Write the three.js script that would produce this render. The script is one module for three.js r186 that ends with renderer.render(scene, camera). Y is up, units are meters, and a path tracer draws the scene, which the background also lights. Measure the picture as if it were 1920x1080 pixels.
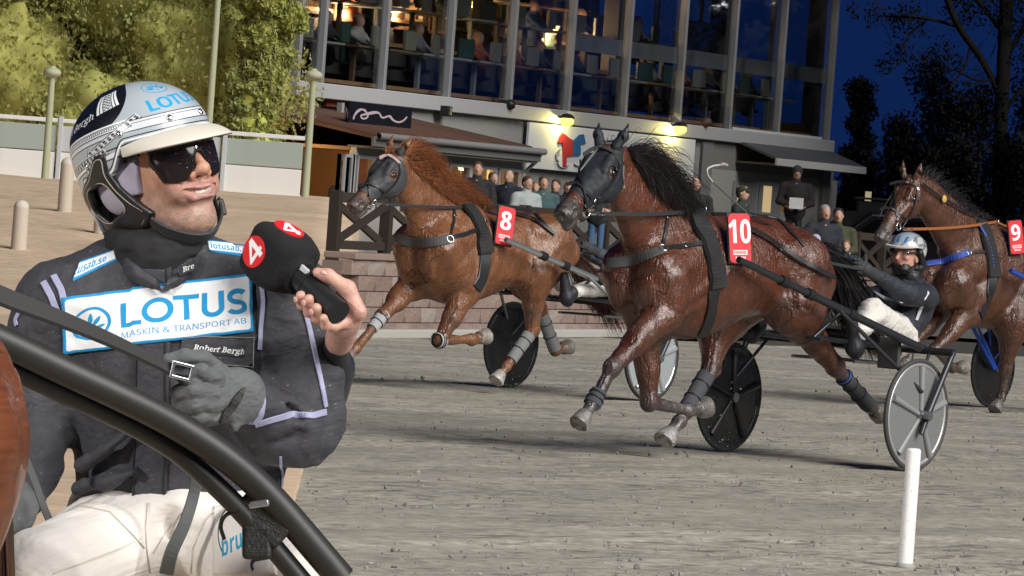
import * as THREE from 'three';
import { mergeGeometries } from 'three/addons/utils/BufferGeometryUtils.js';
import { RoundedBoxGeometry } from 'three/addons/geometries/RoundedBoxGeometry.js';
// ------------------------------------------------------------------ camera, sky, sun, exposure
const scene = new THREE.Scene(), FPX = 10000, EYE = 1.43;
const camera = new THREE.PerspectiveCamera(2 * Math.atan(540 / FPX) * 180 / Math.PI, 16 / 9, 0.5, 3000);
camera.position.set(0, EYE, 0); camera.rotation.set(-140 / FPX, 0, 4.2 * Math.PI / 180, 'XYZ'); camera.updateMatrixWorld(true);
const renderer = new THREE.WebGLRenderer({ antialias: true });
renderer.setSize(1024, 576); renderer.toneMapping = THREE.LinearToneMapping; renderer.toneMappingExposure = 1.1;
renderer.shadowMap.enabled = true;
{ // dusk sky: deep blue air, a little paler low down
  const w = 64, h = 128, d = new Float32Array(w * h * 4);
  for (let j = 0; j < h; j++) for (let i = 0; i < w; i++) {
    const el = (j + .5) / h - .5, k = Math.max(0, el * 2), t = Math.pow(1 - k, 3);
    d.set([.0025 + .001 * t, .009 + .005 * t, .036 + .034 * t, 1], (j * w + i) * 4);
  }
  const sky = new THREE.DataTexture(d, w, h, THREE.RGBAFormat, THREE.FloatType);
  sky.mapping = THREE.EquirectangularReflectionMapping; sky.magFilter = sky.minFilter = THREE.LinearFilter; sky.needsUpdate = true;
  scene.background = sky; scene.environment = sky; scene.environmentIntensity = 1;
}
const SUN = new THREE.Vector3(.60, .60, .58).normalize();
const sun = new THREE.DirectionalLight(new THREE.Color(1, .965, .91), 3.5);
sun.position.copy(SUN).multiplyScalar(120).add(new THREE.Vector3(0, 0, -40)); sun.target.position.set(0, 0, -40);
sun.castShadow = true; sun.shadow.radius = 72; sun.shadow.mapSize.set(4096, 4096);
Object.assign(sun.shadow.camera, { left: -70, right: 70, top: 70, bottom: -70, near: 1, far: 300 });
scene.add(sun, sun.target);
function floodlight(label, x, y, z, tx, ty, tz, I, cone) { // unseen masts: near pair added to light the scene, far one mirrored in glass
  const g = new THREE.Group(); g.name = 'floodlight_mast' + (scene.children.some(c => c.name === 'floodlight_mast') ? '_00' + scene.children.filter(c => c.name.startsWith('floodlight_mast')).length : ''); g.userData = { label, category: 'floodlight' }; g.position.set(x, 0, z); scene.add(g);
  const mk = (n, geo, m) => { const o = new THREE.Mesh(geo, m); o.name = n; g.add(o); return o; }, steel = new THREE.MeshStandardMaterial({ color: new THREE.Color().setRGB(.25, .26, .27), roughness: .5, metalness: .5 });
  mk('mast', new THREE.CylinderGeometry(.12, .2, y, 14).translate(0, y / 2, 0), steel); const d = new THREE.Vector3(tx - x, ty - y, tz - z).normalize(), q = new THREE.Quaternion().setFromUnitVectors(new THREE.Vector3(0, 0, 1), d);
  const bk = mk('lamp_bank', new THREE.BoxGeometry(2.5, 1.3, .2), steel); bk.position.set(0, y, 0); bk.quaternion.copy(q); for (let i = 0; i < 3; i++) for (let j = 0; j < 2; j++) { const l = mk('lamp_glass', new THREE.BoxGeometry(I ? .66 : .42, I ? .5 : .16, .04), new THREE.MeshStandardMaterial({ color: new THREE.Color(.8, .8, .8), emissive: new THREE.Color(.88, .92, 1), emissiveIntensity: I ? 9 : 6 })); l.quaternion.copy(q); l.position.set((i - 1) * .8, (j - .5) * .6, .14).applyQuaternion(q).add(new THREE.Vector3(0, y, 0)); }
  if (I) { const s = new THREE.SpotLight(new THREE.Color(1, .975, .94), I, 0, cone, .5, 2); s.position.set(0, y, 0).addScaledVector(d, .5); s.target.position.copy(d).multiplyScalar(10).add(s.position); s.castShadow = true; s.shadow.radius = 70; s.shadow.mapSize.set(2048, 2048); g.add(s, s.target); } }
floodlight('unseen floodlight mast added on the near right side of the track', 30, 17, 2, 1, 1, -24, 1700, .62);  // unseen lamp put in to brighten driver and track over the stand
floodlight('unseen floodlight mast added on the near left as fill for the driver', -26, 15, 14, -.8, 1.2, -11, 2600, .26);  // narrow fill lamp put in to brighten the driver
floodlight('lit floodlight mast beyond the right end of the stand', 39, 8.2, -137, 6, 5, -113, 0, 0);
// ------------------------------------------------------------------ helpers
const { PI, sin, cos, sqrt, abs, min, max, floor, exp, hypot, atan2, pow } = Math;
const V = (x, y, z) => new THREE.Vector3(x, y, z), DEG = PI / 180, clamp = (x, a, b) => min(b, max(a, x)), lerp = (a, b, t) => a + (b - a) * t;
const sst = (a, b, x) => { const t = clamp((x - a) / (b - a), 0, 1); return t * t * (3 - 2 * t); };
let seed = 7; const rnd = () => { seed = (seed * 1664525 + 1013904223) >>> 0; return seed / 4294967296; }, rr = (a, b) => a + (b - a) * rnd();
const h3 = (x, y, z) => { let n = (x * 374761393 + y * 668265263 + z * 1274126177) | 0; n = Math.imul(n ^ (n >>> 13), 1274126177); return ((n ^ (n >>> 16)) >>> 0) / 4294967296; };
function noise(x, y, z = 0) { const i = floor(x), j = floor(y), k = floor(z); let u = x - i, v = y - j, w = z - k; u *= u * (3 - 2 * u); v *= v * (3 - 2 * v); w *= w * (3 - 2 * w);
  const L = (a, b, t) => a + (b - a) * t; return L(L(L(h3(i, j, k), h3(i + 1, j, k), u), L(h3(i, j + 1, k), h3(i + 1, j + 1, k), u), v), L(L(h3(i, j, k + 1), h3(i + 1, j, k + 1), u), L(h3(i, j + 1, k + 1), h3(i + 1, j + 1, k + 1), u), v), w) * 2 - 1; }
const fbm = (x, y, z = 0, o = 4) => { let s = 0, a = .5; for (let i = 0; i < o; i++) { s += a * noise(x, y, z); x = x * 2.03 + 5.1; y = y * 2.03 + 1.7; z = z * 2.03 + 3.3; a *= .5; } return s; };
const ray = (px, py) => V((px - 960) / FPX, -(py - 540) / FPX, -1).applyMatrix4(new THREE.Matrix4().extractRotation(camera.matrixWorld));
const at = (px, py, d) => ray(px, py).multiplyScalar(d).add(camera.position);
const G = (px, py, y = 0) => { const r = ray(px, py); return r.multiplyScalar((y - EYE) / r.y).add(camera.position); };
const used = {};
const numbered = n => { const k = used[n] = (used[n] ?? -1) + 1; return k ? n + '_' + String(k).padStart(3, '0') : n; };
function tag(o, label, category, group, kind) { if (label) o.userData.label = label; if (category) o.userData.category = category; if (group) o.userData.group = group; if (kind) o.userData.kind = kind; return o; }
function thing(name, label, category, group) { const o = new THREE.Group(); o.name = numbered(name); scene.add(o); return tag(o, label, category, group); }
function part(name, geo, m, parent, label) { const o = new THREE.Mesh(Array.isArray(geo) ? merge(geo) : geo, m); o.name = parent === scene ? numbered(name) : name; o.castShadow = o.receiveShadow = true; parent.add(o); if (label) o.userData.label = label; return o; }
const struct = (name, geo, m) => tag(part(name, geo, m, scene), null, null, null, 'structure');
function merge(gs) { return mergeGeometries(gs.map(g => { g = g.index ? g.toNonIndexed() : g; for (const k of Object.keys(g.attributes)) if (!['position', 'normal', 'uv', 'color'].includes(k)) g.deleteAttribute(k); if (!g.attributes.uv) g.setAttribute('uv', new THREE.BufferAttribute(new Float32Array(g.attributes.position.count * 2), 2)); if (!gs.every(q => q.attributes.color)) g.deleteAttribute('color'); return g; })); }
const lin = (r, g, b) => new THREE.Color().setRGB(r, g, b);
function mat(c, rough = .7, o = {}) { const { phys, ...q } = o; return new (phys ? THREE.MeshPhysicalMaterial : THREE.MeshStandardMaterial)({ color: Array.isArray(c) ? lin(...c) : c, roughness: rough, ...q }); }
const box = (w, h, d, x = 0, y = 0, z = 0, ry = 0, b = 0) => { const g = b ? new RoundedBoxGeometry(w, h, d, 2, b) : new THREE.BoxGeometry(w, h, d); if (ry) g.rotateY(ry); g.translate(x, y, z); return g; };
const tube = (pts, r, seg = 0, rs = 8) => new THREE.TubeGeometry(pts.length === 2 ? new THREE.LineCurve3(...pts) : new THREE.CatmullRomCurve3(pts), seg || (pts.length === 2 ? 1 : pts.length * 6), r, rs);
function rod(a, b, r0, r1 = r0, n = 10) { const d = b.clone().sub(a), g = new THREE.CylinderGeometry(r1, r0, d.length(), n); g.applyQuaternion(new THREE.Quaternion().setFromUnitVectors(V(0, 1, 0), d.normalize())); return g.translate((a.x + b.x) / 2, (a.y + b.y) / 2, (a.z + b.z) / 2); }
function bar(a, b, w, h, up = V(0, 1, 0)) { const d = b.clone().sub(a), L = d.length(); d.normalize(); const s = V().crossVectors(d, up).normalize(), u = V().crossVectors(s, d); return new THREE.BoxGeometry(L, h, w).applyMatrix4(new THREE.Matrix4().makeBasis(d, u, s).setPosition((a.x + b.x) / 2, (a.y + b.y) / 2, (a.z + b.z) / 2)); }
function canvasTex(w, h, draw, srgb = true) { const c = document.createElement('canvas'); c.width = w; c.height = h; draw(c.getContext('2d'), w, h); const t = new THREE.CanvasTexture(c); if (srgb) t.colorSpace = THREE.SRGBColorSpace; t.wrapS = t.wrapT = THREE.RepeatWrapping; t.anisotropy = 8; return t; }
function dataTex(n, f, rep, ch = 1) { // tileable by construction of f on a torus is up to f; values 0..1
  const a = new Uint8Array(n * n * 4); for (let j = 0; j < n; j++) for (let i = 0; i < n; i++) { const v = f(i / n, j / n), k = (j * n + i) * 4; if (ch === 1) a[k] = a[k + 1] = a[k + 2] = clamp(v, 0, 1) * 255; else for (let q = 0; q < 3; q++) a[k + q] = clamp(v[q], 0, 1) * 255; a[k + 3] = 255; }
  const t = new THREE.DataTexture(a, n, n); t.wrapS = t.wrapT = THREE.RepeatWrapping; t.magFilter = THREE.LinearFilter; t.minFilter = THREE.LinearMipmapLinearFilter; t.generateMipmaps = true; if (rep) t.repeat.set(rep, rep); t.needsUpdate = true; return t; }
// tileable noise: blend of shifted copies
const tn = (u, v, s, o = 4, sx = s) => { const f = (a, b) => fbm(a * sx, b * s, s, o), bu = sst(0, 1, u), bv = sst(0, 1, v); return lerp(lerp(f(u, v), f(u - 1, v), bu), lerp(f(u, v - 1), f(u - 1, v - 1), bu), bv); };
// ------------------------------------------------------------------ implicit shapes, meshed by surface nets
const smin = (a, b, k) => { const h = max(k - abs(a - b), 0) / k; return min(a, b) - h * h * k * .25; };
class Field {
  constructor(k = .03) { this.P = []; this.k = k; }
  add(f, c, R, col, k = this.k, op = 0) { this.P.push({ f, x: c.x, y: c.y, z: c.z, R, col, k, op }); return this; }
  cap(a, b, ra, rb, col, k, op) { const dx = b.x - a.x, dy = b.y - a.y, dz = b.z - a.z, L2 = dx * dx + dy * dy + dz * dz || 1e-9;
    return this.add((x, y, z) => { const t = clamp(((x - a.x) * dx + (y - a.y) * dy + (z - a.z) * dz) / L2, 0, 1); return hypot(x - a.x - dx * t, y - a.y - dy * t, z - a.z - dz * t) - ra - (rb - ra) * t; }, a.clone().lerp(b, .5), sqrt(L2) / 2 + max(ra, rb), col, k, op); }
  ell(c, r, col, k, q, op) { const m = q ? new THREE.Matrix4().makeRotationFromQuaternion(q.clone().invert()).elements : null, [a, b, g] = r;
    return this.add((x, y, z) => { x -= c.x; y -= c.y; z -= c.z; if (m) { const X = m[0] * x + m[4] * y + m[8] * z, Y = m[1] * x + m[5] * y + m[9] * z; z = m[2] * x + m[6] * y + m[10] * z; x = X; y = Y; } const k0 = hypot(x / a, y / b, z / g), k1 = hypot(x / a / a, y / b / b, z / g / g); return k1 < 1e-6 ? -min(a, b, g) : k0 * (k0 - 1) / k1; }, c, max(a, b, g), col, k, op); }
  loft(secs, up, col, k) { // secs [{c,h,w,e}] along an axis; h half size along up, w half size across, e widens the lower half
    const A = secs[0].c, B = secs[secs.length - 1].c, ax = B.clone().sub(A), L = ax.length(); ax.normalize();
    const u_ = up.clone().addScaledVector(ax, -up.dot(ax)).normalize(), s_ = V().crossVectors(ax, u_), N = 48;
    const K = secs.map(s => { const q = s.c.clone().sub(A); return { u: q.dot(ax), v: q.dot(u_), s: q.dot(s_), h: s.h, w: s.w, e: s.e || 0 }; });
    const T = new Float32Array((N + 1) * 5);
    for (let i = 0; i <= N; i++) { const u = L * i / N; let j = 0; while (j < K.length - 2 && K[j + 1].u < u) j++; const p0 = K[max(0, j - 1)], p1 = K[j], p2 = K[j + 1], p3 = K[min(K.length - 1, j + 2)], t = clamp((u - p1.u) / (p2.u - p1.u), 0, 1);
      ['v', 's', 'h', 'w', 'e'].forEach((n, q) => { const m1 = (p2[n] - p0[n]) / (p2.u - p0.u || 1) * (p2.u - p1.u), m2 = (p3[n] - p1[n]) / (p3.u - p1.u || 1) * (p2.u - p1.u), t2 = t * t, t3 = t2 * t; T[i * 5 + q] = (2 * t3 - 3 * t2 + 1) * p1[n] + (t3 - 2 * t2 + t) * m1 + (-2 * t3 + 3 * t2) * p2[n] + (t3 - t2) * m2; }); }
    const f = (x, y, z) => { x -= A.x; y -= A.y; z -= A.z; const u = x * ax.x + y * ax.y + z * ax.z, uc = clamp(u, 0, L), g = uc / L * N, i = min(N - 1, floor(g)), t = g - i, o = i * 5, I = q => T[o + q] + (T[o + 5 + q] - T[o + q]) * t;
      const h = I(2), w0 = I(3), v = x * u_.x + y * u_.y + z * u_.z - I(0), w = w0 * (1 - I(4) * clamp(v / h, -1, 1)), s = x * s_.x + y * s_.y + z * s_.z - I(1), q = hypot(v / h, s / w), k1 = hypot(v / h / h, s / w / w), d = k1 < 1e-6 ? -min(h, w) : q * (q - 1) / k1, e = abs(u - uc);
      return e > 0 ? (d > 0 ? hypot(d, e) : e + d * .0) : max(d, -.5); };
    let R = 0; const C = A.clone().lerp(B, .5); for (const s of secs) R = max(R, s.c.distanceTo(C) + max(s.h, s.w) * 1.3);
    return this.add(f, C, R, col, k);
  }
  d(x, y, z) { let d = 1e3; const P = this.P; for (let i = 0; i < P.length; i++) { const p = P[i], b = hypot(x - p.x, y - p.y, z - p.z) - p.R; if (p.op === 0) { if (b > d + p.k) continue; d = smin(d, p.f(x, y, z), p.k); } else { if (-b < d - p.k) continue; d = -smin(-d, p.f(x, y, z), p.k); } } return this.disp ? d + this.disp(x, y, z, d) : d; }
  color(x, y, z, s = .012) { let W = 0, r = 0, g = 0, b = 0, m = 1e3; const E = []; for (const p of this.P) if (!p.op && p.col) { const e = p.f(x, y, z); E.push(e, p.col); m = min(m, e); } for (let i = 0; i < E.length; i += 2) { const w = exp(-(E[i] - m) / s); if (w > .001) { W += w; r += w * E[i + 1][0]; g += w * E[i + 1][1]; b += w * E[i + 1][2]; } } return [r / W, g / W, b / W]; }
}
function meshField(F, lo, hi, cell, o = {}) {
  const n = [0, 1, 2].map(i => Math.ceil((hi.getComponent(i) - lo.getComponent(i)) / cell) + 1), [nx, ny, nz] = n, val = new Float32Array(nx * ny * nz), done = new Uint8Array(nx * ny * nz), D = (x, y, z) => F.d(x, y, z), B = 8, reach = B * cell * .95 + .02;
  for (let k = 0; k < nz; k += B) for (let j = 0; j < ny; j += B) for (let i = 0; i < nx; i += B) {
    const c = D(lo.x + (i + B / 2) * cell, lo.y + (j + B / 2) * cell, lo.z + (k + B / 2) * cell), far = abs(c) > reach;
    for (let w = k; w < min(nz, k + B); w++) for (let v = j; v < min(ny, j + B); v++) for (let u = i; u < min(nx, i + B); u++) val[(w * ny + v) * nx + u] = far ? c : D(lo.x + u * cell, lo.y + v * cell, lo.z + w * cell); }
  const id = new Int32Array(nx * ny * nz).fill(-1), pos = [], q = [], sx = 1, sy = nx, sz = nx * ny, cs = [0, sx, sy, sx + sy, sz, sx + sz, sy + sz, sx + sy + sz], ed = [[0, 1], [0, 2], [0, 4], [1, 3], [1, 5], [2, 3], [2, 6], [3, 7], [4, 5], [4, 6], [5, 7], [6, 7]];
  for (let k = 0; k < nz - 1; k++) for (let j = 0; j < ny - 1; j++) for (let i = 0; i < nx - 1; i++) { const p = (k * ny + j) * nx + i; let m = 0; for (let c = 0; c < 8; c++) if (val[p + cs[c]] < 0) m |= 1 << c; if (m === 0 || m === 255) continue;
    let X = 0, Y = 0, Z = 0, cn = 0; for (const [a, b] of ed) if (((m >> a) & 1) !== ((m >> b) & 1)) { const va = val[p + cs[a]], vb = val[p + cs[b]], t = va / (va - vb); X += lerp(a & 1, b & 1, t); Y += lerp((a >> 1) & 1, (b >> 1) & 1, t); Z += lerp(a >> 2, b >> 2, t); cn++; }
    id[p] = pos.length / 3; pos.push(lo.x + (i + X / cn) * cell, lo.y + (j + Y / cn) * cell, lo.z + (k + Z / cn) * cell); }
  const quad = (a, b, c, d, fl) => { if (a < 0 || b < 0 || c < 0 || d < 0) return; fl ? q.push(a, b, c, a, c, d) : q.push(a, c, b, a, d, c); };
  for (let k = 1; k < nz - 1; k++) for (let j = 1; j < ny - 1; j++) for (let i = 1; i < nx - 1; i++) { const p = (k * ny + j) * nx + i, s = val[p] < 0;
    if (s !== val[p + sx] < 0) quad(id[p - sy - sz], id[p - sz], id[p], id[p - sy], s); if (s !== val[p + sy] < 0) quad(id[p - sx - sz], id[p - sx], id[p], id[p - sz], s); if (s !== val[p + sz] < 0) quad(id[p - sx - sy], id[p - sy], id[p], id[p - sx], s); }
  const N = pos.length / 3, P = new Float32Array(pos), nor = new Float32Array(N * 3), uv = new Float32Array(N * 2), col = o.col ? new Float32Array(N * 3) : null, e = cell * .4;
  for (let i = 0; i < N; i++) { let x = P[i * 3], y = P[i * 3 + 1], z = P[i * 3 + 2], gx, gy, gz, l;
    for (let t = 0; t < 2; t++) { const a = D(x + e, y - e, z - e), b = D(x - e, y - e, z + e), c = D(x - e, y + e, z - e), d = D(x + e, y + e, z + e); gx = a - b - c + d; gy = -a - b + c + d; gz = -a + b - c + d; l = hypot(gx, gy, gz) || 1; gx /= l; gy /= l; gz /= l; if (!t) { const m = clamp(D(x, y, z), -cell * .5, cell * .5); x -= gx * m; y -= gy * m; z -= gz * m; } }
    P.set([x, y, z], i * 3); nor.set([gx, gy, gz], i * 3); const U = o.uv ? o.uv(x, y, z, gx, gy, gz) : [x, y]; uv[i * 2] = U[0]; uv[i * 2 + 1] = U[1]; if (col) col.set(o.col(x, y, z, gx, gy, gz), i * 3); }
  const g = new THREE.BufferGeometry(); g.setAttribute('position', new THREE.BufferAttribute(P, 3)); g.setAttribute('normal', new THREE.BufferAttribute(nor, 3)); g.setAttribute('uv', new THREE.BufferAttribute(uv, 2)); if (col) g.setAttribute('color', new THREE.BufferAttribute(col, 3)); g.setIndex(q); return g;
}
function hitField(F, o, d, t = 0, T = 6) { for (let i = 0; i < 300 && t < T; i++) { const x = o.x + d.x * t, y = o.y + d.y * t, z = o.z + d.z * t, s = F.d(x, y, z); if (s < .0006) { const e = .004, n = V(F.d(x + e, y, z) - s, F.d(x, y + e, z) - s, F.d(x, y, z + e) - s).normalize(); return { p: V(x, y, z), n, t }; } t += max(s * .6, .0008); } return null; }
// swept flat strap: pts [{p,n}], width across, thickness along n
function strap(pts, w, th = .004) { const n = pts.length, P = [], I = [], uv = []; let L = 0;
  for (let i = 0; i < n; i++) { const a = pts[max(0, i - 1)].p, b = pts[min(n - 1, i + 1)].p, t = b.clone().sub(a).normalize(), nn = pts[i].n, s = V().crossVectors(t, nn).normalize(), u = V().crossVectors(s, t).normalize(), ww = (pts[i].w || w) / 2; if (i) L += pts[i].p.distanceTo(pts[i - 1].p);
    for (const [x, y] of [[-1, 0], [-.85, 1], [.85, 1], [1, 0], [1, -.6], [-1, -.6]]) { const q = pts[i].p.clone().addScaledVector(s, x * ww).addScaledVector(u, y * th); P.push(q.x, q.y, q.z); uv.push(L, x * ww); } }
  for (let i = 0; i < n - 1; i++) for (let k = 0; k < 6; k++) { const a = i * 6 + k, b = i * 6 + (k + 1) % 6; I.push(a, a + 6, b, b, a + 6, b + 6); }
  const e = (n - 1) * 6; I.push(0, 1, 2, 0, 2, 3, 0, 3, 4, 0, 4, 5, e, e + 2, e + 1, e, e + 3, e + 2, e, e + 4, e + 3, e, e + 5, e + 4);
  let g = new THREE.BufferGeometry(); g.setAttribute('position', new THREE.Float32BufferAttribute(P, 3)); g.setAttribute('uv', new THREE.Float32BufferAttribute(uv, 2)); g.setIndex(I); g = g.toNonIndexed(); g.computeVertexNormals(); return g; }
// hair: tapered three-sided strands along curves
function hair(curves, r0, o = {}) { const P = [], C = [], I = [], sg = o.seg || 7; for (const c of curves) { const cr = new THREE.CatmullRomCurve3(c.p), s = P.length / 3, f = c.c; for (let i = 0; i <= sg; i++) { const p = cr.getPoint(i / sg), t = cr.getTangent(i / sg), a = V().crossVectors(t, V(.3, 1, .2)).normalize(), b = V().crossVectors(t, a), r = r0 * (c.r || 1) * (1 - pow(i / sg, 2) * .85); for (let k = 0; k < 3; k++) { const q = p.clone().addScaledVector(a, cos(k * 2.094) * r).addScaledVector(b, sin(k * 2.094) * r * .6); P.push(q.x, q.y, q.z); C.push(...f); } } for (let i = 0; i < sg; i++) for (let k = 0; k < 3; k++) { const a = s + i * 3 + k, b = s + i * 3 + (k + 1) % 3; I.push(a, b, a + 3, b, b + 3, a + 3); } }
  const g = new THREE.BufferGeometry(); g.setAttribute('position', new THREE.Float32BufferAttribute(P, 3)); g.setAttribute('color', new THREE.Float32BufferAttribute(C, 3)); g.setIndex(I); g.computeVertexNormals(); return g; }
const M = {
  black: mat([.012, .012, .014], .5), leather: mat([.016, .016, .018], .42), chrome: mat([.75, .75, .76], .22, { metalness: 1 }), steel: mat([.32, .33, .35], .38, { metalness: .9 }), white: mat([.78, .78, .77], .55), rubber: mat([.02, .02, .021], .75), darkMetal: mat([.045, .048, .055], .35, { metalness: .5 }),
};
// ------------------------------------------------------------------ ground, track, sand
const TH = V(-.61, 0, .79).normalize();            // the way the race runs
const trackUV = (x, z) => { const u = x * TH.x + z * TH.z, v = x * -TH.z + z * TH.x; return [u, v]; };
{
  const colT = dataTex(1024, (u, v) => { const s = tn(u, v, 40, 4, 30), f = tn(u, v, 90, 3), b = tn(u, v, 7, 3, 3), c = max(0, tn(u, v, 60, 2, 22) - .16) * 1.6, k = .98 + s * .15 + f * .26 + b * .17 - c * .5; return [k * .635, k * .615, k * .566]; }, 0, 3); colT.colorSpace = THREE.SRGBColorSpace; colT.repeat.set(1 / 5, 1 / 3.4);
  const bmpT = dataTex(1024, (u, v) => .5 + tn(u, v, 42, 4, 26) * .55 + tn(u, v, 110, 3) * .45); bmpT.repeat.set(1 / 5, 1 / 3.4);
  const gm = mat([1, 1, 1], .95, { map: colT, bumpMap: bmpT, bumpScale: .007 });
  // the wide ground out to the horizon
  const far = new THREE.PlaneGeometry(1600, 1600, 8, 8); far.rotateX(-PI / 2); far.translate(0, -.06, -500);
  { const p = far.attributes.position, u = far.attributes.uv; for (let i = 0; i < p.count; i++) u.setXY(i, ...trackUV(p.getX(i), p.getZ(i))); }
  struct('ground', far, mat([.05, .05, .04], .95));
  // the raced-on track: harrow grooves and hoof-churned ruts run along it
  const nu = 200, nv = 560, P = [], U = [], I = [], c0 = V(2, 0, -38), side = V(-TH.z, 0, TH.x);
  for (let j = 0; j <= nv; j++) for (let i = 0; i <= nu; i++) { const u = (i / nu - .5) * 62, v = (j / nv - .5) * 34, x = c0.x + TH.x * u + side.x * v, z = c0.z + TH.z * u + side.z * v, g = noise(v * 3.1, u * .05, 3) * .006 + noise(v * 9, u * .16, 5) * .003 + noise(u * 1.3, v * 2.4, 1) * .004 + max(0, noise(v * 1.3, u * .04, 9) - .3) * -.018 + max(0, noise(u * 2.6, v * 2.6, 4) - .45) * -.03 - [-9.2, -7.75, -3.1, -1.4, 1.6, 3.35, 6.1, 8.4].reduce((s, c) => s + .011 * exp(-(((v - c - .25 * noise(u * .07, c)) / .045) ** 2)), 0); P.push(x, g, z); U.push(...trackUV(x, z)); if (i < nu && j < nv) { const a = j * (nu + 1) + i; I.push(a, a + 1, a + nu + 1, a + 1, a + nu + 2, a + nu + 1); } }
  const g = new THREE.BufferGeometry(); g.setAttribute('position', new THREE.Float32BufferAttribute(P, 3)); g.setAttribute('uv', new THREE.Float32BufferAttribute(U, 2)); g.setIndex(I); g.computeVertexNormals(); if (g.attributes.normal.getY(5000) < 0) { g.index.array.reverse(); g.computeVertexNormals(); }
  struct('race_track', g, gm);
  // clods thrown up over the track
  const clod = new THREE.IcosahedronGeometry(1, 0), N = 4200, im = new THREE.InstancedMesh(clod, mat([.26, .25, .23], .95), N), m4 = new THREE.Matrix4(), q = new THREE.Quaternion(), e = new THREE.Euler();
  for (let i = 0; i < N; i++) { const d = 20 + 40 * pow(rnd(), 1.5), px = rr(560, 1960), X = (px - 960) / FPX * d, big = pow(rnd(), 5), s = .003 + .008 * big, p = V(X, 0, -d), dark = rnd(); const [u, v] = trackUV(p.x, p.z); if (noise(v * 1.2, u * .12, 8) + noise(v * 4, u * .6, 2) * .6 < rr(-.5, .4)) { p.x += rr(-.2, .2); } e.set(rr(0, 6), rr(0, 6), rr(0, 6)); m4.compose(p.setY(s * .35), q.setFromEuler(e), V(s * rr(.8, 1.8), s * rr(.5, .9), s * rr(.8, 1.8))); im.setMatrixAt(i, m4); im.setColorAt(i, lin(.6 + dark * .5, .6 + dark * .5, .6 + dark * .5)); }
  im.name = 'track_clods'; im.castShadow = im.receiveShadow = true; scene.add(im); tag(im, null, null, null, 'stuff');
  // pale sand apron on the left, rising to a low bank
  const SP = [], SU = [], SI = [], ns = 40, nw = 30; const edge = d => -.30 - .0263 * d;
  for (let j = 0; j <= ns; j++) for (let i = 0; i <= nw; i++) { const d = 6 + 90 * j / ns, x = lerp(edge(d), edge(d) - 16, i / nw), y = .03 + 1.42 * sst(50, 80, d) * (i ? 1 : .98) + .03 * noise(x * .7, d * .3); SP.push(x, y, -d); SU.push(x, d); if (i < nw && j < ns) { const a = j * (nw + 1) + i; SI.push(a, a + 1, a + nw + 1, a + 1, a + nw + 2, a + nw + 1); } }
  for (let j = 0; j < ns; j++) { const d0 = 6 + 90 * j / ns, d1 = 6 + 90 * (j + 1) / ns, a = j * (nw + 1), b = SP.length / 3; SP.push(edge(d0) + .05, -.1, -d0, edge(d1) + .05, -.1, -d1); SU.push(0, d0, 0, d1); SI.push(a, a + nw + 1, b, a + nw + 1, b + 1, b); }
  const sg = new THREE.BufferGeometry(); sg.setAttribute('position', new THREE.Float32BufferAttribute(SP, 3)); sg.setAttribute('uv', new THREE.Float32BufferAttribute(SU, 2)); sg.setIndex(SI); sg.computeVertexNormals(); if (sg.attributes.normal.getY(40) < 0) { sg.index.array.reverse(); sg.computeVertexNormals(); }
  const sandT = dataTex(512, (u, v) => { const k = .9 + tn(u, v, 6, 4) * .14 + tn(u, v, 60, 3) * .12; return [k * .88, k * .775, k * .655]; }, 0, 3); sandT.colorSpace = THREE.SRGBColorSpace; sandT.repeat.set(1 / 6, 1 / 6);
  struct('sand_apron', sg, mat([1, 1, 1], .95, { map: sandT }));
}
// terrace in front of the stand
const TERR = .5;
{
  const s = new THREE.Shape(); const pts = [[-2.2, 79.5], [9, 84], [40, 86], [40, 400], [-30, 400], [-16, 97], [-2.95, 97]]; pts.forEach(([x, d], i) => i ? s.lineTo(x, d) : s.moveTo(x, d));
  const g = new THREE.ExtrudeGeometry(s, { depth: TERR, bevelEnabled: false }); g.rotateX(-PI / 2); g.computeVertexNormals();
  struct('terrace', g, mat([.09, .088, .082], .9));
}
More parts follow.
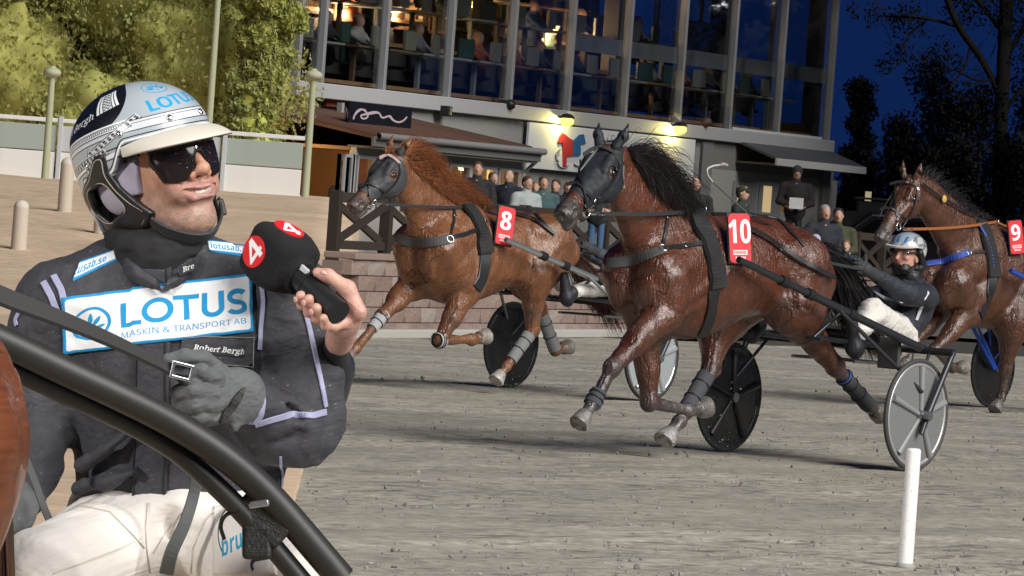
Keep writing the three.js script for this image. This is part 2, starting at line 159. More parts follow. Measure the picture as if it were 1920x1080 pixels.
// ------------------------------------------------------------------ block wall along the inner rail
{
  const A = G(640, 634), Bq = G(1420, 630), dir = Bq.clone().sub(A).normalize(), L0 = A.distanceTo(Bq) * 1.75, w = thing('block_wall', 'low wall of pinkish stone blocks along the far side of the track', 'wall');
  w.position.copy(A); w.rotation.y = atan2(-dir.z, dir.x); const rows = 5, bh = .165, bl = .56;
  part('wall_core', box(L0, rows * bh - .02, .22, L0 / 2, rows * bh / 2 - .01, -.16), mat([.22, .165, .14], .95), w);
  part('kerb', box(L0, .10, .12, L0 / 2, .05, .11, 0, .02), mat([.42, .41, .38], .9), w); part('coping', box(L0, .07, .36, L0 / 2, rows * bh + .037, -.08, 0, .015), mat([.27, .2, .165], .9), w);
  const variants = [0, 1, 2].map(k => { const g = new RoundedBoxGeometry(bl - .008, bh - .007, .16, 2, .006), p = g.attributes.position; for (let i = 0; i < p.count; i++) if (p.getZ(i) > .05) p.setZ(i, p.getZ(i) + .018 * noise(p.getX(i) * 9 + k * 7, p.getY(i) * 12, k)); g.computeVertexNormals(); return g; });
  const bt = dataTex(256, (u, v) => .82 + tn(u, v, 9, 4) * .3 + tn(u, v, 40, 3) * .2);
  const ms = [[.33, .235, .20], [.30, .205, .175], [.37, .275, .235], [.34, .25, .215], [.40, .33, .285]].map(c => mat(c, .92, { map: bt, bumpMap: bt, bumpScale: .01 }));
  for (let r = 0; r < rows; r++) for (let i = 0; i * bl < L0 - .4; i++) { const b = part('block', variants[floor(rnd() * 3)], ms[(r * 3 + floor(rnd() * 3) + (i > 11 && rnd() < .6 ? 2 : 0)) % 5], w); b.position.set((i + .5 + (r % 2) * .5) * bl, (r + .5) * bh, -.02 + rr(-.006, .006)); }
  // dark timber fence on top
  const f = thing('timber_fence', 'dark brown timber fence with crossed braces behind the block wall', 'fence'); f.position.copy(A).add(V(-dir.z, 0, dir.x).multiplyScalar(-1.7)).addScaledVector(dir, 4.6); f.rotation.y = w.rotation.y;
  const wm = mat([.030, .020, .015], .85), wm2 = mat([.04, .027, .02], .85), n = floor(L0 / 1.9);
  for (let i = 0; i <= n; i++) { part('post', box(.13, 1.55, .13, i * 1.9, .77, 0, 0, .01), wm, f); if (i < n) { const x = i * 1.9; part('rail', box(1.78, .12, .06, x + .95, 1.47, .0, 0, .01), wm2, f); part('rail', box(1.78, .1, .05, x + .95, .93, 0, 0, .01), wm2, f); part('brace', bar(V(x + .07, .98, .02), V(x + 1.83, 1.41, .02), .04, .09), wm, f); part('brace', bar(V(x + .07, 1.41, -.03), V(x + 1.83, .98, -.03), .04, .09), wm2, f); } }
}
// ------------------------------------------------------------------ the stand
const BT = V(.458, 0, -.889).normalize(), BP = V(-3.44, 0, -95), BO = V(-BT.z, 0, BT.x);
const Bf = (px, py, o = 0) => { const r = ray(px, py), q = camera.position.clone().sub(BP), t = (o - q.dot(BO)) / r.dot(BO), p = q.addScaledVector(r, t); return { a: p.dot(BT), y: p.y }; };
{
  const b = thing('grandstand', 'grandstand with tall glass front above grey cladding, lit dining tiers inside', 'grandstand'); b.position.copy(BP); b.rotation.y = atan2(-BT.z, BT.x);
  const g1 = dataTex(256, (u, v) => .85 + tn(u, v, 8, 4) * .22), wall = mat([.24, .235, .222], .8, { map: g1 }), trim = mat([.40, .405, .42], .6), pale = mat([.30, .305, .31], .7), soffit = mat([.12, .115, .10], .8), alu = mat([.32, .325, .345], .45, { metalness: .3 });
  const a0 = Bf(545, 100).a, a1 = Bf(1557, 100).a, yl = (Bf(600, 158).y + Bf(1555, 262).y) / 2, yb = yl - .27, top = 7.2, depth = 4.4, zB = -4.1, aBack = Bf(1112, 60, -4.1).a;
  // ledge, parapet band and roof
  part('ledge', box(a1 - a0 + .15, .27, .42, (a0 + a1) / 2, yl - .135, .02, 0, .02), trim, b); part('roof', box(a1 - a0 + 1, .5, depth + 1.2, (a0 + a1) / 2, top + .25, -depth / 2 + .3), wall, b);
  // glass front
  const mx = [553, 598, 715, 838, 955, 1065, 1172, 1275, 1370, 1462, 1557].map(x => Bf(x, 100).a), glass = new THREE.MeshPhysicalMaterial({ color: lin(.85, .87, .88), roughness: .03, transmission: 1, thickness: 0, ior: 1.5 });
  for (const x of mx) { part('mullion', box(.1, top - yl, .16, x, (top + yl) / 2, .04, 0, .012), alu, b); }
  for (let i = 0; i < mx.length - 1; i++) part('glass_pane', box(mx[i + 1] - mx[i] - .11, top - yl - .02, .012, (mx[i] + mx[i + 1]) / 2, (top + yl) / 2, 0), glass, b);
  part('end_wall', box(.2, top, depth, a0 - .12, top / 2, -depth / 2), wall, b); { const e = part('end_glazing', box(.012, top - yl - .03, depth - .4, a1 + .02, (top + yl) / 2, -depth / 2), glass, b); for (const z of [-1.4, -2.8, -4.2]) part('mullion', box(.1, top - yl, .1, a1 + .02, (top + yl) / 2, z), alu, b); }
  // inside: rising tiers with tables, screens, diners
  const dark = mat([.035, .033, .03], .8), wood = mat([.30, .17, .08], .6), tabl = mat([.13, .085, .05], .6), scr = mat([.14, .145, .12], .4), cloth = mat([.2, .205, .2], .8), aMid = Bf(1110, 60).a, aTier = Bf(1330, 150).a;
  part('floor', box(a1 - a0, .2, depth - .3, (a0 + a1) / 2, yl - .38, -depth / 2), dark, b);
  for (let k = 0; k < 3; k++) { const z = -.95 - k * 1.12, y = yl - .28 + k * .55, ar = [Bf(1490, 100, z).a, Bf(1290, 150, z).a, Bf(1120, 100, z).a][k]; part('tier', box(ar - a0, .62 + (k ? 0 : -.3), 1.1, (ar + a0) / 2, y + (k ? .31 : .16), z), dark, b); part('tier_edge', box(ar - a0, .07, .06, (ar + a0) / 2, y + .66 - (k ? 0 : .3), z + .57), wood, b); part('tier_end', box(.05, .62, 1.1, ar + .04, y + .3, z), wood, b);
    for (let x = a0 + .8 + k * .3; x < ar - .6; x += 1.25) { const zz = z + .3 + rr(-.15, .15), yy = y + .62 - (k ? 0 : .3); part('table', [box(.9, .04, .7, x, yy + .72, zz), box(.08, .7, .08, x, yy + .36, zz)], rnd() < .4 ? cloth : tabl, b); part('screen', box(.46, .36, .06, x - .2, yy + .96, zz - .1, rr(-.3, .3), .01), rnd() < .75 ? scr : mat([.02, .05, .045], .4), b); part('chair', [box(.42, .06, .4, x + .1, yy + .45, zz - .65), box(.42, .5, .05, x + .1, yy + .72, zz - .86)], rnd() < .5 ? mat([.025, .05, .04], .8) : mat([.06, .03, .02], .8), b);
      if (rnd() < .42) { const c = [[.02, .02, .025], [.12, .12, .14], [.2, .06, .03], [.03, .05, .1], [.25, .24, .23]][floor(rnd() * 5)], F = new Field(.06); F.cap(V(x + .1, yy + .5, zz - .62), V(x + .1, yy + 1.0, zz - .68), .17, .15, c).cap(V(x - .1, yy + .98, zz - .68), V(x + .3, yy + .98, zz - .68), .08, .08, c).ell(V(x + .1, yy + 1.22, zz - .64), [.085, .12, .1], [.32, .19, .14], .03).ell(V(x + .1, yy + 1.27, zz - .67), [.092, .09, .1], [[.03, .02, .015], [.12, .07, .04], [.3, .27, .24]][floor(rnd() * 3)], .015).cap(V(x - .12, yy + .96, zz - .64), V(x - .08, yy + .74, zz - .3), .05, .04, c).cap(V(x + .32, yy + .96, zz - .64), V(x + .26, yy + .74, zz - .3), .05, .04, c); part('diner', meshField(F, V(x - .35, yy + .2, zz - 1), V(x + .6, yy + 1.45, zz), .04, { col: (X, Y, Z) => F.color(X, Y, Z) }), mat([1, 1, 1], .9, { vertexColors: true }), b); } } }
  part('back_wall', box(aBack - a0, top - yl, .12, (a0 + aBack) / 2, (top + yl) / 2, zB), wood, b); for (let x = a0 + 1; x < aBack - 1; x += 1.9) { part('wall_panel', box(1.15, .9, .05, x + rr(0, .3), yl + 2.15 + rr(-.1, .1), zB + .09, 0, .01), rnd() < .5 ? mat([.06, .045, .035], .6) : mat([.24, .2, .14], .6), b); } for (let x = aBack + .1; x < a1; x += 1.6) part('mullion', box(.09, top - yl, .09, x, (top + yl) / 2, zB), alu, b); part('ceiling', box(a1 - a0, .1, depth, (a0 + a1) / 2, top - .3, -depth / 2), dark, b);
  for (const [px, z, w] of [[1150, -1.6, .34], [1348, -2.2, .34], [1530, -1.2, .3], [700, -2.6, .3], [900, -2.6, .3]]) part('column', box(w, top - yl, w, Bf(px, 80, z).a, (top + yl) / 2, z), dark, b);
  { const p = Bf(1320, 60, -1.8); part('hanging_screen', [box(1.25, .62, .08, p.a, p.y - .1, -1.8, -.3, .02), box(.07, 1.6, .07, p.a, p.y + .9, -1.9)], M.black, b); }
  for (const [px, py, z] of [[1038, 53, -2.4], [742, 18, -2.6], [882, 8, -3], [640, 15, -2.4]]) { const p = Bf(px, py, z), l = new THREE.PointLight(new THREE.Color(1, .62, .28), px === 1038 ? 16 : 13, 0, 2); part('ceiling_lamp', new THREE.CylinderGeometry(.13, .09, .1, 14).translate(p.a, p.y, z), new THREE.MeshStandardMaterial({ color: lin(.8, .7, .5), emissive: lin(1, .66, .3), emissiveIntensity: px === 1038 ? 1.8 : .8 }), b); l.position.set(p.a, p.y - .12, z); l.castShadow = true; l.shadow.radius = 5; b.add(l); }
  { const p0 = Bf(1065, 70, -1), p1 = Bf(1548, 150, -1); part('inner_grey_band', box(p1.a - p0.a, .32, .03, (p0.a + p1.a) / 2, (p0.y + p1.y) / 2, -1), mat([.16, .17, .18], .5), b); }  // plain grey band standing just inside the right-hand panes
  // ground storey
  const corr = new THREE.BufferGeometry(); { const x0 = Bf(735, 200).a, x1 = Bf(1318, 230).a, n = floor((x1 - x0) / .075), P = [], I = []; for (let i = 0; i <= n * 4; i++) { const x = x0 + (x1 - x0) * i / n / 4, z = .05 + ((i % 4 === 1 || i % 4 === 2) ? .022 : 0); P.push(x, TERR, z, x, yb + .01, z); if (i) I.push(i * 2 - 2, i * 2, i * 2 - 1, i * 2, i * 2 + 1, i * 2 - 1); } corr.setAttribute('position', new THREE.Float32BufferAttribute(P, 3)); corr.setIndex(I); corr.computeVertexNormals(); }
  part('ribbed_cladding', corr, mat([.27, .268, .262], .6), b); part('wall', box(a1 - a0, yb - TERR, depth - .1, (a0 + a1) / 2, (yb + TERR) / 2, -depth / 2 - .02), wall, b);
  { const x0 = Bf(1320, 250).a, x1 = Bf(1562, 250).a; part('smooth_wall', box(x1 - x0, yb - TERR, .1, (x0 + x1) / 2, (yb + TERR) / 2, .035), wall, b); part('corner_pier', box(.35, yb - TERR, .2, a1 - .12, (yb + TERR) / 2, .1), wall, b); }
  const panel = (name, px0, py0, px1, py1, m, o = .1, th = .05) => { const p = Bf(px0, py0, o), q = Bf(px1, py1, o); return part(name, box(q.a - p.a, abs(p.y - q.y), th, (p.a + q.a) / 2, (p.y + q.y) / 2, o), m, b); };
  panel('red_panel', 612, 176, 735, 212, mat([.2, .045, .03], .7), .04); panel('white_panel', 1372, 238, 1538, 270, mat([.55, .56, .57], .7), .12);
  { const p = Bf(640, 198, .3), q = Bf(650, 232, .3); part('sign_bracket', box(.09, .5, .1, p.a - .02, p.y - .2, .3), pale, b); }
  // lean-to with tiled roof
  const e0 = Bf(775, 229), eo = 2.6, ec = Bf(1008, 284, eo), la = a0 - 1.5, lr = (la + e0.a) / 2, lw = e0.a - la, sl = hypot(eo, e0.y - ec.y), ra = atan2(e0.y - ec.y, eo);
  const rm = [[.10, .045, .03], [.08, .04, .028], [.12, .058, .038]].map(c => mat(c, .8)); { const tg = new THREE.CylinderGeometry(.085, .085, sl, 8, 1, false, 0, PI); tg.rotateX(PI / 2); tg.rotateZ(PI / 2); const tl = []; const n = floor(lw / .2); part('roof_deck', box(lw, .06, sl + .05, 0, 0, 0).rotateX(ra).translate(lr, (e0.y + ec.y) / 2 - .02, eo / 2), rm[1], b); for (let i = 0; i < n; i++) { const t = part('roof_tile', tg, rm[floor(rnd() * 3)], b); t.position.set(la + .1 + i * .2, (e0.y + ec.y) / 2 + .0, eo / 2); t.rotation.x = ra; } }
  part('fascia', box(lw + .1, .17, .06, lr, ec.y - .1, eo + .02, 0, .01), mat([.12, .115, .11], .7), b); part('gutter', tube([V(la, ec.y + .0, eo + .1), V(e0.a + .08, ec.y + .0, eo + .1)], .06), mat([.2, .2, .2], .5), b); { const c = ec.y; part('downpipe', tube([V(e0.a - .02, c, eo + .08), V(e0.a + .05, c - .12, eo), V(e0.a + .02, c - .4, eo - .25)], .035), mat([.2, .2, .2], .5), b); }
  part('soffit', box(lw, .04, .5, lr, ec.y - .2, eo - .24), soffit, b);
  { const o = eo - .32, cream = mat([.40, .385, .35], .75), ra_ = Bf(985, 340, o).a, win = [[640, 655], [664, 698], [706, 745], [752, 790], [797, 830], [838, 877], [884, 922], [931, 974]].map(([p, q]) => [Bf(p, 350, o).a, Bf(q, 350, o).a]), wt = Bf(860, 308, o).y, wb = Bf(860, 402, o).y; const yt = ec.y - .2; part('lean_to_wall', [box(win[0][0] - la, wt - wb, .12, (win[0][0] + la) / 2, (wt + wb) / 2, o - .06), box(ra_ - la, yt - wt, .12, (ra_ + la) / 2, (yt + wt) / 2, o - .06), box(ra_ - la, wb - TERR, .12, (ra_ + la) / 2, (wb + TERR) / 2, o - .06), ...win.map(([p, q], i) => { const nx = i < win.length - 1 ? win[i + 1][0] : ra_; return box(nx - q, wt - wb, .12, (nx + q) / 2, (wt + wb) / 2, o - .06); })], cream, b); part('lean_to_end', box(.1, yt - TERR, o - .1, e0.a - .1, (yt + TERR) / 2, o / 2), wall, b);
    const wf = mat([.27, .28, .30], .6); for (const [p, q] of win) { const f = part('window', [box(.05, wt - wb, .08, p + .025, (wt + wb) / 2, o), box(.05, wt - wb, .08, q - .025, (wt + wb) / 2, o), box(q - p, .05, .08, (p + q) / 2, wt - .025, o + .001), box(q - p, .05, .08, (p + q) / 2, wb + .025, o + .001)], wf, b); part('pane', box(q - p - .1, wt - wb - .1, .01, (p + q) / 2, (wt + wb) / 2, o - .02), new THREE.MeshPhysicalMaterial({ color: lin(.8, .75, .7), roughness: .05, transmission: 1, thickness: 0 }), f); }
    part('inner_wall', box(ra_ - la, 2.4, .1, (ra_ + la) / 2, 1.6, .4), mat([.34, .17, .06], .8), b); part('inner_ceiling', box(ra_ - la, .06, o - .4, (ra_ + la) / 2, yt - .04, o / 2 + .1), mat([.2, .12, .06], .8), b);
    const lp = Bf(867, 311, o - .5); for (const [x, y, z, I] of [[lp.a, lp.y, o - .5, 5], [lp.a - 5.5, lp.y, o - .9, 3]]) { part('globe_lamp', new THREE.SphereGeometry(.085, 18, 12).translate(x, y, z), new THREE.MeshStandardMaterial({ color: lin(.8, .75, .6), emissive: lin(1, .82, .5), emissiveIntensity: 2.6 }), b); const l = new THREE.PointLight(new THREE.Color(1, .62, .25), I, 0, 2); l.position.set(x, y - .12, z); l.castShadow = true; b.add(l); } }
  // porch roof on the right
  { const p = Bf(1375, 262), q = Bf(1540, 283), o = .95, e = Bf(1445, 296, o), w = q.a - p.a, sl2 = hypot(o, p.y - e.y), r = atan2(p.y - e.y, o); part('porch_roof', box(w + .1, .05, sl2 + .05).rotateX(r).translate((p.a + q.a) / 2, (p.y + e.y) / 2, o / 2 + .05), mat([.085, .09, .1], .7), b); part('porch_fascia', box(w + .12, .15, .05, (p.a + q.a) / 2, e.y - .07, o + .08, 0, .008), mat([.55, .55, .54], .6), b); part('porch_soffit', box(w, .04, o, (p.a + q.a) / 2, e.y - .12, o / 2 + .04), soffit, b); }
  for (const [x0, x1, lit] of [[1374, 1412, 1], [1423, 1458, 1]]) { const p = Bf(x0, 338, .12), q = Bf(x1, 338, .12), y1 = p.y, d = panel('door', x0, 338, x1, 425, mat([.26, .265, .27], .6), .1, .05), w = (q.a - p.a) * .42, xm = (p.a + q.a) / 2 - .02; part('lit_pane', box(w, .55, .03, xm, y1 - .38, .125), new THREE.MeshStandardMaterial({ color: lin(.3, .22, .12), emissive: lin(1, .72, .38), emissiveIntensity: .42 }), d); part('handle', box(.03, .14, .04, xm + w * .8, y1 - .85, .14, 0, .008), M.steel, d); }
  panel('lightened_lower_wall', 1330, 316, 1560, 470, mat([.36, .355, .34], .8), .092, .02); panel('drain_pipe', 1318, 255, 1325, 420, mat([.2, .2, .2], .6), .1, .06); panel('notice', 1459, 376, 1483, 396, mat([.5, .26, .04], .6), .1, .02);  // lower wall: paler colour put in to offset shade under the porch roof
}
// signs, lamps and speakers on the stand: things of their own
const onStand = (o, px, py, off) => { const p = Bf(px, py, off); o.position.copy(BP).addScaledVector(BT, p.a).addScaledVector(BO, off).setY(p.y); o.rotation.y = atan2(-BT.z, BT.x); return p; };
{
  const s = thing('white_sign', 'large white sign with a red and a blue horse figure on the stand', 'sign'), p0 = Bf(990, 233, .2), p1 = Bf(1302, 258, .2), w = p1.a - p0.a, yt = (p0.y + p1.y) / 2, yb = Bf(1000, 316, .2).y, h = yt - yb; onStand(s, 990, 240, .2); s.position.y = yb;
  const t = canvasTex(1024, 256, (c, W, H) => { c.fillStyle = '#d3d6dc'; c.fillRect(0, 0, W, H); c.fillStyle = '#22405f'; for (const [x, l] of [[640, 210]]) { for (let i = 0; i < 9; i++) c.fillRect(x + i * 24, 128 + (i % 2) * 4, 17, 26 - (i % 3) * 4); } });
  part('board', box(w, h, .06, w / 2, h / 2, 0, 0, .01), mat([1, 1, 1], .6, { map: t }), s); s.children[0].geometry.attributes.uv && (() => { const q = s.children[0].geometry, P = q.attributes.position, U = q.attributes.uv; for (let i = 0; i < P.count; i++) U.setXY(i, P.getX(i) / w, P.getY(i) / h); })();
  // two rocking-horse heads, cut-out figures on the board
  const cut = (pts) => { const sh = new THREE.Shape(); pts.forEach(([X, Y], i) => { const q = Bf(1000 + X / 3.177, 220 + Y / 3.177, .24), x = q.a - p0.a, y = q.y - yb; i ? sh.lineTo(x, y) : sh.moveTo(x, y); }); return new THREE.ExtrudeGeometry(sh, { depth: .03, bevelEnabled: false }).translate(0, 0, .032); };
  part('red_horse', cut([[168, 92], [152, 116], [142, 146], [150, 154], [166, 150], [172, 196], [174, 290], [190, 294], [192, 232], [228, 230], [228, 134], [206, 122], [188, 104]]), mat([.40, .03, .035], .6), s); part('blue_horse', cut([[231, 230], [274, 228], [276, 166], [288, 158], [306, 158], [300, 128], [294, 100], [270, 104], [248, 126], [231, 140]]), mat([.02, .11, .30], .6), s);
  for (const [X, Y, R, r0, L] of [[172, 230, 40, 1.9, 2.2], [178, 268, 34, 3.3, 2.4], [268, 250, 40, 4.0, 1.6]]) { const a = []; for (let i = 0; i <= 12; i++) { const q = Bf(1000 + (X + R * cos(r0 + L * i / 12)) / 3.177, 220 + (Y - R * sin(r0 + L * i / 12)) / 3.177, .25); a.push(V(q.a - p0.a, q.y - yb, .05)); } part('rocker', tube(a, .016, 24, 6), mat([.2, .2, .23], .6), s); }
  const d = thing('dark_sign', 'dark navy sign with pale looping script above the tiled roof', 'sign'); const q0 = Bf(652, 190, 1.7), q1 = Bf(767, 236, 1.7); onStand(d, 652, 190, 1.7); const dw = q1.a - q0.a, dy = Bf(652, 232, 1.7).y, dh = q0.y - dy; d.position.y = dy;
  const dt = canvasTex(512, 160, (c, W, H) => { c.fillStyle = '#0b0e1a'; c.fillRect(0, 0, W, H); c.strokeStyle = '#b9a8b0'; c.lineCap = 'round'; for (let k = 0; k < 3; k++) { c.lineWidth = 13 - k * 3; c.beginPath(); c.moveTo(40, 120 - k * 10); c.bezierCurveTo(60 + k * 30, 20, 130, 40, 150, 80); c.bezierCurveTo(170, 110, 90, 130, 100, 90); c.bezierCurveTo(200, 50 + k * 14, 240, 40, 260, 84); c.bezierCurveTo(280, 110, 320, 60, 340, 78 + k * 6); c.bezierCurveTo(370, 120, 430, 130, 470, 70); c.stroke(); } });
  part('board', box(dw, dh, .08, 0, 0, 0), mat([1, 1, 1], .5, { map: dt }), d).position.set(dw / 2, dh / 2, 0);
  [[1063, 227, 'left of the two, above the horse sign'], [1275, 242, 'right of the two, near the sign end']].forEach(([px, py, w]) => { const l = thing('wall_lamp', 'glowing yellow wall lamp with dark hood, ' + w, 'lamp', 'wall lamps on the stand'); onStand(l, px, py, .42); part('hood', [new THREE.SphereGeometry(.17, 20, 10, 0, PI * 2, 0, PI * .42).scale(1, .75, .9).translate(0, .02, 0), box(.05, .05, .34, 0, .07, -.2)], M.black, l); part('glowing_glass', new THREE.SphereGeometry(.13, 20, 14).scale(1.15, .72, 1).translate(0, -.01, 0), new THREE.MeshStandardMaterial({ color: lin(.8, .8, .4), emissive: lin(1, .86, px < 1100 ? .10 : .14), emissiveIntensity: 1.7 }), l); const q = new THREE.PointLight(new THREE.Color(1, .83, .25), 2.2, 0, 2); q.position.set(0, -.02, 0); q.castShadow = true; l.add(q); });
  [[835, 208, 'dark boxy loudspeaker on the ribbed cladding above the tiled roof', 'box'], [957, 196, 'round dark camera under the ledge of the stand', 'round'], [1325, 229, 'small brown floodlight fitting under the ledge by the right lamp', 'round']].forEach(([px, py, lb, k]) => { const o = thing(k === 'box' ? 'loudspeaker' : 'wall_fitting', lb, k === 'box' ? 'speaker' : 'fitting'); onStand(o, px, py, .25); part('housing', k === 'box' ? box(.3, .19, .22, 0, 0, 0, .3, .03) : new THREE.SphereGeometry(.11, 16, 12).scale(1.1, .9, 1), px === 1325 ? mat([.07, .04, .035], .6) : M.black, o); part('bracket', box(.06, .06, .2, 0, .05, -.15), M.darkMetal, o); });
}
// ------------------------------------------------------------------ trees, hedge, left fence
const leafGeo = (() => { const s = new THREE.BufferGeometry(); s.setAttribute('position', new THREE.Float32BufferAttribute([0, -.5, 0, .32, 0, .08, 0, .5, 0, -.32, 0, .08], 3)); s.setAttribute('uv', new THREE.Float32BufferAttribute([0, 0, 1, 0, 1, 1, 0, 1], 2)); s.setIndex([0, 1, 2, 0, 2, 3]); s.computeVertexNormals(); return s; })();
const leafMat = mat([1, 1, 1], .9, { phys: true, transmission: .45, thickness: 0, side: THREE.DoubleSide }), darkLeafMat = mat([1, 1, 1], .9, { side: THREE.DoubleSide });
function crown(parent, lobes, n, size, colf, m = leafMat, shell = 0) { // lobes [x,y,z,r]
  const im = new THREE.InstancedMesh(leafGeo, m, n), m4 = new THREE.Matrix4(), q = new THREE.Quaternion(), e = new THREE.Euler(), W = lobes.reduce((s, l) => s + l[3] * l[3], 0);
  for (let i = 0; i < n; i++) { let k = rnd() * W, l = lobes[0]; for (const c of lobes) { k -= c[3] * c[3]; if (k <= 0) { l = c; break; } } const u = rr(-1, 1), a = rr(0, 2 * PI), s = sqrt(1 - u * u), r = l[3] * (shell ? rr(.86, 1.12) : pow(rnd(), .42)) * (1 + .35 * noise(u * 3 + l[0], cos(a) * s * 3 + l[1], sin(a) * s * 3)), x = l[0] + cos(a) * s * r, y = l[1] + u * r, z = l[2] + sin(a) * s * r; e.set(rr(0, 6), rr(0, 6), rr(0, 6)); const sc = size * rr(.6, 1.4); m4.compose(V(x, y, z), q.setFromEuler(e), V(sc, sc, sc)); im.setMatrixAt(i, m4); im.setColorAt(i, lin(...colf(x, y, z))); }
  im.name = 'crown'; im.castShadow = im.receiveShadow = true; parent.add(im); return tag(im, null, null, null, 'stuff'); }
const bark = mat([.05, .04, .03], .9);
function tree(px, py0, d, h, r, label, cat, o) { // px: foot pixel column, crown from o.y0 up
  const t = thing(o.name || 'tree', label, cat, o.group), p = at(px, 400, d); t.position.set(p.x, o.base || 0, p.z);
  const y0 = o.y0 ?? h * .35, lobes = []; for (let i = 0; i < (o.n || 9); i++) { const u = (i + .5) / (o.n || 9), a = rr(0, 6.28), q = r * rr(.1, .75) * sin(PI * (.2 + .75 * u)); lobes.push([cos(a) * q, lerp(y0, h - r * .3, u), sin(a) * q, r * rr(.42, .62)]); }
  part('trunk', [rod(V(0, 0, 0), V(rr(-.1, .1), h * .55, 0), o.tr || .16, (o.tr || .16) * .6), ...lobes.slice(0, 6).map(l => rod(V(0, h * .28, 0), V(l[0], l[1], l[2]), .07, .02, 6))], bark, t); if (o.inner) part('inner_foliage', lobes.map(l => { const g = new THREE.SphereGeometry(l[3] * .88, 30, 20), p = g.attributes.position; for (let i = 0; i < p.count; i++) { const x = p.getX(i), y = p.getY(i), z = p.getZ(i), k = 1 + .22 * noise(x * 4 + l[0], y * 4 + l[1], z * 4) + .10 * noise(x * 9, y * 9, z * 9); p.setXYZ(i, x * k + l[0], y * k + l[1], z * k + l[2]); } g.computeVertexNormals(); return g; }), mat(o.inner, .95), t); crown(t, lobes, o.leaves || 12000, o.size || (o.inner ? .092 : .055), o.col, o.m, o.inner); return t; }
const spring = (c1, c2) => (x, y, z) => { const k = sst(-.3, .3, fbm(x * .9, y * .9, z * .9, 2)), b = rr(.92, 1.08); return [0, 1, 2].map(i => lerp(c1[i], c2[i], k) * b); };
const YG = [.45, .46, .14], OL = [.43, .42, .12], DG = [.22, .27, .06], BR = [.52, .54, .12];
tree(-40, 0, 87, 8.2, 2.5, 'olive green spring tree at the far left behind the pale fence', 'tree', { y0: 2.2, leaves: 90000, n: 14, col: spring(OL, YG), inner: OL });
tree(120, 0, 88, 8.0, 2.5, 'brownish olive tree above and left of the silver helmet', 'tree', { y0: 2.4, leaves: 90000, n: 14, col: spring(OL, [.36, .30, .08]), inner: OL });
tree(270, 0, 86, 7.8, 2.4, 'yellow green tree rising straight behind the silver helmet', 'tree', { y0: 2.2, leaves: 90000, n: 14, col: spring(YG, OL), inner: YG });
tree(338, 0, 87, 7.8, 1.5, 'mid green tree between the two pale posts right of the helmet', 'tree', { y0: 2.2, leaves: 80000, n: 14, col: spring(YG, [.22, .26, .035]), inner: YG });
tree(466, 0, 84, 6.9, .64, 'bright yellow green tree beside the left end of the stand', 'tree', { y0: 2.1, leaves: 60000, n: 14, tr: .1, col: spring(BR, YG), inner: BR });
{ const hd = thing('hedge', 'long dark green hedge behind the pale fence on the left', 'hedge'), A = V(-13, 0, -89), L = 8.9; hd.position.copy(A); const lobes = []; for (let i = 0; i < 46; i++) lobes.push([rr(0, L), rr(.6, 2.7), rr(-.8, .8), .62]); part('stems', Array.from({ length: 16 }, (_, i) => rod(V(i * .55 + .2, 0, 0), V(i * .55 + rr(0, .4), 2.2, 0), .04, .02, 5)), bark, hd); crown(hd, lobes, 40000, .075, spring(DG, [.17, .2, .04]));
  const b = thing('backing_wood', 'dense wood filling the view behind the spring trees on the left', 'wood'); b.position.set(-16, 0, -108); const lb = []; for (let i = 0; i < 90; i++) lb.push([rr(-3, 10.6), rr(1, 8.5), rr(-1.5, 1.5), 1.15]); part('trunks', Array.from({ length: 14 }, (_, i) => rod(V(i - 2.6, 0, 0), V(i - 2.6 + rr(-.3, .3), 6, 0), .14, .06, 7)), bark, b); crown(b, lb, 60000, .11, spring(OL, [.2, .21, .04])); }
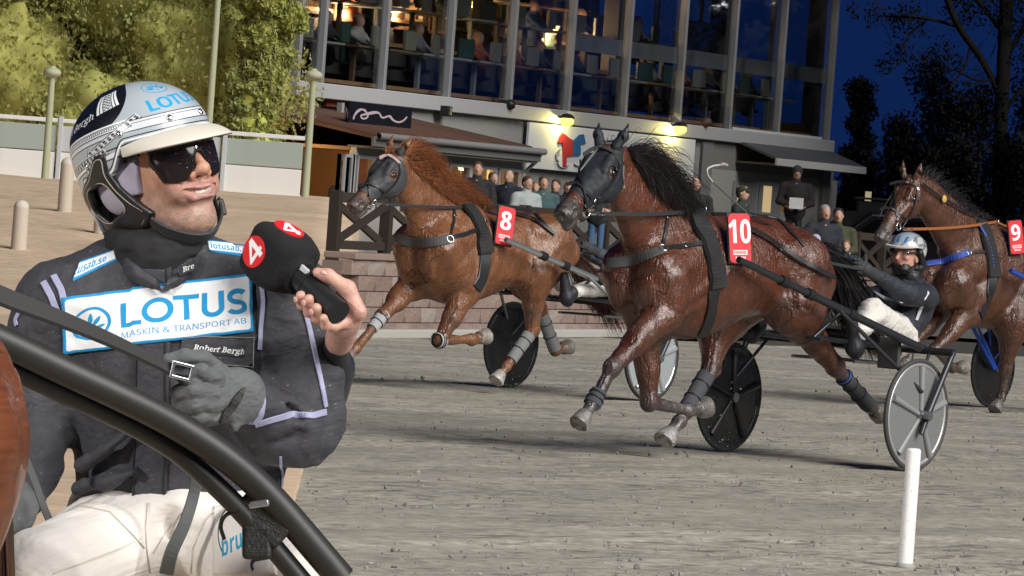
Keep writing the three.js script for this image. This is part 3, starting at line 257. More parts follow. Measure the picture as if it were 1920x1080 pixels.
{ // pale panel fence on top of the bank, and slim pale lamp posts
  const f = thing('pale_fence', 'long pale grey panel fence on the sand bank behind the helmet', 'fence'), d = 81, x0 = -12, x1 = -3.05; f.position.set(0, 1.38, -d); f.scale.y = 1.3; const m1 = mat([.74, .74, .72], .8), m2 = mat([.50, .52, .54], .8); let k = 0;
  for (let x = x0; x < x1 - .3; x += 1.25) { const w = min(1.2, x1 - x); part('panel', box(w - .04, .34, .05, x + w / 2, .19, 0, 0, .01), m1, f); part('panel', box(w - .04, .30, .05, x + w / 2, .52, -.01, 0, .01), k % 3 ? m2 : mat([.34, .40, .36], .8), f); part('post', box(.07, .78, .08, x - .01, .39, .02, 0, .01), m2, f); part('rail', box(w, .05, .06, x + w / 2, .73, .01, 0, .01), m1, f); k++; }
  for (const [px, y0, y1, d, lb] of [[82, 135, 345, 79, 'slim pale lamp post left of the helmet'], [382, -40, 345, 79.5, 'tall pale lamp post standing right of the helmet'], [572, 140, 345, 78.5, 'short pale lamp post near the left end of the stand']]) { const t = thing('lamp_post', lb, 'lamp post', 'pale lamp posts on the bank'), a = at(px, y1 + 20, d), b = at(px, y0, d); t.position.set(a.x, 1.3, a.z); const h = b.y - 1.3; part('post', rod(V(0, 0, 0), V(0, h, 0), .06, .045, 14), mat([.40, .42, .27], .8), t); part('lamp_head', [new THREE.SphereGeometry(.13, 18, 12).scale(1, .6, 1).translate(0, h, 0), rod(V(0, h + .05, 0), V(0, h + .1, 0), .07, .03, 12)], mat([.44, .46, .32], .8), t); }
  for (const [px, py, h] of [[28, 560, .50], [110, 545, .62], [180, 560, .40]]) { const p = G(px, py), t = thing('marker_post', 'stubby white marker post on the pale sand, ' + (px < 60 ? 'leftmost of three' : px < 150 ? 'tallest and middle of three' : 'right of three nearest the shoulder'), 'post', 'white markers on the sand'); p.y = .03 + 1.42 * sst(50, 80, -p.z); t.position.copy(p); part('shaft', rod(V(0, 0, 0), V(0, h, 0), .095, .09, 14), mat([.55, .48, .40], .8), t); part('cap', new THREE.SphereGeometry(.09, 14, 8, 0, 7, 0, PI / 2).translate(0, h, 0), mat([.6, .55, .48], .8), t); }
}
// night side on the right: bare tree and black shrubs
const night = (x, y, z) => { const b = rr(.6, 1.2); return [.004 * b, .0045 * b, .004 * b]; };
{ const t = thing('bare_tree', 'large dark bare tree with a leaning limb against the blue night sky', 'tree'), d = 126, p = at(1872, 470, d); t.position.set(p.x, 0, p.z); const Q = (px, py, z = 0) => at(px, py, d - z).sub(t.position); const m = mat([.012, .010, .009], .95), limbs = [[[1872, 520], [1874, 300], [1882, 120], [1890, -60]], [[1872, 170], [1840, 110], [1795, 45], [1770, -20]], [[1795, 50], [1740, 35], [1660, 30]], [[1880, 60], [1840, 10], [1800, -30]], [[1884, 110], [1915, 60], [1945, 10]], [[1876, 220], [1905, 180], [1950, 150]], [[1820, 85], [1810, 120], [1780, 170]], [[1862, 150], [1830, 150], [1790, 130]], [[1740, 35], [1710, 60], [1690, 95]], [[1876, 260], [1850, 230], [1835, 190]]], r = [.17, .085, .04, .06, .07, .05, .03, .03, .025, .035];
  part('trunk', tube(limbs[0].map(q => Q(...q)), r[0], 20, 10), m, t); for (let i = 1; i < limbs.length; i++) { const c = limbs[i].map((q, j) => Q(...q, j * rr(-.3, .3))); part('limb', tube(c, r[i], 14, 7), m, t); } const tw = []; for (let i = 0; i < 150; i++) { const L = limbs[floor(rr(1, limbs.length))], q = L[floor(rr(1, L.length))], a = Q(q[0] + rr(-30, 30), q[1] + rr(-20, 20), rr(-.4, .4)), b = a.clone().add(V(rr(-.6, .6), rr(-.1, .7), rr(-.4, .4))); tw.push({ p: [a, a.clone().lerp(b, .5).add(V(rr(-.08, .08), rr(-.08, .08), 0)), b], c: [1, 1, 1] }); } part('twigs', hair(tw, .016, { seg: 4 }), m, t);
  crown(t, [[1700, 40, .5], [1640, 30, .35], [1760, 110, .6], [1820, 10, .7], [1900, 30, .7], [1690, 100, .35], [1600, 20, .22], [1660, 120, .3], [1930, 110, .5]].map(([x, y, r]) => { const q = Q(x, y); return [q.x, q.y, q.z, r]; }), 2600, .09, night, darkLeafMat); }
[[2720, -2100, 92, 4.2, 'very tall unseen tree added for shade well beyond the right edge, nearest the stand'], [2560, -1700, 108, 4.2, 'very tall unseen tree added for shade beyond the right edge behind the tallest'], [2420, -1400, 124, 4.2, 'very tall unseen tree added for shade beyond the right edge, farthest away'], [2040, -60, 122, 1.6, 'unseen tree added for shade just beyond the right edge'], [2190, -90, 116, 1.8, 'unseen tree added for shade farther beyond the right edge'], [2120, -40, 104, 1.6, 'unseen tree added for shade near the right edge, out of view'], [1598, 140, 128, .62, 'narrow dark shrub right beside the corner of the stand'], [1662, 205, 134, .9, 'low dark shrub in the middle of the night trees'], [1735, 95, 130, 1.25, 'broad dark tree shape left of the bare trunk'], [1820, 150, 124, 1.15, 'dark shrub directly under the leaning limb'], [1925, 120, 127, 1.2, 'dark shrub at the right edge of the view'], [1610, 268, 121, .8, 'lowest black bush behind the porch roof'], [1700, 262, 120, 1.0, 'black bush behind the ears of horse number nine'], [1790, 255, 121, 1.1, 'black bush behind the mane of horse number nine'], [1890, 250, 119, 1.1, 'black bush above the back of horse number nine']].forEach(([px, py, d, r, lb]) => { const topY = at(px, py, d).y; tree(px, 0, d, topY, r, lb, 'shrub', { name: 'dark_shrub', y0: .4, n: r > 3 ? 34 : 12, leaves: r > 3 ? 24000 : 9000, size: r > 3 ? .45 : .11, inner: r > 3 ? [.012, .014, .010] : 0, tr: .08, col: night, m: darkLeafMat }); });  // trees beyond the right edge are added unseen to shade stand and shrubs
// ------------------------------------------------------------------ onlookers
function makePerson(px, py, d, h, lab, o = {}) { // py: top of the head
  const top = at(px, py, d), t = thing('person', lab, 'person', 'onlookers behind the rail'); t.position.set(top.x, top.y - h, top.z); t.rotation.y = o.turn || 0; const s = h / 1.75, skin = o.skin || [.50, .30, .22], R = rr(-.02, .02);
  const B = new Field(.03); B.ell(V(0, 1.625, .01), [.075, .115, .095], skin).cap(V(0, 1.45, -.01), V(0, 1.57, 0), .055, .05, skin).cap(V(0, 1.635, .09), V(0, 1.6, .112), .012, .016, skin, .02).ell(V(0, 1.555, .045), [.05, .045, .055], skin).ell(V(.078, 1.62, 0), [.015, .03, .02], skin, .01).ell(V(-.078, 1.62, 0), [.015, .03, .02], skin, .01); const hp = o.hands || [[.16, 1.02, .24], [-.14, 1.0, .24]]; for (const q of hp) { B.ell(V(...q), [.04, .035, .05], skin, .02); for (let f = 0; f < 4; f++) B.cap(V(q[0] * .8, q[1] - .02 + f * .017, q[2] + .03), V(q[0] * .45, q[1] - .02 + f * .017, q[2] + .05), .01, .009, skin, .008); B.cap(V(q[0], q[1] + .03, q[2]), V(q[0] * .6, q[1] + .055, q[2] + .04), .012, .01, skin, .008); }
  B.cap(V(-.085, .1, 0), V(-.085, .06, .12), .05, .045, [.02, .02, .02]).cap(V(.085, .1, 0), V(.085, .06, .12), .05, .045, [.02, .02, .02]).cap(V(-.085, .1, 0), V(-.08, .9, 0), .05, .07, o.trousers || [.03, .03, .04]).cap(V(.085, .1, 0), V(.08, .9, 0), .05, .07, o.trousers || [.03, .03, .04]).cap(V(0, .9, 0), V(0, 1.4, 0), .1, .1, skin).cap(V(.30, 1.1, -.02), V(hp[0][0], hp[0][1], hp[0][2]), .04, .03, skin).cap(V(-.30, 1.1, -.02), V(hp[1][0], hp[1][1], hp[1][2]), .04, .03, skin); const c3 = (X, Y, Z) => B.color(X, Y, Z);
  part('body', meshField(B, V(-.36, -.02, -.22), V(.36, 1.8, .42), .024, { col: c3 }), mat([1, 1, 1], .7, { vertexColors: true }), t);
  const C = new Field(.06), cc = o.coat || [.02, .02, .025], ex = lerp(.0, 1, .5); C.ell(V(0, 1.22, 0), [.215, .26, .145], cc).ell(V(0, .95, .0), [.2, .22, .14], cc).cap(V(-.2, 1.39, -.01), V(.2, 1.39, -.01), .075, .075, cc).cap(V(0, 1.42, 0), V(0, 1.5, 0), .085, .075, cc, .03); hp.forEach((q, i) => { const sx = i ? -1 : 1, e = V(sx * .29, 1.1, .0); C.cap(V(sx * .23, 1.37, -.01), e, .078, .065, cc, .03).cap(e, V(q[0] * 1.05, q[1] + .02, q[2] - .05), .062, .048, cc, .03); }); C.disp = (x, y, z) => .008 * noise(x * 13, y * 17, z * 13);
  part('coat', meshField(C, V(-.42, .68, -.26), V(.42, 1.62, .36), .024), mat(cc, .85), t);
  const Hh = new Field(.03), hc = o.hair || [.06, .035, .02]; if (!o.bald) { if (o.hat) Hh.ell(V(0, 1.675, -.005), [.095, .1, .11], hc).cap(V(0, 1.63, 0), V(0, 1.63, .0), .088, .088, hc, .02); else Hh.ell(V(0, 1.675, -.018), [.084, .082, .1], hc).ell(V(0, 1.62, -.05), [.078, .08, .06], hc); if (o.cap) Hh.cap(V(-.03, 1.67, .1), V(.03, 1.67, .1), .03, .03, hc, .03); if (o.long) Hh.cap(V(.05, 1.6, -.04), V(.09, 1.4, .04), .06, .04, [.22, .12, .06]).cap(V(-.05, 1.6, -.04), V(-.08, 1.42, .02), .06, .04, [.22, .12, .06]); part(o.hat ? 'hat' : o.cap ? 'cap' : 'hair', meshField(Hh, V(-.16, 1.3, -.2), V(.16, 1.82, .2), .016, { col: (X, Y, Z) => Hh.color(X, Y, Z) }), mat([1, 1, 1], .9, { vertexColors: true }), t); }
  t.scale.setScalar(s); return t; }
const dk = [.022, .022, .027];
makePerson(897, 303, 90, 1.78, 'person in black coat with brown hair under the lit window', { coat: [.02, .018, .02] });
makePerson(832, 312, 91, 1.72, 'person in dark coat half hidden by the flying chestnut mane', { coat: dk, turn: .5, hair: [.03, .02, .015] });
makePerson(956, 318, 92, 1.70, 'person in navy coat beside the last lit window', { coat: [.02, .025, .045], bald: true, turn: -.5 });
makePerson(990, 330, 88, 1.66, 'person in pale grey jacket left of the group by the white sign', { coat: [.36, .40, .40], turn: .6 });
makePerson(1020, 330, 89, 1.66, 'person in teal scarf and dark jacket standing behind clasped hands', { coat: [.05, .10, .11], hair: [.08, .05, .03], turn: .2 });
makePerson(1043, 336, 91, 1.68, 'person in black jacket right behind the muzzle of horse number ten', { coat: dk, turn: -.3 });
makePerson(1305, 332, 88, 1.74, 'bald person in black with clasped hands above the black mane', { coat: [.015, .015, .017], bald: true, hands: [[.05, 1.08, .27], [-.05, 1.06, .27]] });
makePerson(1393, 349, 85, 1.64, 'person in dark green coat and cap seen from the side by the lit doors', { coat: [.022, .032, .025], cap: true, hair: [.03, .035, .03], turn: 1.2, hands: [[.16, 1.05, .3], [.05, 1.02, .34]] });
makePerson(1496, 312, 98, 1.78, 'tall person in dark jacket holding a white paper under the porch roof', { coat: [.035, .028, .03], hair: [.05, .055, .06], hat: true, hands: [[.07, .98, .25], [-.08, .98, .25]] });
{ const p = thing('paper', 'white paper in the hands of the tall person under the porch roof', 'paper'), q = at(1493, 381, 97.65); p.position.copy(q); part('sheet', box(.27, .2, .012, 0, 0, 0, .2, .004), M.white, p); part('fold', box(.26, .01, .03, 0, -.1, .01), M.white, p); const st = thing('concrete_step', 'grey concrete step under the tall person by the stand', 'step'), z = at(1496, 440, 98); st.position.set(z.x, TERR, z.z); const h = at(1496, 312, 98).y - 1.78 - TERR; if (h > .05) part('tread', box(1.6, h, 1.2, 0, h / 2, 0, 0, .02), mat([.16, .155, .15], .9), st); part('nosing', box(1.6, .04, .05, 0, max(.05, h) - .03, .61), mat([.1, .1, .1], .9), st); }
makePerson(1548, 384, 83, 1.76, 'grey haired person in dark jacket at the corner of the stand', { coat: [.022, .025, .035], hair: [.3, .28, .27], turn: .3 });
makePerson(1573, 390, 83.5, 1.72, 'person in olive green jacket and blue jeans near the dark car', { coat: [.055, .06, .03], trousers: [.05, .08, .15], hair: [.02, .02, .02] });
makePerson(1530, 441, 78.5, 1.36, 'child in pale lilac hat and purple jacket at the rail', { coat: [.12, .05, .12], hat: true, long: true, hair: [.42, .44, .58], skin: [.55, .34, .28], turn: .5 });
makePerson(1587, 450, 79.2, 1.32, 'child with brown hair in navy jacket at the rail', { coat: [.02, .03, .07], hair: [.20, .11, .05], skin: [.56, .35, .27], turn: -.1 });
makePerson(1126, 318, 67.5, 1.25, 'person in blue jeans seen below the jaw of horse number ten', { coat: [.03, .03, .035], trousers: [.05, .12, .24] });
makePerson(926, 322, 94, 1.7, 'person in brown jacket between the black coat and the navy coat', { coat: [.05, .035, .025], turn: .4, hair: [.12, .08, .05] });
makePerson(1006, 340, 93, 1.62, 'person in dark red scarf and grey coat peering between two jackets', { coat: [.09, .04, .045], turn: -.2, hair: [.2, .14, .08] });
makePerson(1066, 338, 90, 1.66, 'person in dark jacket behind the hood of horse number ten', { coat: dk, turn: .1, bald: true });
makePerson(652, 318, 92, 1.72, 'person in black at the left end of the lit windows', { coat: dk });
{ // dark parked car beyond the terrace
  const c = thing('parked_car', 'dark parked car in the black shade right of the stand', 'car'), p = at(1668, 440, 104); c.position.set(p.x, TERR, p.z); c.rotation.y = .25; const s = new THREE.Shape(); [[-2.1, .3], [-2.15, .62], [-1.95, .85], [-1.2, .95], [-.65, 1.38], [.75, 1.42], [1.45, 1.0], [2.05, .85], [2.12, .5], [2.05, .28]].forEach(([x, y], i) => i ? s.lineTo(x, y) : s.moveTo(x, y)); part('body', new THREE.ExtrudeGeometry(s, { depth: 1.5, bevelSize: .08, bevelThickness: .1, bevelSegments: 3 }).translate(0, 0, -.75), mat([.008, .004, .006], .4), c); const g = new THREE.Shape(); [[-1.05, .98], [-.6, 1.32], [.7, 1.35], [1.25, 1.02]].forEach(([x, y], i) => i ? g.lineTo(x, y) : g.moveTo(x, y)); part('window', new THREE.ExtrudeGeometry(g, { depth: 1.75, bevelEnabled: false }).translate(0, 0, -.875), mat([.01, .01, .012], .08), c); for (const x of [-1.3, 1.3]) for (const z of [-.8, .8]) { const w = part('wheel', new THREE.CylinderGeometry(.32, .32, .2, 24).rotateX(PI / 2).translate(x, .32, z), M.rubber, c); part('rim', new THREE.CylinderGeometry(.19, .19, .22, 16).rotateX(PI / 2).translate(x, .32, z), M.steel, w); } for (const z of [-.55, .55]) part('headlight', box(.1, .12, .3, -2.14, .7, z, 0, .03), M.chrome, c);
  const w = thing('lit_kiosk', 'small dim lit window on a dark kiosk far behind the car', 'kiosk'), q = at(1628, 368, 112); w.position.set(q.x, TERR, q.z); const hy = q.y - TERR; part('wall', box(.6, 1.75, .6, .1, .87, -.35, 0, .02), mat([.012, .012, .014], .9), w); part('window', box(.13, .2, .03, 0, hy, -.02), new THREE.MeshStandardMaterial({ color: lin(.2, .18, .12), emissive: lin(.9, .78, .5), emissiveIntensity: .3 }), w); part('roof', box(.7, .06, .7, .1, 1.78, -.35, 0, .02), M.black, w); }
{ // white post in the foreground
  const b = G(1697, 1063), t = thing('white_post', 'short round white post at the near edge of the track', 'post'); t.position.copy(b); const h = at(1713, 840, -b.z).y; part('shaft', new THREE.LatheGeometry([[0, -.02], [.034, -.02], [.033, .2], [.0325, h - .012], [.028, h - .003], [.0, h]].map(q => new THREE.Vector2(...q)), 32), mat([1, 1, 1], .5, { map: canvasTex(128, 512, (c, W, H) => { c.fillStyle = '#e8e8e5'; c.fillRect(0, 0, W, H); for (let i = 0; i < 500; i++) { const y = H - pow(rnd(), 2.2) * H; c.fillStyle = `rgba(120,112,98,${.08 + .35 * rnd()})`; c.beginPath(); c.ellipse(rnd() * W, H - y * 0 - (H - y), rr(.4, 2), rr(.4, 3), 0, 0, 7); c.fill(); } for (let i = 0; i < 22; i++) { c.strokeStyle = `rgba(90,88,84,${.1 + .3 * rnd()})`; c.lineWidth = rr(.6, 1.6); const x = rnd() * W, y = rnd() * H; c.beginPath(); c.moveTo(x, y); c.lineTo(x + rr(-14, 14), y + rr(-8, 8)); c.stroke(); } }) }), t); part('foot_collar', new THREE.LatheGeometry([[.034, -.02], [.046, 0], [.042, .012], [.034, .018]].map(q => new THREE.Vector2(...q)), 24), mat([.3, .3, .29], .7), t); }
// ------------------------------------------------------------------ race horses
class Frame { constructor(M, h) { this.h = h.clone().setY(0).normalize(); this.r = V(-this.h.z, 0, this.h.x); this.M = M.clone().setY(0); }
  loc(w) { const q = w.clone().sub(this.M); return V(q.dot(this.h), q.y, q.dot(this.r)); }
  dir(d) { return V(d.dot(this.h), d.y, d.dot(this.r)); }
  J(px, py, c = 0) { const d = ray(px, py), o = camera.position.clone().sub(this.M), t = (-c - o.dot(this.r)) / d.dot(this.r); return this.loc(camera.position.clone().addScaledVector(d, t)); }
  put(o) { o.position.copy(this.M); o.rotation.y = atan2(-this.h.z, this.h.x); } }
const hairTex = dataTex(512, (u, v) => .72 + tn(u, v, 10, 3) * .34 + tn(u, v, 120, 2, 30) * .34), hairBump = dataTex(512, (u, v) => .5 + tn(u, v, 16, 3, 56) * .6 + tn(u, v, 60, 2, 120) * .3 + tn(u, v, 12, 2) * .25);
const wetRough = dataTex(512, (u, v) => .40 + tn(u, v, 16, 4, 7) * .42 + tn(u, v, 90, 2, 26) * .26);
const TUP = V(0, 1, 0), grey = [.06, .057, .06];
function buildHorse(F, o) {
  const J = (a, c = 0) => F.J(a[0], a[1], a[2] ?? c), c1 = o.coat, c2 = o.dark || c1, pts = o.pts;
  const root = thing('race_horse', o.label, 'horse'); F.put(root);
  const B = new Field(.07);
  // trunk and neck
  B.loft(o.trunk.map(([x, a, b, w]) => { const t = J([x, a]), q = J([x, b]); return { c: t.clone().lerp(q, .5), h: (t.y - q.y) / 2, w, e: .10 }; }), TUP, c1, .06);
  B.loft(o.neck.map(([x, y, h, w]) => ({ c: J([x, y]), h, w, e: .12 })), TUP, c1, .16);
  // head
  const H0 = J(pts.poll), H1 = J(pts.nose), ax = H1.clone().sub(H0), L = ax.length(); ax.normalize(); const hu = V(0, 1, 0).addScaledVector(ax, -ax.y).normalize(), hs = V().crossVectors(ax, hu);
  const hp = (t, v, s = 0) => H0.clone().addScaledVector(ax, t * L).addScaledVector(hu, v).addScaledVector(hs, s), Hd = new Field(.03), mz = o.muzzle || grey;
  const sec = [[-.06, .10, .06], [.1, .20, .088], [.26, .245, .098], [.42, .215, .085], [.58, .165, .064], [.74, .135, .054], [.88, .125, .056], [.97, .11, .052], [1.02, .075, .036]];
  Hd.loft(sec.map(([t, dp, w]) => ({ c: hp(t, -dp / 2 + .012), h: dp / 2 * 1.04, w: w * 1.13, e: t < .3 ? -.12 : .12 })), hu, c1, .03);
  for (const s of [-1, 1]) { Hd.ell(hp(.24, -.14, s * .058), [.13, .10, .05], c1, .04, new THREE.Quaternion().setFromUnitVectors(V(1, 0, 0), ax)).cap(hp(.19, .005, s * .07), hp(.34, -.012, s * .074), .024, .018, c1, .03).cap(hp(.40, -.055, s * .078), hp(.62, -.05, s * .05), .017, .012, c1, .035)
    .ell(hp(.285, -.05, s * .094), [.028, .024, .022], [.01, .006, .004], .012).cap(hp(.9, -.035, s * .045), hp(.96, -.055, s * .04), .026, .03, mz, .02); Hd.ell(hp(.935, -.045, s * .070), [.036, .025, .024], null, .012, new THREE.Quaternion().setFromUnitVectors(V(1, 0, 0), ax), 1);
    // ears
    const eb = hp(o.earBack ? -.04 : .01, .015, s * .052), et = eb.clone().addScaledVector(hu, o.earBack ? .05 : .085).addScaledVector(ax, o.earBack ? -.15 : -.125).addScaledVector(hs, s * .045), em = eb.clone().lerp(et, .45).addScaledVector(hs, s * .012); Hd.cap(eb, em, .024, .026, o.earCol || c1, .02).cap(em, et, .025, .0025, o.earCol || c1, .012); const ef = em.clone().addScaledVector(ax, .028); Hd.cap(ef.clone().addScaledVector(hu, -.02), ef.clone().addScaledVector(hu, .05).addScaledVector(hs, s * .012), .016, .007, null, .01, 1); }
  Hd.cap(hp(.84, -.135), hp(.96, -.13), .034, .030, o.lip || [.20, .18, .17], .02).cap(hp(.97, -.085), hp(1.0, -.06), .036, .03, mz, .025);
  Hd.cap(hp(.86, -.1, .07), hp(1.03, -.105, .03), .006, .004, null, .008, 1).cap(hp(.86, -.1, -.07), hp(1.03, -.105, -.03), .006, .004, null, .008, 1);
  B.cap(hp(.02, -.05), hp(.3, -.12), .085, .07, c1, .08);
  // shoulders, chest, haunches
  const wd = pts.withers ? J(pts.withers) : null;
  for (const s of [-1, 1]) { const z = -s; const el = J(pts[s > 0 ? 'eL' : 'eR']), sh = V(o.chestX - .17, 1.13, z * .150), st = J(pts[s > 0 ? 'sL' : 'sR']), hip = V(o.hipX, 1.25, z * .17);
    B.cap(V(o.withX - .05, 1.36, z * .09), sh, .105, .13, c1, .1).cap(sh, el, .135, .105, c1, .1).ell(V(o.chestX - .12, 1.02, z * .10), [.11, .15, .11], c1, .06).cap(V(o.withX - .16, 1.2, z * .15), el.clone().add(V(-.05, .05, 0)), .12, .1, c1, .1);
    B.cap(hip, st, .20, .155, c1, .1).cap(V(o.hipX - .2, 1.14, z * .14), st.clone().lerp(J(pts[s > 0 ? 'hL' : 'hR']), .25), .16, .11, c1, .1).ell(V(o.hipX + .17, 1.30, z * .21), [.09, .07, .06], c1, .08); }
  // legs
  const S = o.socks || {}; const lw = c => c;
  const leg = (n, hind, s) => { const z = -s, E = J(pts[hind ? (s > 0 ? 'sL' : 'sR') : (s > 0 ? 'eL' : 'eR')]), K = J(pts[n + 'K']), Fe = J(pts[n + 'F']), Ho = J(pts[n + 'H']), lc = o.leg, mid = E.clone().lerp(K, .55), cs = c => c;
    if (hind) { B.cap(E, mid, .125, .082, c1, .07).cap(mid, K, .082, .052, c1, .03); const up = E.clone().sub(K).normalize(), cn = Fe.clone().sub(K).normalize(), back = up.clone().add(cn).multiplyScalar(-1); if (back.length() < .15) back.set(-1, .2, 0); back.normalize(); const pt = K.clone().addScaledVector(back, .055).addScaledVector(up, .03); B.cap(K, pt, .047, .03, c2, .03).cap(pt, E.clone().lerp(K, .55).addScaledVector(back, .04), .022, .03, c1, .03).cap(K, K.clone().lerp(Fe, .2), .052, .043, lc, .03); }
    else { B.cap(E, mid, .095, .075, c1, .06).cap(mid, K, .072, .047, c2, .03).ell(K, [.054, .056, .052], lc, .025); const mu = E.clone().lerp(K, .3).add(V(.02, .02, z * .02)); B.ell(mu, [.07, .12, .06], c1, .06, new THREE.Quaternion().setFromUnitVectors(V(0, 1, 0), E.clone().sub(K).normalize())); }
    const cd = Fe.clone().sub(K), r1 = hind ? .040 : .036; B.cap(K, Fe, r1, r1 * .86, lc, .02); const bk = V().crossVectors(V(0, 0, 1), cd).normalize().multiplyScalar(cd.y < 0 ? -1 : -1).multiplyScalar(.022); B.cap(K.clone().addScaledVector(cd, .15).add(bk), Fe.clone().add(bk), .017, .022, lc, .02).ell(Fe, [.047, .046, .045], lc, .02);
    const hd = Ho.clone().sub(Fe), hl = hd.length(); hd.normalize(); const cor = Fe.clone().addScaledVector(hd, max(.05, hl - .07)), toe = Fe.clone().addScaledVector(hd, max(.13, hl + .015)); B.cap(Fe, cor, .036, .039, lc, .02);
    const R = .066, r = .050, hL = toe.distanceTo(cor); B.add((x, y, zz) => { const u = (x - cor.x) * hd.x + (y - cor.y) * hd.y + (zz - cor.z) * hd.z, q = sqrt(max(0, (x - cor.x) ** 2 + (y - cor.y) ** 2 + (zz - cor.z) ** 2 - u * u)), rad = lerp(r, R, clamp(u / hL, -.2, 1.2)); return max(q - rad, u - hL, -u - .012) * .92; }, cor.clone().lerp(toe, .5), .12, o.hoof?.[n] || [.30, .28, .25], .008);
    return { E, K, Fe, Ho, toe, cor }; };
  const legs = { LF: leg('LF', 0, 1), RF: leg('RF', 0, -1), LH: leg('LH', 1, 1), RH: leg('RH', 1, -1) };
  const gl = []; for (const [n, e] of [['L', 1], ['R', -1]]) { const el = J(pts['e' + n]), st = J(pts['s' + n]), w = o.withX, c = o.chestX; gl.push([e, w + .12, 1.42, c - .03, 1.12, .012, .03], [e, c - .03, 1.12, c - .10, .92, .010, .03], [e, w - .16, 1.32, lerp(w - .2, el.x - .12, .6), 1.02, .012, .032], [e, lerp(w - .2, el.x - .12, .6), 1.02, el.x - .10, el.y + .04, .014, .03], [e, w + .0, 1.18, c - .25, 1.02, .007, .03], [e, o.hipX + .34, 1.30, st.x + .15, st.y + .12, .016, .045], [e, o.hipX + .02, 1.2, st.x - .02, st.y + .06, .008, .03], [e, o.hipX - .18, 1.18, lerp(st.x, o.hipX - .3, .7), st.y + .05, .009, .028]); for (let i = 0; i < 7; i++) gl.push([e, w - .30 - i * .085, 1.18 - i * .01, w - .38 - i * .09, .93, .0028, .02]); }
  const lines = (x, y, z) => { let s = 0; const e = z < 0 ? 1 : -1; for (const g of gl) { if (g[0] !== e) continue; const dx = g[3] - g[1], dy = g[4] - g[2], t = clamp(((x - g[1]) * dx + (y - g[2]) * dy) / (dx * dx + dy * dy), 0, 1), q = ((x - g[1] - dx * t) ** 2 + (y - g[2] - dy * t) ** 2) / (g[6] * g[6]); if (q < 6) s = max(s, g[5] * exp(-q)); } return s * sst(.03, .10, abs(z)); };
  const groove = (x, y, z) => lines(x, y, z) + .007 * noise(x * 7 + o.seed, y * 9, z * 7) + .0035 * noise(x * 22, y * 14, z * 22 + o.seed);
  B.disp = (x, y, z, d) => d < .05 ? groove(x, y, z) : 0; Hd.disp = (x, y, z, d) => d < .04 ? .0022 * noise(x * 28 + o.seed, y * 28, z * 28) : 0;
  const mud = (x, y, z, c, nx, ny) => { let [r, g, b] = c; const m = sst(.30, .75, fbm(x * 6, y * 6, z * 6 + o.seed) * .9 + (o.mud || 0) * sst(1.15, .45, y)), k = .45 * m; r = lerp(r, .15, k); g = lerp(g, .125, k); b = lerp(b, .115, k); const v = 1 + .25 * fbm(x * 3, y * 3, z * 3 + o.seed, 2); return [r * v, g * v, b * v]; };
  const uv = (x, y, z, nx, ny, nz) => abs(nx) > .75 ? [z * 1.6, y * 1.6] : [x * 1.6, y * 1.6 + z * .6];
  const coat = mat([1, 1, 1], 1, { phys: true, vertexColors: true, map: hairTex, roughnessMap: wetRough, bumpMap: hairBump, bumpScale: .011, clearcoat: (o.wet ?? .35) * .6, clearcoatRoughness: .3, specularIntensity: .95, ior: 1.6 });
  const bx0 = -1.05 + (o.x0 || 0), body = meshField(B, V(bx0, -.08, -.62), V(3.15, 2.0, .62), .0135, { uv, col: (x, y, z) => mud(x, y, z, B.color(x, y, z, .02)) });
  const hlo = hp(.5, -.05).addScalar(-.52), hhi = hp(.5, -.05).addScalar(.52), head = meshField(Hd, hlo, hhi, .0075, { uv, col: (x, y, z) => { const t = (x - H0.x) * ax.x / L + (y - H0.y) * ax.y / L + (z - H0.z) * ax.z / L, k = sst(.74, .9, t + .06 * noise(x * 14, y * 14, z * 14)); const c = Hd.color(x, y, z, .006); return mud(x, y, z, c.map((q, i) => lerp(q, mz[i], k * .9))); } });
  part('body', [body, head], coat, root);
  for (const s of [-1, 1]) { const e = part('eye', new THREE.SphereGeometry(.021, 18, 14), mat([.012, .007, .004], .06, { phys: true, clearcoat: 1 }), root); e.position.copy(hp(.285, -.05, s * .101)); }
  // joined field for laying harness on the skin
  const All = { d: (x, y, z) => min(B.d(x, y, z), Hd.d(x, y, z)) }, co = F.loc(camera.position);
  const S3 = (px, py, off = .006, fld = All) => { const w = ray(px, py), d = F.dir(w).normalize(), t0 = co.length() - 3, h = hitField(fld, co, d, t0 - 1, t0 + 9); return h ? { p: h.p.addScaledVector(h.n, off), n: h.n } : null; };
  const run = (path, off = .006, c = .1) => { const out = []; let last = null; for (let i = 0; i < path.length - 1; i++) { const n = max(2, Math.ceil(hypot(path[i + 1][0] - path[i][0], path[i + 1][1] - path[i][1]) / 6)); for (let k = i ? 1 : 0; k <= n; k++) { const x = lerp(path[i][0], path[i + 1][0], k / n), y = lerp(path[i][1], path[i + 1][1], k / n), s = S3(x, y, off); if (s) { out.push(s); last = s; } else out.push({ p: F.J(x, y, last ? -last.p.z : c), n: last ? last.n : V(0, 0, -1) }); } }
    for (let it = 0; it < 2; it++) for (let i = 1; i < out.length - 1; i++) { out[i].p = out[i].p.clone().multiplyScalar(2).add(out[i - 1].p).add(out[i + 1].p).multiplyScalar(.25); out[i].n = out[i].n.clone().add(out[i - 1].n).add(out[i + 1].n).normalize(); } return out; };
  return { root, F, B, Hd, All, S3, run, hp, H0, H1, ax, hu, hs, L, legs, J, coat, o };
}
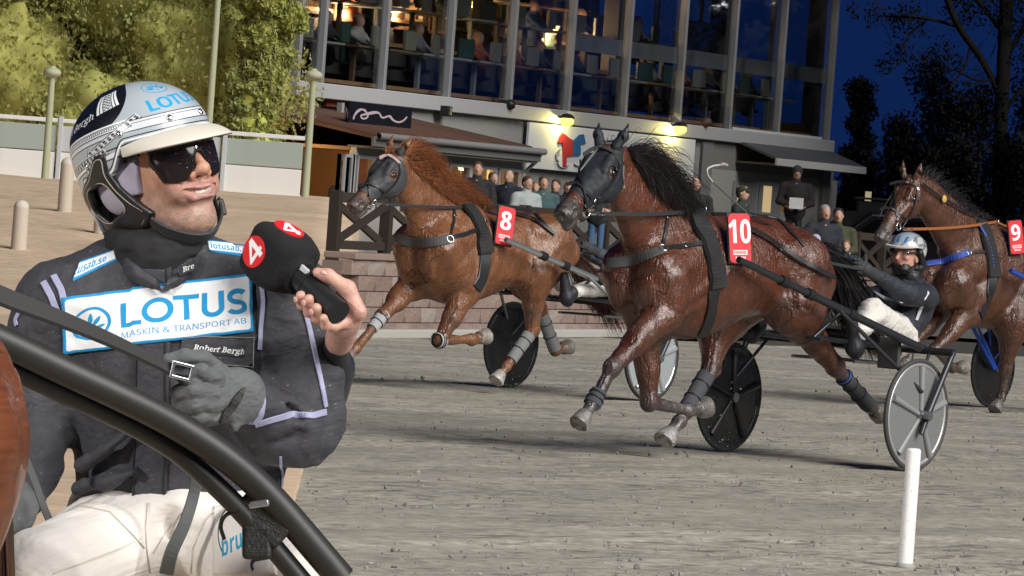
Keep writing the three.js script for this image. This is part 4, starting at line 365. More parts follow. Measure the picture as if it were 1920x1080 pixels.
// mane or tail strands flying backwards
function flowing(h, name, roots, dirs, n, len, c, r0, opt = {}) { const cv = []; for (let i = 0; i < n; i++) { const t = rnd(), k = t * (roots.length - 1), j = min(roots.length - 2, floor(k)), p = roots[j].clone().lerp(roots[j + 1], k - j).add(V(rr(-.02, .02), rr(-.02, .02), rr(-1, 1) * (opt.spread || .03))), D = dirs(t, rnd()).clone(), l = len(t) * rr(.55, 1.1), w = rr(.0, 6), q = [p]; for (let s = 1; s <= 4; s++) { const u = s / 4; q.push(p.clone().addScaledVector(D, l * u).add(V(.03 * sin(w + u * 5) * u, (opt.lift || 0) * u * (1 - u) + .035 * cos(w * 2 + u * 4) * u - (opt.drop || 0) * u * u, .03 * sin(w * 3 + u * 4) * u))); } const b = rr(.5, 1.5); cv.push({ p: q, c: c.map(x => x * b), r: rr(.6, 1.4) }); } return part(name, hair(cv, r0), mat([1, 1, 1], .45, { vertexColors: true }), h.root); }
function plate(h, cx, cy, digits, ln1, px, wM, hM, tilt = 0) { // saddle number card
  const s = h.S3(cx, cy, .05) || { p: h.F.J(cx, cy, .38), n: V(0, 0, -1) }, g = part('number_plate', new RoundedBoxGeometry(wM, hM, .012, 3, .006), mat([.03, .03, .03], .5), h.root);
  const t = canvasTex(256, 512, (c, W, H) => { c.fillStyle = '#1b1b1d'; c.fillRect(0, 0, W, H); c.fillStyle = '#d9343c'; c.beginPath(); c.roundRect(10, 10, W - 20, H - 20, 46); c.fill(); c.fillStyle = '#fff'; c.textAlign = 'center'; c.textBaseline = 'middle'; c.save(); c.translate(W / 2, 190); c.scale(digits.length > 1 ? .82 : 1.12, 1.12); c.font = 'bold 290px sans-serif'; c.fillText(digits, 0, 0); c.restore(); c.fillStyle = '#f6dcdc'; c.fillRect(50, 372, W - 100, 48); c.fillStyle = '#d9343c'; for (let i = 0; i < 9; i++) c.fillRect(60 + i * 15.5, 382, 9, 28); c.fillStyle = '#f6dcdc'; for (let i = 0; i < 6; i++) c.fillRect(74 + i * 19, 436, 13, 24); });
  const sh = new THREE.Shape(); const a = wM / 2 - .004, b = hM / 2 - .004, r = .035; sh.moveTo(-a + r, -b); sh.lineTo(a - r, -b); sh.quadraticCurveTo(a, -b, a, -b + r); sh.lineTo(a, b - r); sh.quadraticCurveTo(a, b, a - r, b); sh.lineTo(-a + r, b); sh.quadraticCurveTo(-a, b, -a, b - r); sh.lineTo(-a, -b + r); sh.quadraticCurveTo(-a, -b, -a + r, -b); const fg = new THREE.ExtrudeGeometry(sh, { depth: .004, bevelEnabled: false }); { const P = fg.attributes.position, U = fg.attributes.uv; for (let i = 0; i < P.count; i++) U.setXY(i, P.getX(i) / wM + .5, P.getY(i) / hM + .5); }
  const f = part('number_face', fg.translate(0, 0, .007), mat([1, 1, 1], .45, { map: t }), g); g.position.copy(s.p).addScaledVector(V(s.n.x, 0, s.n.z).normalize(), .03); const n = V(lerp(s.n.x, .55, .6), .0, -1).normalize(); g.quaternion.setFromRotationMatrix(new THREE.Matrix4().makeBasis(V().crossVectors(V(0, 1, 0), n).normalize(), V(0, 1, 0), n)); g.rotateZ(tilt); g.rotateX(-.12); return g; }
function ringAt(h, x, y, r, off = .012) { const s = h.S3(x, y, off) || { p: h.F.J(x, y, .1), n: V(0, 0, -1) }, t = new THREE.TorusGeometry(r, r * .2, 8, 22); t.applyQuaternion(new THREE.Quaternion().setFromUnitVectors(V(0, 0, 1), s.n)); return t.translate(s.p.x, s.p.y, s.p.z); }
const buckleAt = (h, x, y, sz = .022) => { const s = h.S3(x, y, .012); if (!s) return null; const g = new RoundedBoxGeometry(sz, sz * .9, .008, 1, .002); g.applyQuaternion(new THREE.Quaternion().setFromUnitVectors(V(0, 0, 1), s.n)); return g.translate(s.p.x, s.p.y, s.p.z); };
function mask(h, c, holes, lo, hi) { // stretch hood over the head: an offset skin cut to its edge, with eye openings
  const eyes = holes.map(s => h.hp(.285, -.05, s * .098)), F = { d: (x, y, z) => { const t = ((x - h.H0.x) * h.ax.x + (y - h.H0.y) * h.ax.y + (z - h.H0.z) * h.ax.z) / h.L, v = (x - h.H0.x) * h.hu.x + (y - h.H0.y) * h.hu.y + (z - h.H0.z) * h.hu.z; let d = min(h.Hd.d(x, y, z), h.B.d(x, y, z) + .01) - .007 + .0035 * noise(x * 26, y * 30, z * 26) + .0028 * abs(noise(x * 16 + y * 9, y * 4, z * 16)); d = max(d, (t - (hi + .35 * max(0, -v - .08) * -1)) * h.L, (lo - t) * h.L); for (const e of eyes) d = max(d, .036 - hypot((x - e.x) * .8, (y - e.y) * .9, z - e.z)); return d; } };
  return part('hood', meshField(F, h.hp(.3, -.05).addScalar(-.42), h.hp(.3, -.05).addScalar(.42), .0085, { uv: (x, y, z) => [x * 8, y * 8] }), mat(c, .62, { bumpMap: hairBump, bumpScale: .001 }), h.root); }
const HD = V(-.61, 0, .79);
const mid = (a, b) => a.clone().lerp(b, .5), sideOf = h => V(-h.z, 0, h.x).normalize();
const F10 = new Frame(mid(G(1708, 881), G(1358, 850)), HD), F8 = new Frame(mid(G(1225, 753), G(942, 728)), V(-.62, 0, .785)), F9 = new Frame(G(1856, 764).addScaledVector(sideOf(HD), -.72), HD);
// ---- sulkies
function spokedDisc(R, m, n, w) { const g = []; for (let i = 0; i < n; i++) { const a = i * 2 * PI / n; g.push(bar(V(.04 * cos(a), .04 * sin(a), 0), V(R * cos(a), R * sin(a), 0), w, .012, V(0, 0, 1))); } return g; }
function wheel(root, F, z, o) { const R = .355, w = new THREE.Group(); w.name = 'wheel'; root.add(w); w.position.set(0, R, z); part('tyre', new THREE.TorusGeometry(R - .016, .016, 12, 72), o.tyre || M.rubber, w); part('rim', new THREE.TorusGeometry(R - .038, .013, 10, 72), o.rim || M.darkMetal, w); const prof = [[.02, .030], [.06, .028], [.2, .016], [R - .045, .005]].map(q => new THREE.Vector2(...q)); for (const s of [-1, 1]) { const g = new THREE.LatheGeometry(prof, 56); g.rotateX(s > 0 ? PI / 2 : -PI / 2); part('disc_cover', g, o.disc, w); } part('spokes', o.spoke ? Array.from({ length: 5 }, (_, i) => { const a = i * 2 * PI / 5 + .35; const s = z < 0 ? -1 : 1; return mergeGeometries([rod(V(.03 * cos(a), .03 * sin(a), s * -.034).setZ(-.034), V((R - .05) * cos(a), (R - .05) * sin(a), -.012), .016, .024, 8), rod(V(.03 * cos(a), .03 * sin(a), .034), V((R - .05) * cos(a), (R - .05) * sin(a), .012), .016, .024, 8)]); }) : [new THREE.TorusGeometry(R * .55, .003, 6, 40)], o.spoke || M.darkMetal, w); part('hub', new THREE.CylinderGeometry(.032, .032, .12, 20).rotateX(PI / 2), o.hub || M.steel, w); return w; }
function sulky(F, label, o) { const r = thing('sulky', label, 'sulky'); F.put(r); const P = (px, py, c) => F.J(px, py, c), fm = o.frame || M.darkMetal, ax = o.ax ?? -.26, ay = o.ay ?? .755;
  wheel(r, F, -.72, o.near); wheel(r, F, .72, o.far);
  part('arch', rod(V(ax, ay, -.80), V(ax, ay, .80), .024, .024, 14), fm, r);
  for (const s of [-1, 1]) { const z = s * .785, t = V(ax - .01, ay, z), f = part('fork', [rod(t, V(-.03, .36, z), .019, .024, 12), rod(V(-.03, .36, z), V(.025, .24, z), .022, .018, 12)], fm, r); part('axle_bolt', [new THREE.CylinderGeometry(.022, .022, .1, 14).rotateX(PI / 2).translate(0, .355, z * .97), new THREE.CylinderGeometry(.03, .03, .03, 6).rotateX(PI / 2).translate(0, .355, z + s * .03)], M.steel, f);
    const sf = V(1.56, o.shY ?? 1.25, s * .38), sb = V(ax - .02, ay + .005, s * .56), sh = part('shaft', [rod(sf, sf.clone().lerp(sb, .38), .021, .025, 14), rod(sf.clone().lerp(sb, .38), sb, .025, .027, 14)], o.shaft || fm, r); for (const k of [.22, .36, .58]) { const p = sf.clone().lerp(sb, k), q = sf.clone().lerp(sb, k + .035); part('clamp', rod(p, q, .034, .034, 14), M.black, sh); }
    const m = sf.clone().lerp(sb, .52); part('stay', rod(m, V(-.0, .50, s * .755), .013, .013, 10), o.stay || fm, r); part('stay', rod(V(ax, ay, s * .62), V(.02, .44, s * .70), .011, .011, 8), fm, r);
    const ft = V(.62, .80, s * .33); part('foot_rest', [rod(sf.clone().lerp(sb, .60).setZ(s * .40), ft, .012, .012, 8), rod(ft.clone().add(V(0, -.01, -.06)), ft.clone().add(V(0, -.01, .06)), .014, .014, 8), rod(ft, V(ax, ay, s * .30), .015, .017, 10)], fm, r); }
  part('seat', [new RoundedBoxGeometry(.36, .06, .40, 3, .025).translate(ax - .12, ay + .06, 0), new RoundedBoxGeometry(.05, .16, .40, 3, .02).translate(ax - .31, ay + .13, 0)], M.leather, r); part('seat_frame', [rod(V(ax, ay - .01, -.2), V(ax - .36, ay - .04, -.16), .014), rod(V(ax, ay - .01, .2), V(ax - .36, ay - .04, .16), .014)], fm, r);
  part('mud_guard', box(.40, .012, .46, ax + .06, ay - .10, 0).rotateZ(-.0), mat([.07, .062, .052], .6), r); part('guard_edge', [rod(V(ax - .1, ay - .105, -.235), V(ax + .28, ay - .1, -.235), .011), rod(V(ax - .1, ay - .105, .235), V(ax + .28, ay - .1, .235), .011)], M.steel, r);
  if (o.bag) part('splash_flap', new RoundedBoxGeometry(.03, .2, .16, 2, .01).translate(ax + .16, ay - .03, -.42), mat([.06, .058, .055], .8), r); return r; }
const mudTex = (f, n) => canvasTex(512, 256, (c, W, H) => { c.fillStyle = f; c.fillRect(0, 0, W, H); for (let i = 0; i < n; i++) { c.fillStyle = `rgba(148,138,120,${.15 + .6 * rnd()})`; c.beginPath(); c.ellipse(rnd() * W, rnd() * H, rr(.4, 1.4), rr(.6, 3.2), rr(-.4, .4), 0, 7); c.fill(); } });
const greyDisc = mat([1, 1, 1], .42, { map: mudTex('#727474', 700) }), blackDisc = mat([1, 1, 1], .36, { map: mudTex('#1e1f21', 900) });
sulky(F10, 'black race sulky behind horse number ten with one grey spoked disc wheel', { near: { disc: greyDisc, rim: mat([.5, .5, .5], .4, { metalness: .6 }), spoke: mat([.24, .245, .25], .4), tyre: mat([.05, .05, .05], .7) }, far: { disc: blackDisc, spoke: mat([.02, .02, .02], .4) }, bag: 1 });
sulky(F8, 'race sulky with bright silver shafts behind the chestnut horse number eight', { near: { disc: mat([.30, .33, .35], .3), rim: M.chrome, spoke: mat([.5, .52, .54], .35, { metalness: .5 }), tyre: M.rubber }, far: { disc: blackDisc }, shaft: mat([.55, .57, .58], .28, { metalness: .85 }), stay: M.steel, shY: 1.22 });
const blueM = mat([.02, .07, .38], .4); sulky(F9, 'race sulky with blue forks behind the dark bay horse number nine', { near: { disc: blackDisc }, far: { disc: blackDisc }, frame: blueM, shaft: blueM });
// ---- horse number ten
const h10 = buildHorse(F10, { label: 'wet bay trotter number ten in a dark blue hood, leading', seed: 1.3, coat: [.125, .034, .013], dark: [.10, .028, .013], leg: [.075, .06, .062], muzzle: [.075, .068, .068], lip: [.26, .235, .22], mud: .25, wet: .55, earCol: [.018, .022, .03],
  trunk: [[1505, 478, 590, .15], [1485, 440, 592, .22], [1455, 414, 586, .255], [1415, 404, 590, .265], [1370, 406, 603, .28], [1320, 398, 630, .285], [1275, 404, 636, .26], [1235, 425, 622, .225], [1203, 455, 590, .17]],
  neck: [[1262, 480, .30, .17], [1225, 430, .245, .125], [1190, 375, .195, .10], [1163, 325, .155, .085], [1150, 300, .11, .07]],
  chestX: 2.16, hipX: .62, withX: 1.62,
  pts: { poll: [1142, 276], nose: [1052, 394, .12], eL: [1240, 590, .16], kL: [1147, 690, .13], eR: [1212, 618, -.16], sL: [1482, 580, .2], hL: [1566, 688, .15], sR: [1350, 590, -.2], hR: [1330, 695, -.14], LFK: [1147, 690, .13], LFF: [1112, 755, .12], LFH: [1087, 793, .12], RFK: [1217, 755, -.12], RFF: [1288, 770, -.1], RFH: [1322, 765, -.1], LHK: [1566, 688, .15], LHF: [1630, 762, .14], LHH: [1650, 778, .14], RHK: [1330, 695, -.14], RHF: [1273, 790, -.12], RHH: [1247, 824, -.12] },
  hoof: { LF: [.36, .34, .32], RF: [.22, .2, .19], RH: [.50, .48, .46], LH: [.28, .25, .22] } });
// ---- horse number eight
const h8 = buildHorse(F8, { label: 'chestnut trotter number eight with flying orange mane and grey hood', seed: 4.1, coat: [.25, .098, .040], dark: [.22, .085, .036], leg: [.24, .10, .045], muzzle: [.10, .08, .075], mud: .2, earBack: 1, wet: .3,
  trunk: [[1030, 450, 520, .14], [1012, 420, 530, .21], [985, 400, 525, .25], [955, 396, 535, .265], [920, 396, 550, .275], [885, 392, 565, .28], [850, 398, 570, .26], [815, 412, 560, .22], [785, 440, 535, .16]],
  neck: [[845, 460, .31, .17], [812, 412, .25, .125], [782, 365, .195, .10], [757, 325, .15, .085], [744, 305, .11, .07]],
  chestX: 2.24, hipX: .75, withX: 1.70,
  pts: { poll: [738, 292], nose: [657, 382], eL: [872, 545, .16], eR: [775, 535, -.16], sL: [1000, 510, .2], hL: [998, 620, .14], sR: [985, 520, -.2], hR: [1012, 580, -.14], LFK: [826, 638, .12], LFF: [884, 637, .1], LFH: [910, 631, .1], RFK: [717, 592, -.12], RFF: [667, 653, -.1], RFH: [645, 674, -.1], LHK: [998, 620, .14], LHF: [949, 688, .12], LHH: [931, 713, .12], RHK: [1012, 578, -.14], RHF: [1041, 657, -.12], RHH: [1066, 650, -.12] },
  hoof: { LF: [.42, .4, .37], RF: [.3, .28, .26], RH: [.42, .40, .37], LH: [.55, .53, .5] } });
// ---- horse number nine
const h9 = buildHorse(F9, { label: 'dark bay trotter number nine with blue breast strap at the right', seed: 8.7, coat: [.115, .042, .020], dark: [.09, .034, .018], leg: [.07, .04, .03], muzzle: [.10, .09, .085], mud: .1, wet: .4,
  trunk: [[2040, 500, 590, .14], [2020, 465, 590, .21], [1990, 440, 585, .25], [1955, 430, 592, .265], [1920, 425, 602, .275], [1880, 420, 612, .28], [1845, 420, 615, .26], [1808, 440, 602, .22], [1778, 470, 575, .16]],
  neck: [[1832, 485, .31, .17], [1795, 440, .25, .125], [1762, 398, .2, .10], [1732, 362, .16, .085], [1718, 345, .11, .07]],
  chestX: 2.22, hipX: .75, withX: 1.70, x0: -.1,
  pts: { poll: [1708, 334], nose: [1645, 442], eL: [1815, 590, .16], eR: [1765, 580, -.16], sL: [1900, 600, .2], hL: [1886, 690, .14], sR: [1985, 600, -.2], hR: [2060, 680, -.14], LFK: [1752, 655, .12], LFF: [1785, 690, .1], LFH: [1808, 688, .1], RFK: [1716, 640, -.12], RFF: [1703, 668, -.1], RFH: [1697, 684, -.1], LHK: [1886, 690, .14], LHF: [1877, 746, .12], LHH: [1866, 767, .12], RHK: [2060, 680, -.14], RHF: [2100, 740, -.12], RHH: [2118, 745, -.12] },
  hoof: { LH: [.2, .19, .18] } });
// ---- manes and tails
{ const J = h10.J; flowing(h10, 'mane', [[1165, 285], [1195, 305], [1225, 335], [1258, 370], [1290, 395]].map(q => J(q)).map(p => p.add(V(0, .01, -.03))), (t, r) => V(-1, .10 - .35 * t + (r - .5) * .5, -.25 + r * .5).normalize(), 1700, t => .50 - .22 * t, [.022, .016, .017], .0022, { lift: .1, drop: .12, spread: .05 });
  flowing(h10, 'mane', [[1165, 290], [1200, 320], [1240, 360], [1280, 396]].map(q => J(q)).map(p => p.add(V(0, 0, -.07))), (t, r) => V(-.75, -.45 + (r - .5) * .4, -.1).normalize(), 1300, t => .34, [.020, .014, .016], .0026, { drop: .05, spread: .04 });
  flowing(h10, 'mane', [[1175, 285], [1215, 318], [1255, 362]].map(q => J(q)).map(p => p.add(V(0, .03, -.02))), (t, r) => V(-1, .22 + (r - .5) * .7, -.2 + r * .5).normalize(), 170, t => .52 - .2 * t, [.022, .016, .017], .0028, { lift: .12, drop: .08, spread: .07 });
  flowing(h10, 'forelock', [[1135, 276], [1150, 274]].map(q => J(q)), (t, r) => V(-.3, .4, (r - .5)).normalize(), 30, () => .07, [.3, .3, .3], .004);
  const t0 = J([1508, 462]); flowing(h10, 'tail', [t0, t0.clone().add(V(-.05, -.05, 0))], (t, r) => V(-1, -.50 + (r - .5) * .9, (r - .5) * .6 - .12).normalize(), 1500, () => .74, [.012, .011, .012], .0055, { lift: .24, drop: .16, spread: .10 }); }
{ const J = h8.J, c = [.28, .105, .042]; flowing(h8, 'mane', [[742, 292], [765, 300], [790, 320]].map(q => J(q)).map(p => p.add(V(0, .02, -.02))), (t, r) => V(-.85, .42 - .5 * t + (r - .5) * .6, -.2 + r * .4).normalize(), 1400, t => .42, c, .0026, { lift: .12, drop: .12, spread: .06 }); flowing(h8, 'mane', [[800, 335], [830, 360], [862, 384]].map(q => J(q)).map(p => p.add(V(0, .01, -.03))), (t, r) => V(-1, .18 + (r - .5) * .4, -.2 + r * .3).normalize(), 1300, t => .40, c, .0026, { lift: .1, drop: .1, spread: .05 });
  flowing(h8, 'mane', [[745, 300], [790, 335], [850, 385]].map(q => J(q)).map(p => p.add(V(0, 0, -.06))), (t, r) => V(-.8, -.25 + (r - .5) * .5, -.05).normalize(), 1100, t => .26, c, .0026, { spread: .04 });
  flowing(h8, 'forelock', [[726, 286], [738, 284]].map(q => J(q)), (t, r) => V(-.2, .5, (r - .5)).normalize(), 24, () => .06, c, .005);
  const t0 = J([1040, 458]); flowing(h8, 'tail', [t0, t0.clone().add(V(-.05, -.05, 0))], (t, r) => V(-1, -.42 + (r - .5) * .45, (r - .5) * .4).normalize(), 1000, () => .85, [.10, .05, .04], .0045, { lift: .18, drop: .2, spread: .07 }); }
{ const J = h9.J; flowing(h9, 'mane', [[1722, 338], [1760, 365], [1800, 395], [1840, 415]].map(q => J(q)).map(p => p.add(V(0, .01, -.01))), (t, r) => V(-.6, .75 - .3 * t + (r - .5) * .6, -.2 + r * .4).normalize(), 520, t => .30 - .1 * t, [.014, .011, .011], .004, { drop: .12, spread: .05 }); }
// ---- harness
const hoodC = [.017, .021, .028];
mask(h10, hoodC, [-1, 1], -.09, .745); mask(h8, [.05, .053, .058], [-1, 1], -.07, .765);
const gstrap = mat([.075, .078, .08], .8, { bumpMap: hairBump, bumpScale: .002 }), lea = M.leather;
function tackUp(h, o) { const R = h.root, ln = (name, path, w, m = lea, off = .007, th = .004) => part(name, strap(h.run(path, off), w, th), m, R);
  for (const [n, p, w, m, off] of o.straps) ln(n, p, w, m || lea, off || .008); for (const [x, y, r] of o.rings || []) part('ring', ringAt(h, x, y, r), M.chrome, R); const bk = (o.buckles || []).map(([x, y, s]) => buckleAt(h, x, y, s)).filter(Boolean); if (bk.length) bk.forEach(g => part('buckle', g, M.chrome, R));
  if (o.pad) part('saddle_pad', strap(h.run(o.pad, .012).map((q, i, a) => ({ ...q, w: lerp(o.padW[0], o.padW[1], i / (a.length - 1)) })), .1, .022), mat([.012, .012, .013], .75, { bumpMap: hairBump, bumpScale: .002 }), R); }
tackUp(h10, { straps: [
  ['breast_strap', [[1141, 494], [1165, 492], [1195, 486], [1220, 478], [1244, 468]], .068, gstrap, .011], ['breast_trace', [[1244, 466], [1280, 462], [1310, 457], [1346, 452]], .034], ['neck_strap', [[1252, 400], [1248, 425], [1243, 465]], .022], ['crupper', [[1335, 403], [1400, 398], [1460, 412], [1508, 462]], .024],
  ['girth', [[1340, 505], [1338, 545], [1332, 590], [1318, 628]], .09, lea, .012], ['back_strap', [[1388, 425], [1440, 452], [1500, 490], [1560, 520]], .03, lea, .03],
  ['brow_band', [[1094, 290], [1112, 278], [1130, 275], [1150, 290], [1160, 310]], .026, mat([.05, .05, .052], .4), .016], ['cheek_strap', [[1088, 300], [1090, 330], [1092, 358], [1096, 392]], .016, lea, .016], ['cheek_strap', [[1160, 308], [1150, 335], [1135, 355], [1118, 374], [1105, 392]], .018, lea, .016], ['nose_band', [[1062, 345], [1080, 342], [1092, 356], [1108, 372]], .024, lea, .016], ['head_piece', [[1130, 275], [1105, 300], [1090, 325]], .012, mat([.2, .2, .2], .5), .016], ['throat_strap', [[1165, 312], [1164, 330], [1166, 350]], .010, mat([.2, .2, .2], .5), .015]],
  rings: [[1100, 397, .032], [1243, 467, .026]], buckles: [[1094, 362, .022], [1095, 370, .016], [1122, 370, .022], [1113, 375, .02], [1153, 318, .02], [1250, 408, .02], [1338, 438, .03], [1285, 463, .02], [1168, 350, .018], [1095, 385, .02], [1320, 455, .02]],
  pad: [[1300, 396], [1312, 420], [1328, 455], [1340, 500], [1345, 540]], padW: [.13, .15] });
tackUp(h8, { straps: [['breast_strap', [[744, 445], [765, 453], [790, 456], [820, 453], [842, 448]], .075, gstrap, .011], ['breast_trace', [[842, 447], [870, 440], [905, 425]], .034], ['neck_strap', [[851, 392], [851, 412], [843, 445]], .024], ['crupper', [[905, 388], [950, 388], [1000, 396], [1038, 440]], .026], ['girth', [[905, 450], [910, 490], [903, 525], [893, 540]], .10, lea, .012], ['back_strap', [[955, 402], [1000, 412], [1040, 440]], .03, lea, .02],
  ['brow_band', [[711, 296], [722, 291], [735, 293], [748, 308]], .026, mat([.45, .34, .32], .5), .016], ['cheek_strap', [[748, 308], [748, 330], [735, 350], [718, 362], [706, 372]], .018, lea, .016], ['cheek_strap', [[712, 296], [695, 315], [691, 340], [690, 368]], .015, lea, .016], ['nose_band', [[672, 348], [690, 345], [705, 350], [720, 360]], .022, lea, .016]],
  rings: [[699, 378, .036], [843, 449, .028]], buckles: [[852, 405, .026], [725, 384, .03], [735, 385, .022], [895, 436, .024], [909, 415, .03]], pad: [[876, 388], [892, 408], [905, 440], [910, 475]], padW: [.12, .15] });
tackUp(h9, { straps: [['breast_strap', [[1733, 496], [1765, 491], [1790, 483], [1816, 474]], .058, mat([.03, .075, .36], .5), .011], ['breast_trace', [[1816, 474], [1840, 473], [1860, 473]], .03], ['saddle_edge', [[1830, 420], [1845, 445], [1856, 480], [1862, 515]], .022, mat([.04, .10, .36], .5), .03], ['girth', [[1862, 515], [1855, 560], [1838, 592]], .10, lea, .012], ['check_strap', [[1725, 345], [1760, 370], [1800, 395], [1828, 408]], .02, lea, .03],
  ['brow_band', [[1668, 345], [1685, 340], [1705, 342], [1720, 352]], .022, lea, .010], ['cheek_strap', [[1680, 340], [1678, 370], [1680, 400], [1686, 425]], .018, lea, .010], ['cheek_strap', [[1720, 352], [1714, 385], [1702, 410], [1692, 428]], .018, lea, .010], ['nose_band', [[1650, 392], [1668, 388], [1684, 400], [1700, 412]], .022, lea, .010], ['face_strap', [[1692, 338], [1672, 365], [1655, 392], [1649, 408]], .012, lea, .012]],
  rings: [[1685, 425, .03], [1816, 475, .022]], buckles: [[1720, 355, .03], [1682, 412, .022], [1722, 375, .022]], pad: [[1838, 415], [1848, 440], [1858, 480], [1864, 520]], padW: [.14, .16] });
part('rosette', new THREE.SphereGeometry(.034, 14, 10).scale(1, 1, .5).translate(...(h9.S3(1765, 374, .03)?.p || h9.J([1765, 374])).toArray()), mat([.55, .40, .10], .5), h9.root);
plate(h10, 1367, 452, '10', '', 0, .172, .315, .06); plate(h8, 933, 430, '8', '', 0, .17, .315, -.14); plate(h9, 1889, 449, '9', '', 0, .17, .30, .12);
// saddle tops with rein rings, shaft tugs and reins, the bits
function reins(h, bit, ring, hand, o = {}) { const R = h.root, F = h.F, a = h.S3(...bit, .02)?.p || F.J(...bit, .09), b = F.J(ring[0], ring[1], ring[2] ?? .10), c = F.J(...hand), L = a.distanceTo(b), pt = []; for (let i = 0; i <= 14; i++) { const p = a.clone().lerp(b, i / 14); p.y -= .012 * sin(PI * i / 14); p.z = min(p.z, lerp(a.z, b.z, i / 14) - .06 * sin(PI * i / 14)); pt.push({ p, n: V(0, 0, -1) }); } part('rein', strap(pt, .024, .004), o.m || mat([.035, .036, .04], .45), R); const p2 = []; for (let i = 0; i <= 14; i++) { const p = b.clone().lerp(c, i / 14); p.y -= (o.sag ?? .03) * sin(PI * i / 14); p2.push({ p, n: V(0, .5, -1).normalize() }); } part('rein', strap(p2, .022, .004), o.m2 || o.m || mat([.03, .03, .034], .45), R); part('terret', new THREE.TorusGeometry(.024, .005, 8, 20).rotateY(PI / 2).translate(b.x, b.y, b.z), M.chrome, R); part('bit', [rod(a, a.clone().add(V(-.05, .0, -.01)), .011), rod(a.clone().add(V(-.09, 0, -.015)), a.clone().add(V(-.12, .0, -.015)), .013)], M.chrome, R); return a; }
reins(h10, [1104, 400], [1318, 393, .08], [1618, 505, .25], { sag: .06 }); reins(h8, [704, 381], [905, 388, .08], [1118, 470, .25]); reins(h9, [1692, 430], [1868, 416, .1], [2090, 500, .2], { m: mat([.32, .115, .035], .5) });

// ---- leg boots
function legBoot(h, n, t0, t1, r0, r1, m) { const { K, Fe } = h.legs[n], a = K.clone().lerp(Fe, t0), b = K.clone().lerp(Fe, t1), d = b.clone().sub(a), L = d.length(), g = new THREE.LatheGeometry([[r0 - .006, 0], [r0, .004], [lerp(r0, r1, .5) - .003, L * .5], [r1, L - .004], [r1 - .006, L]].map(q => new THREE.Vector2(...q)), 22), p = g.attributes.position; for (let i = 0; i < p.count; i++) { const k = 1 + .05 * noise(p.getX(i) * 40, p.getY(i) * 30, p.getZ(i) * 40); p.setX(i, p.getX(i) * k); p.setZ(i, p.getZ(i) * k); } g.computeVertexNormals(); g.applyQuaternion(new THREE.Quaternion().setFromUnitVectors(V(0, 1, 0), d.normalize())).translate(a.x, a.y, a.z); m.side = THREE.DoubleSide; const o = part('leg_boot', g, m, h.root); for (const t of [.25, .6]) { const q = a.clone().lerp(b, t), s = new THREE.TorusGeometry(lerp(r0, r1, t) + .001, .004, 6, 22); s.applyQuaternion(new THREE.Quaternion().setFromUnitVectors(V(0, 0, 1), d)).translate(q.x, q.y, q.z); part('strap', s, M.leather, o); } return o; }
{ const gr = () => mat([.19, .20, .205], .85, { bumpMap: hairBump, bumpScale: .002 }), dkB = () => mat([.055, .06, .07], .85, { bumpMap: hairBump, bumpScale: .002 }), pale = () => mat([.36, .37, .38], .8);
  legBoot(h8, 'LH', .12, .82, .056, .05, gr()); legBoot(h8, 'RH', .15, .98, .054, .054, gr()); legBoot(h8, 'RF', -.05, .40, .060, .048, pale()); legBoot(h8, 'LF', -.12, .06, .064, .062, pale());
  legBoot(h10, 'RH', .10, .86, .058, .052, dkB()); legBoot(h10, 'LH', .28, .95, .052, .052, dkB()); legBoot(h10, 'LH', .24, .30, .055, .054, mat([.03, .10, .42], .7)); legBoot(h10, 'LF', .66, 1.06, .050, .056, dkB());
  const s9 = scene.children.find(o => o.name === 'sulky_002'), P = (x, y, c) => F9.J(x, y, c); part('front_stay', [rod(P(1864, 692, -.64), P(1816, 598, -.60), .018, .018, 10), rod(P(1868, 692, -.64), P(1826, 596, -.56), .014, .014, 10), rod(P(1872, 690, -.64), P(1922, 592, -.60), .024, .022, 10)], mat([.02, .09, .5], .35), s9); }
// ------------------------------------------------------------------ the driver being interviewed, near the camera
const DH = 9.5, HC = V((320 - 960) / FPX * DH, -(640 - 540) / FPX * DH, -DH); // origin of his frame in camera space
const heroFrame = o => { o.position.copy(HC.clone().applyMatrix4(camera.matrixWorld)); o.quaternion.copy(camera.quaternion); return o; };
const Q = (px, py, z = 0) => { const d = DH - z; return V((px - 960) / FPX * d - HC.x, -(py - 540) / FPX * d - HC.y, z); };
const heroRay = (px, py) => ({ o: V(-HC.x, -HC.y, -HC.z), d: V((px - 960) / FPX, -(py - 540) / FPX, -1).normalize() });
const hHit = (F, px, py, off = 0) => { const { o, d } = heroRay(px, py), h = hitField(F, o, d, DH - .7, DH + .6); return h ? { p: h.p.addScaledVector(h.n, off), n: h.n } : null; };
const hero = heroFrame(thing('person', 'smiling sulky driver in dark grey race suit, sunglasses and silver printed helmet', 'person'));
const specks = (n, f) => canvasTex(1024, 1024, (c, W, H) => { c.fillStyle = f; c.fillRect(0, 0, W, H); const id = c.getImageData(0, 0, W, H), a = id.data; for (let j = 0; j < H; j++) for (let i = 0; i < W; i++) { const k = (j * W + i) * 4, w = ((i + j) % 4 < 2 ? 1 : -1) * 3 + tn(i / W, j / H, 8, 3) * 10 + tn(i / W, j / H, 90, 2) * 9; a[k] += w; a[k + 1] += w; a[k + 2] += w; } c.putImageData(id, 0, 0); for (let i = 0; i < n; i++) { const x = rnd() * W, y = rnd() * H, r = .5 + 1.7 * pow(rnd(), 5); if (fbm(x / 130, y / 130, 3) < rr(-.45, .5)) continue; c.fillStyle = `rgba(${150 + 40 * rnd() | 0},${138 + 36 * rnd() | 0},${116 + 30 * rnd() | 0},${.25 + .5 * rnd()})`; c.beginPath(); c.ellipse(x, y, r * rr(.7, 1.5), r, rr(0, 3), 0, 7); c.fill(); } });
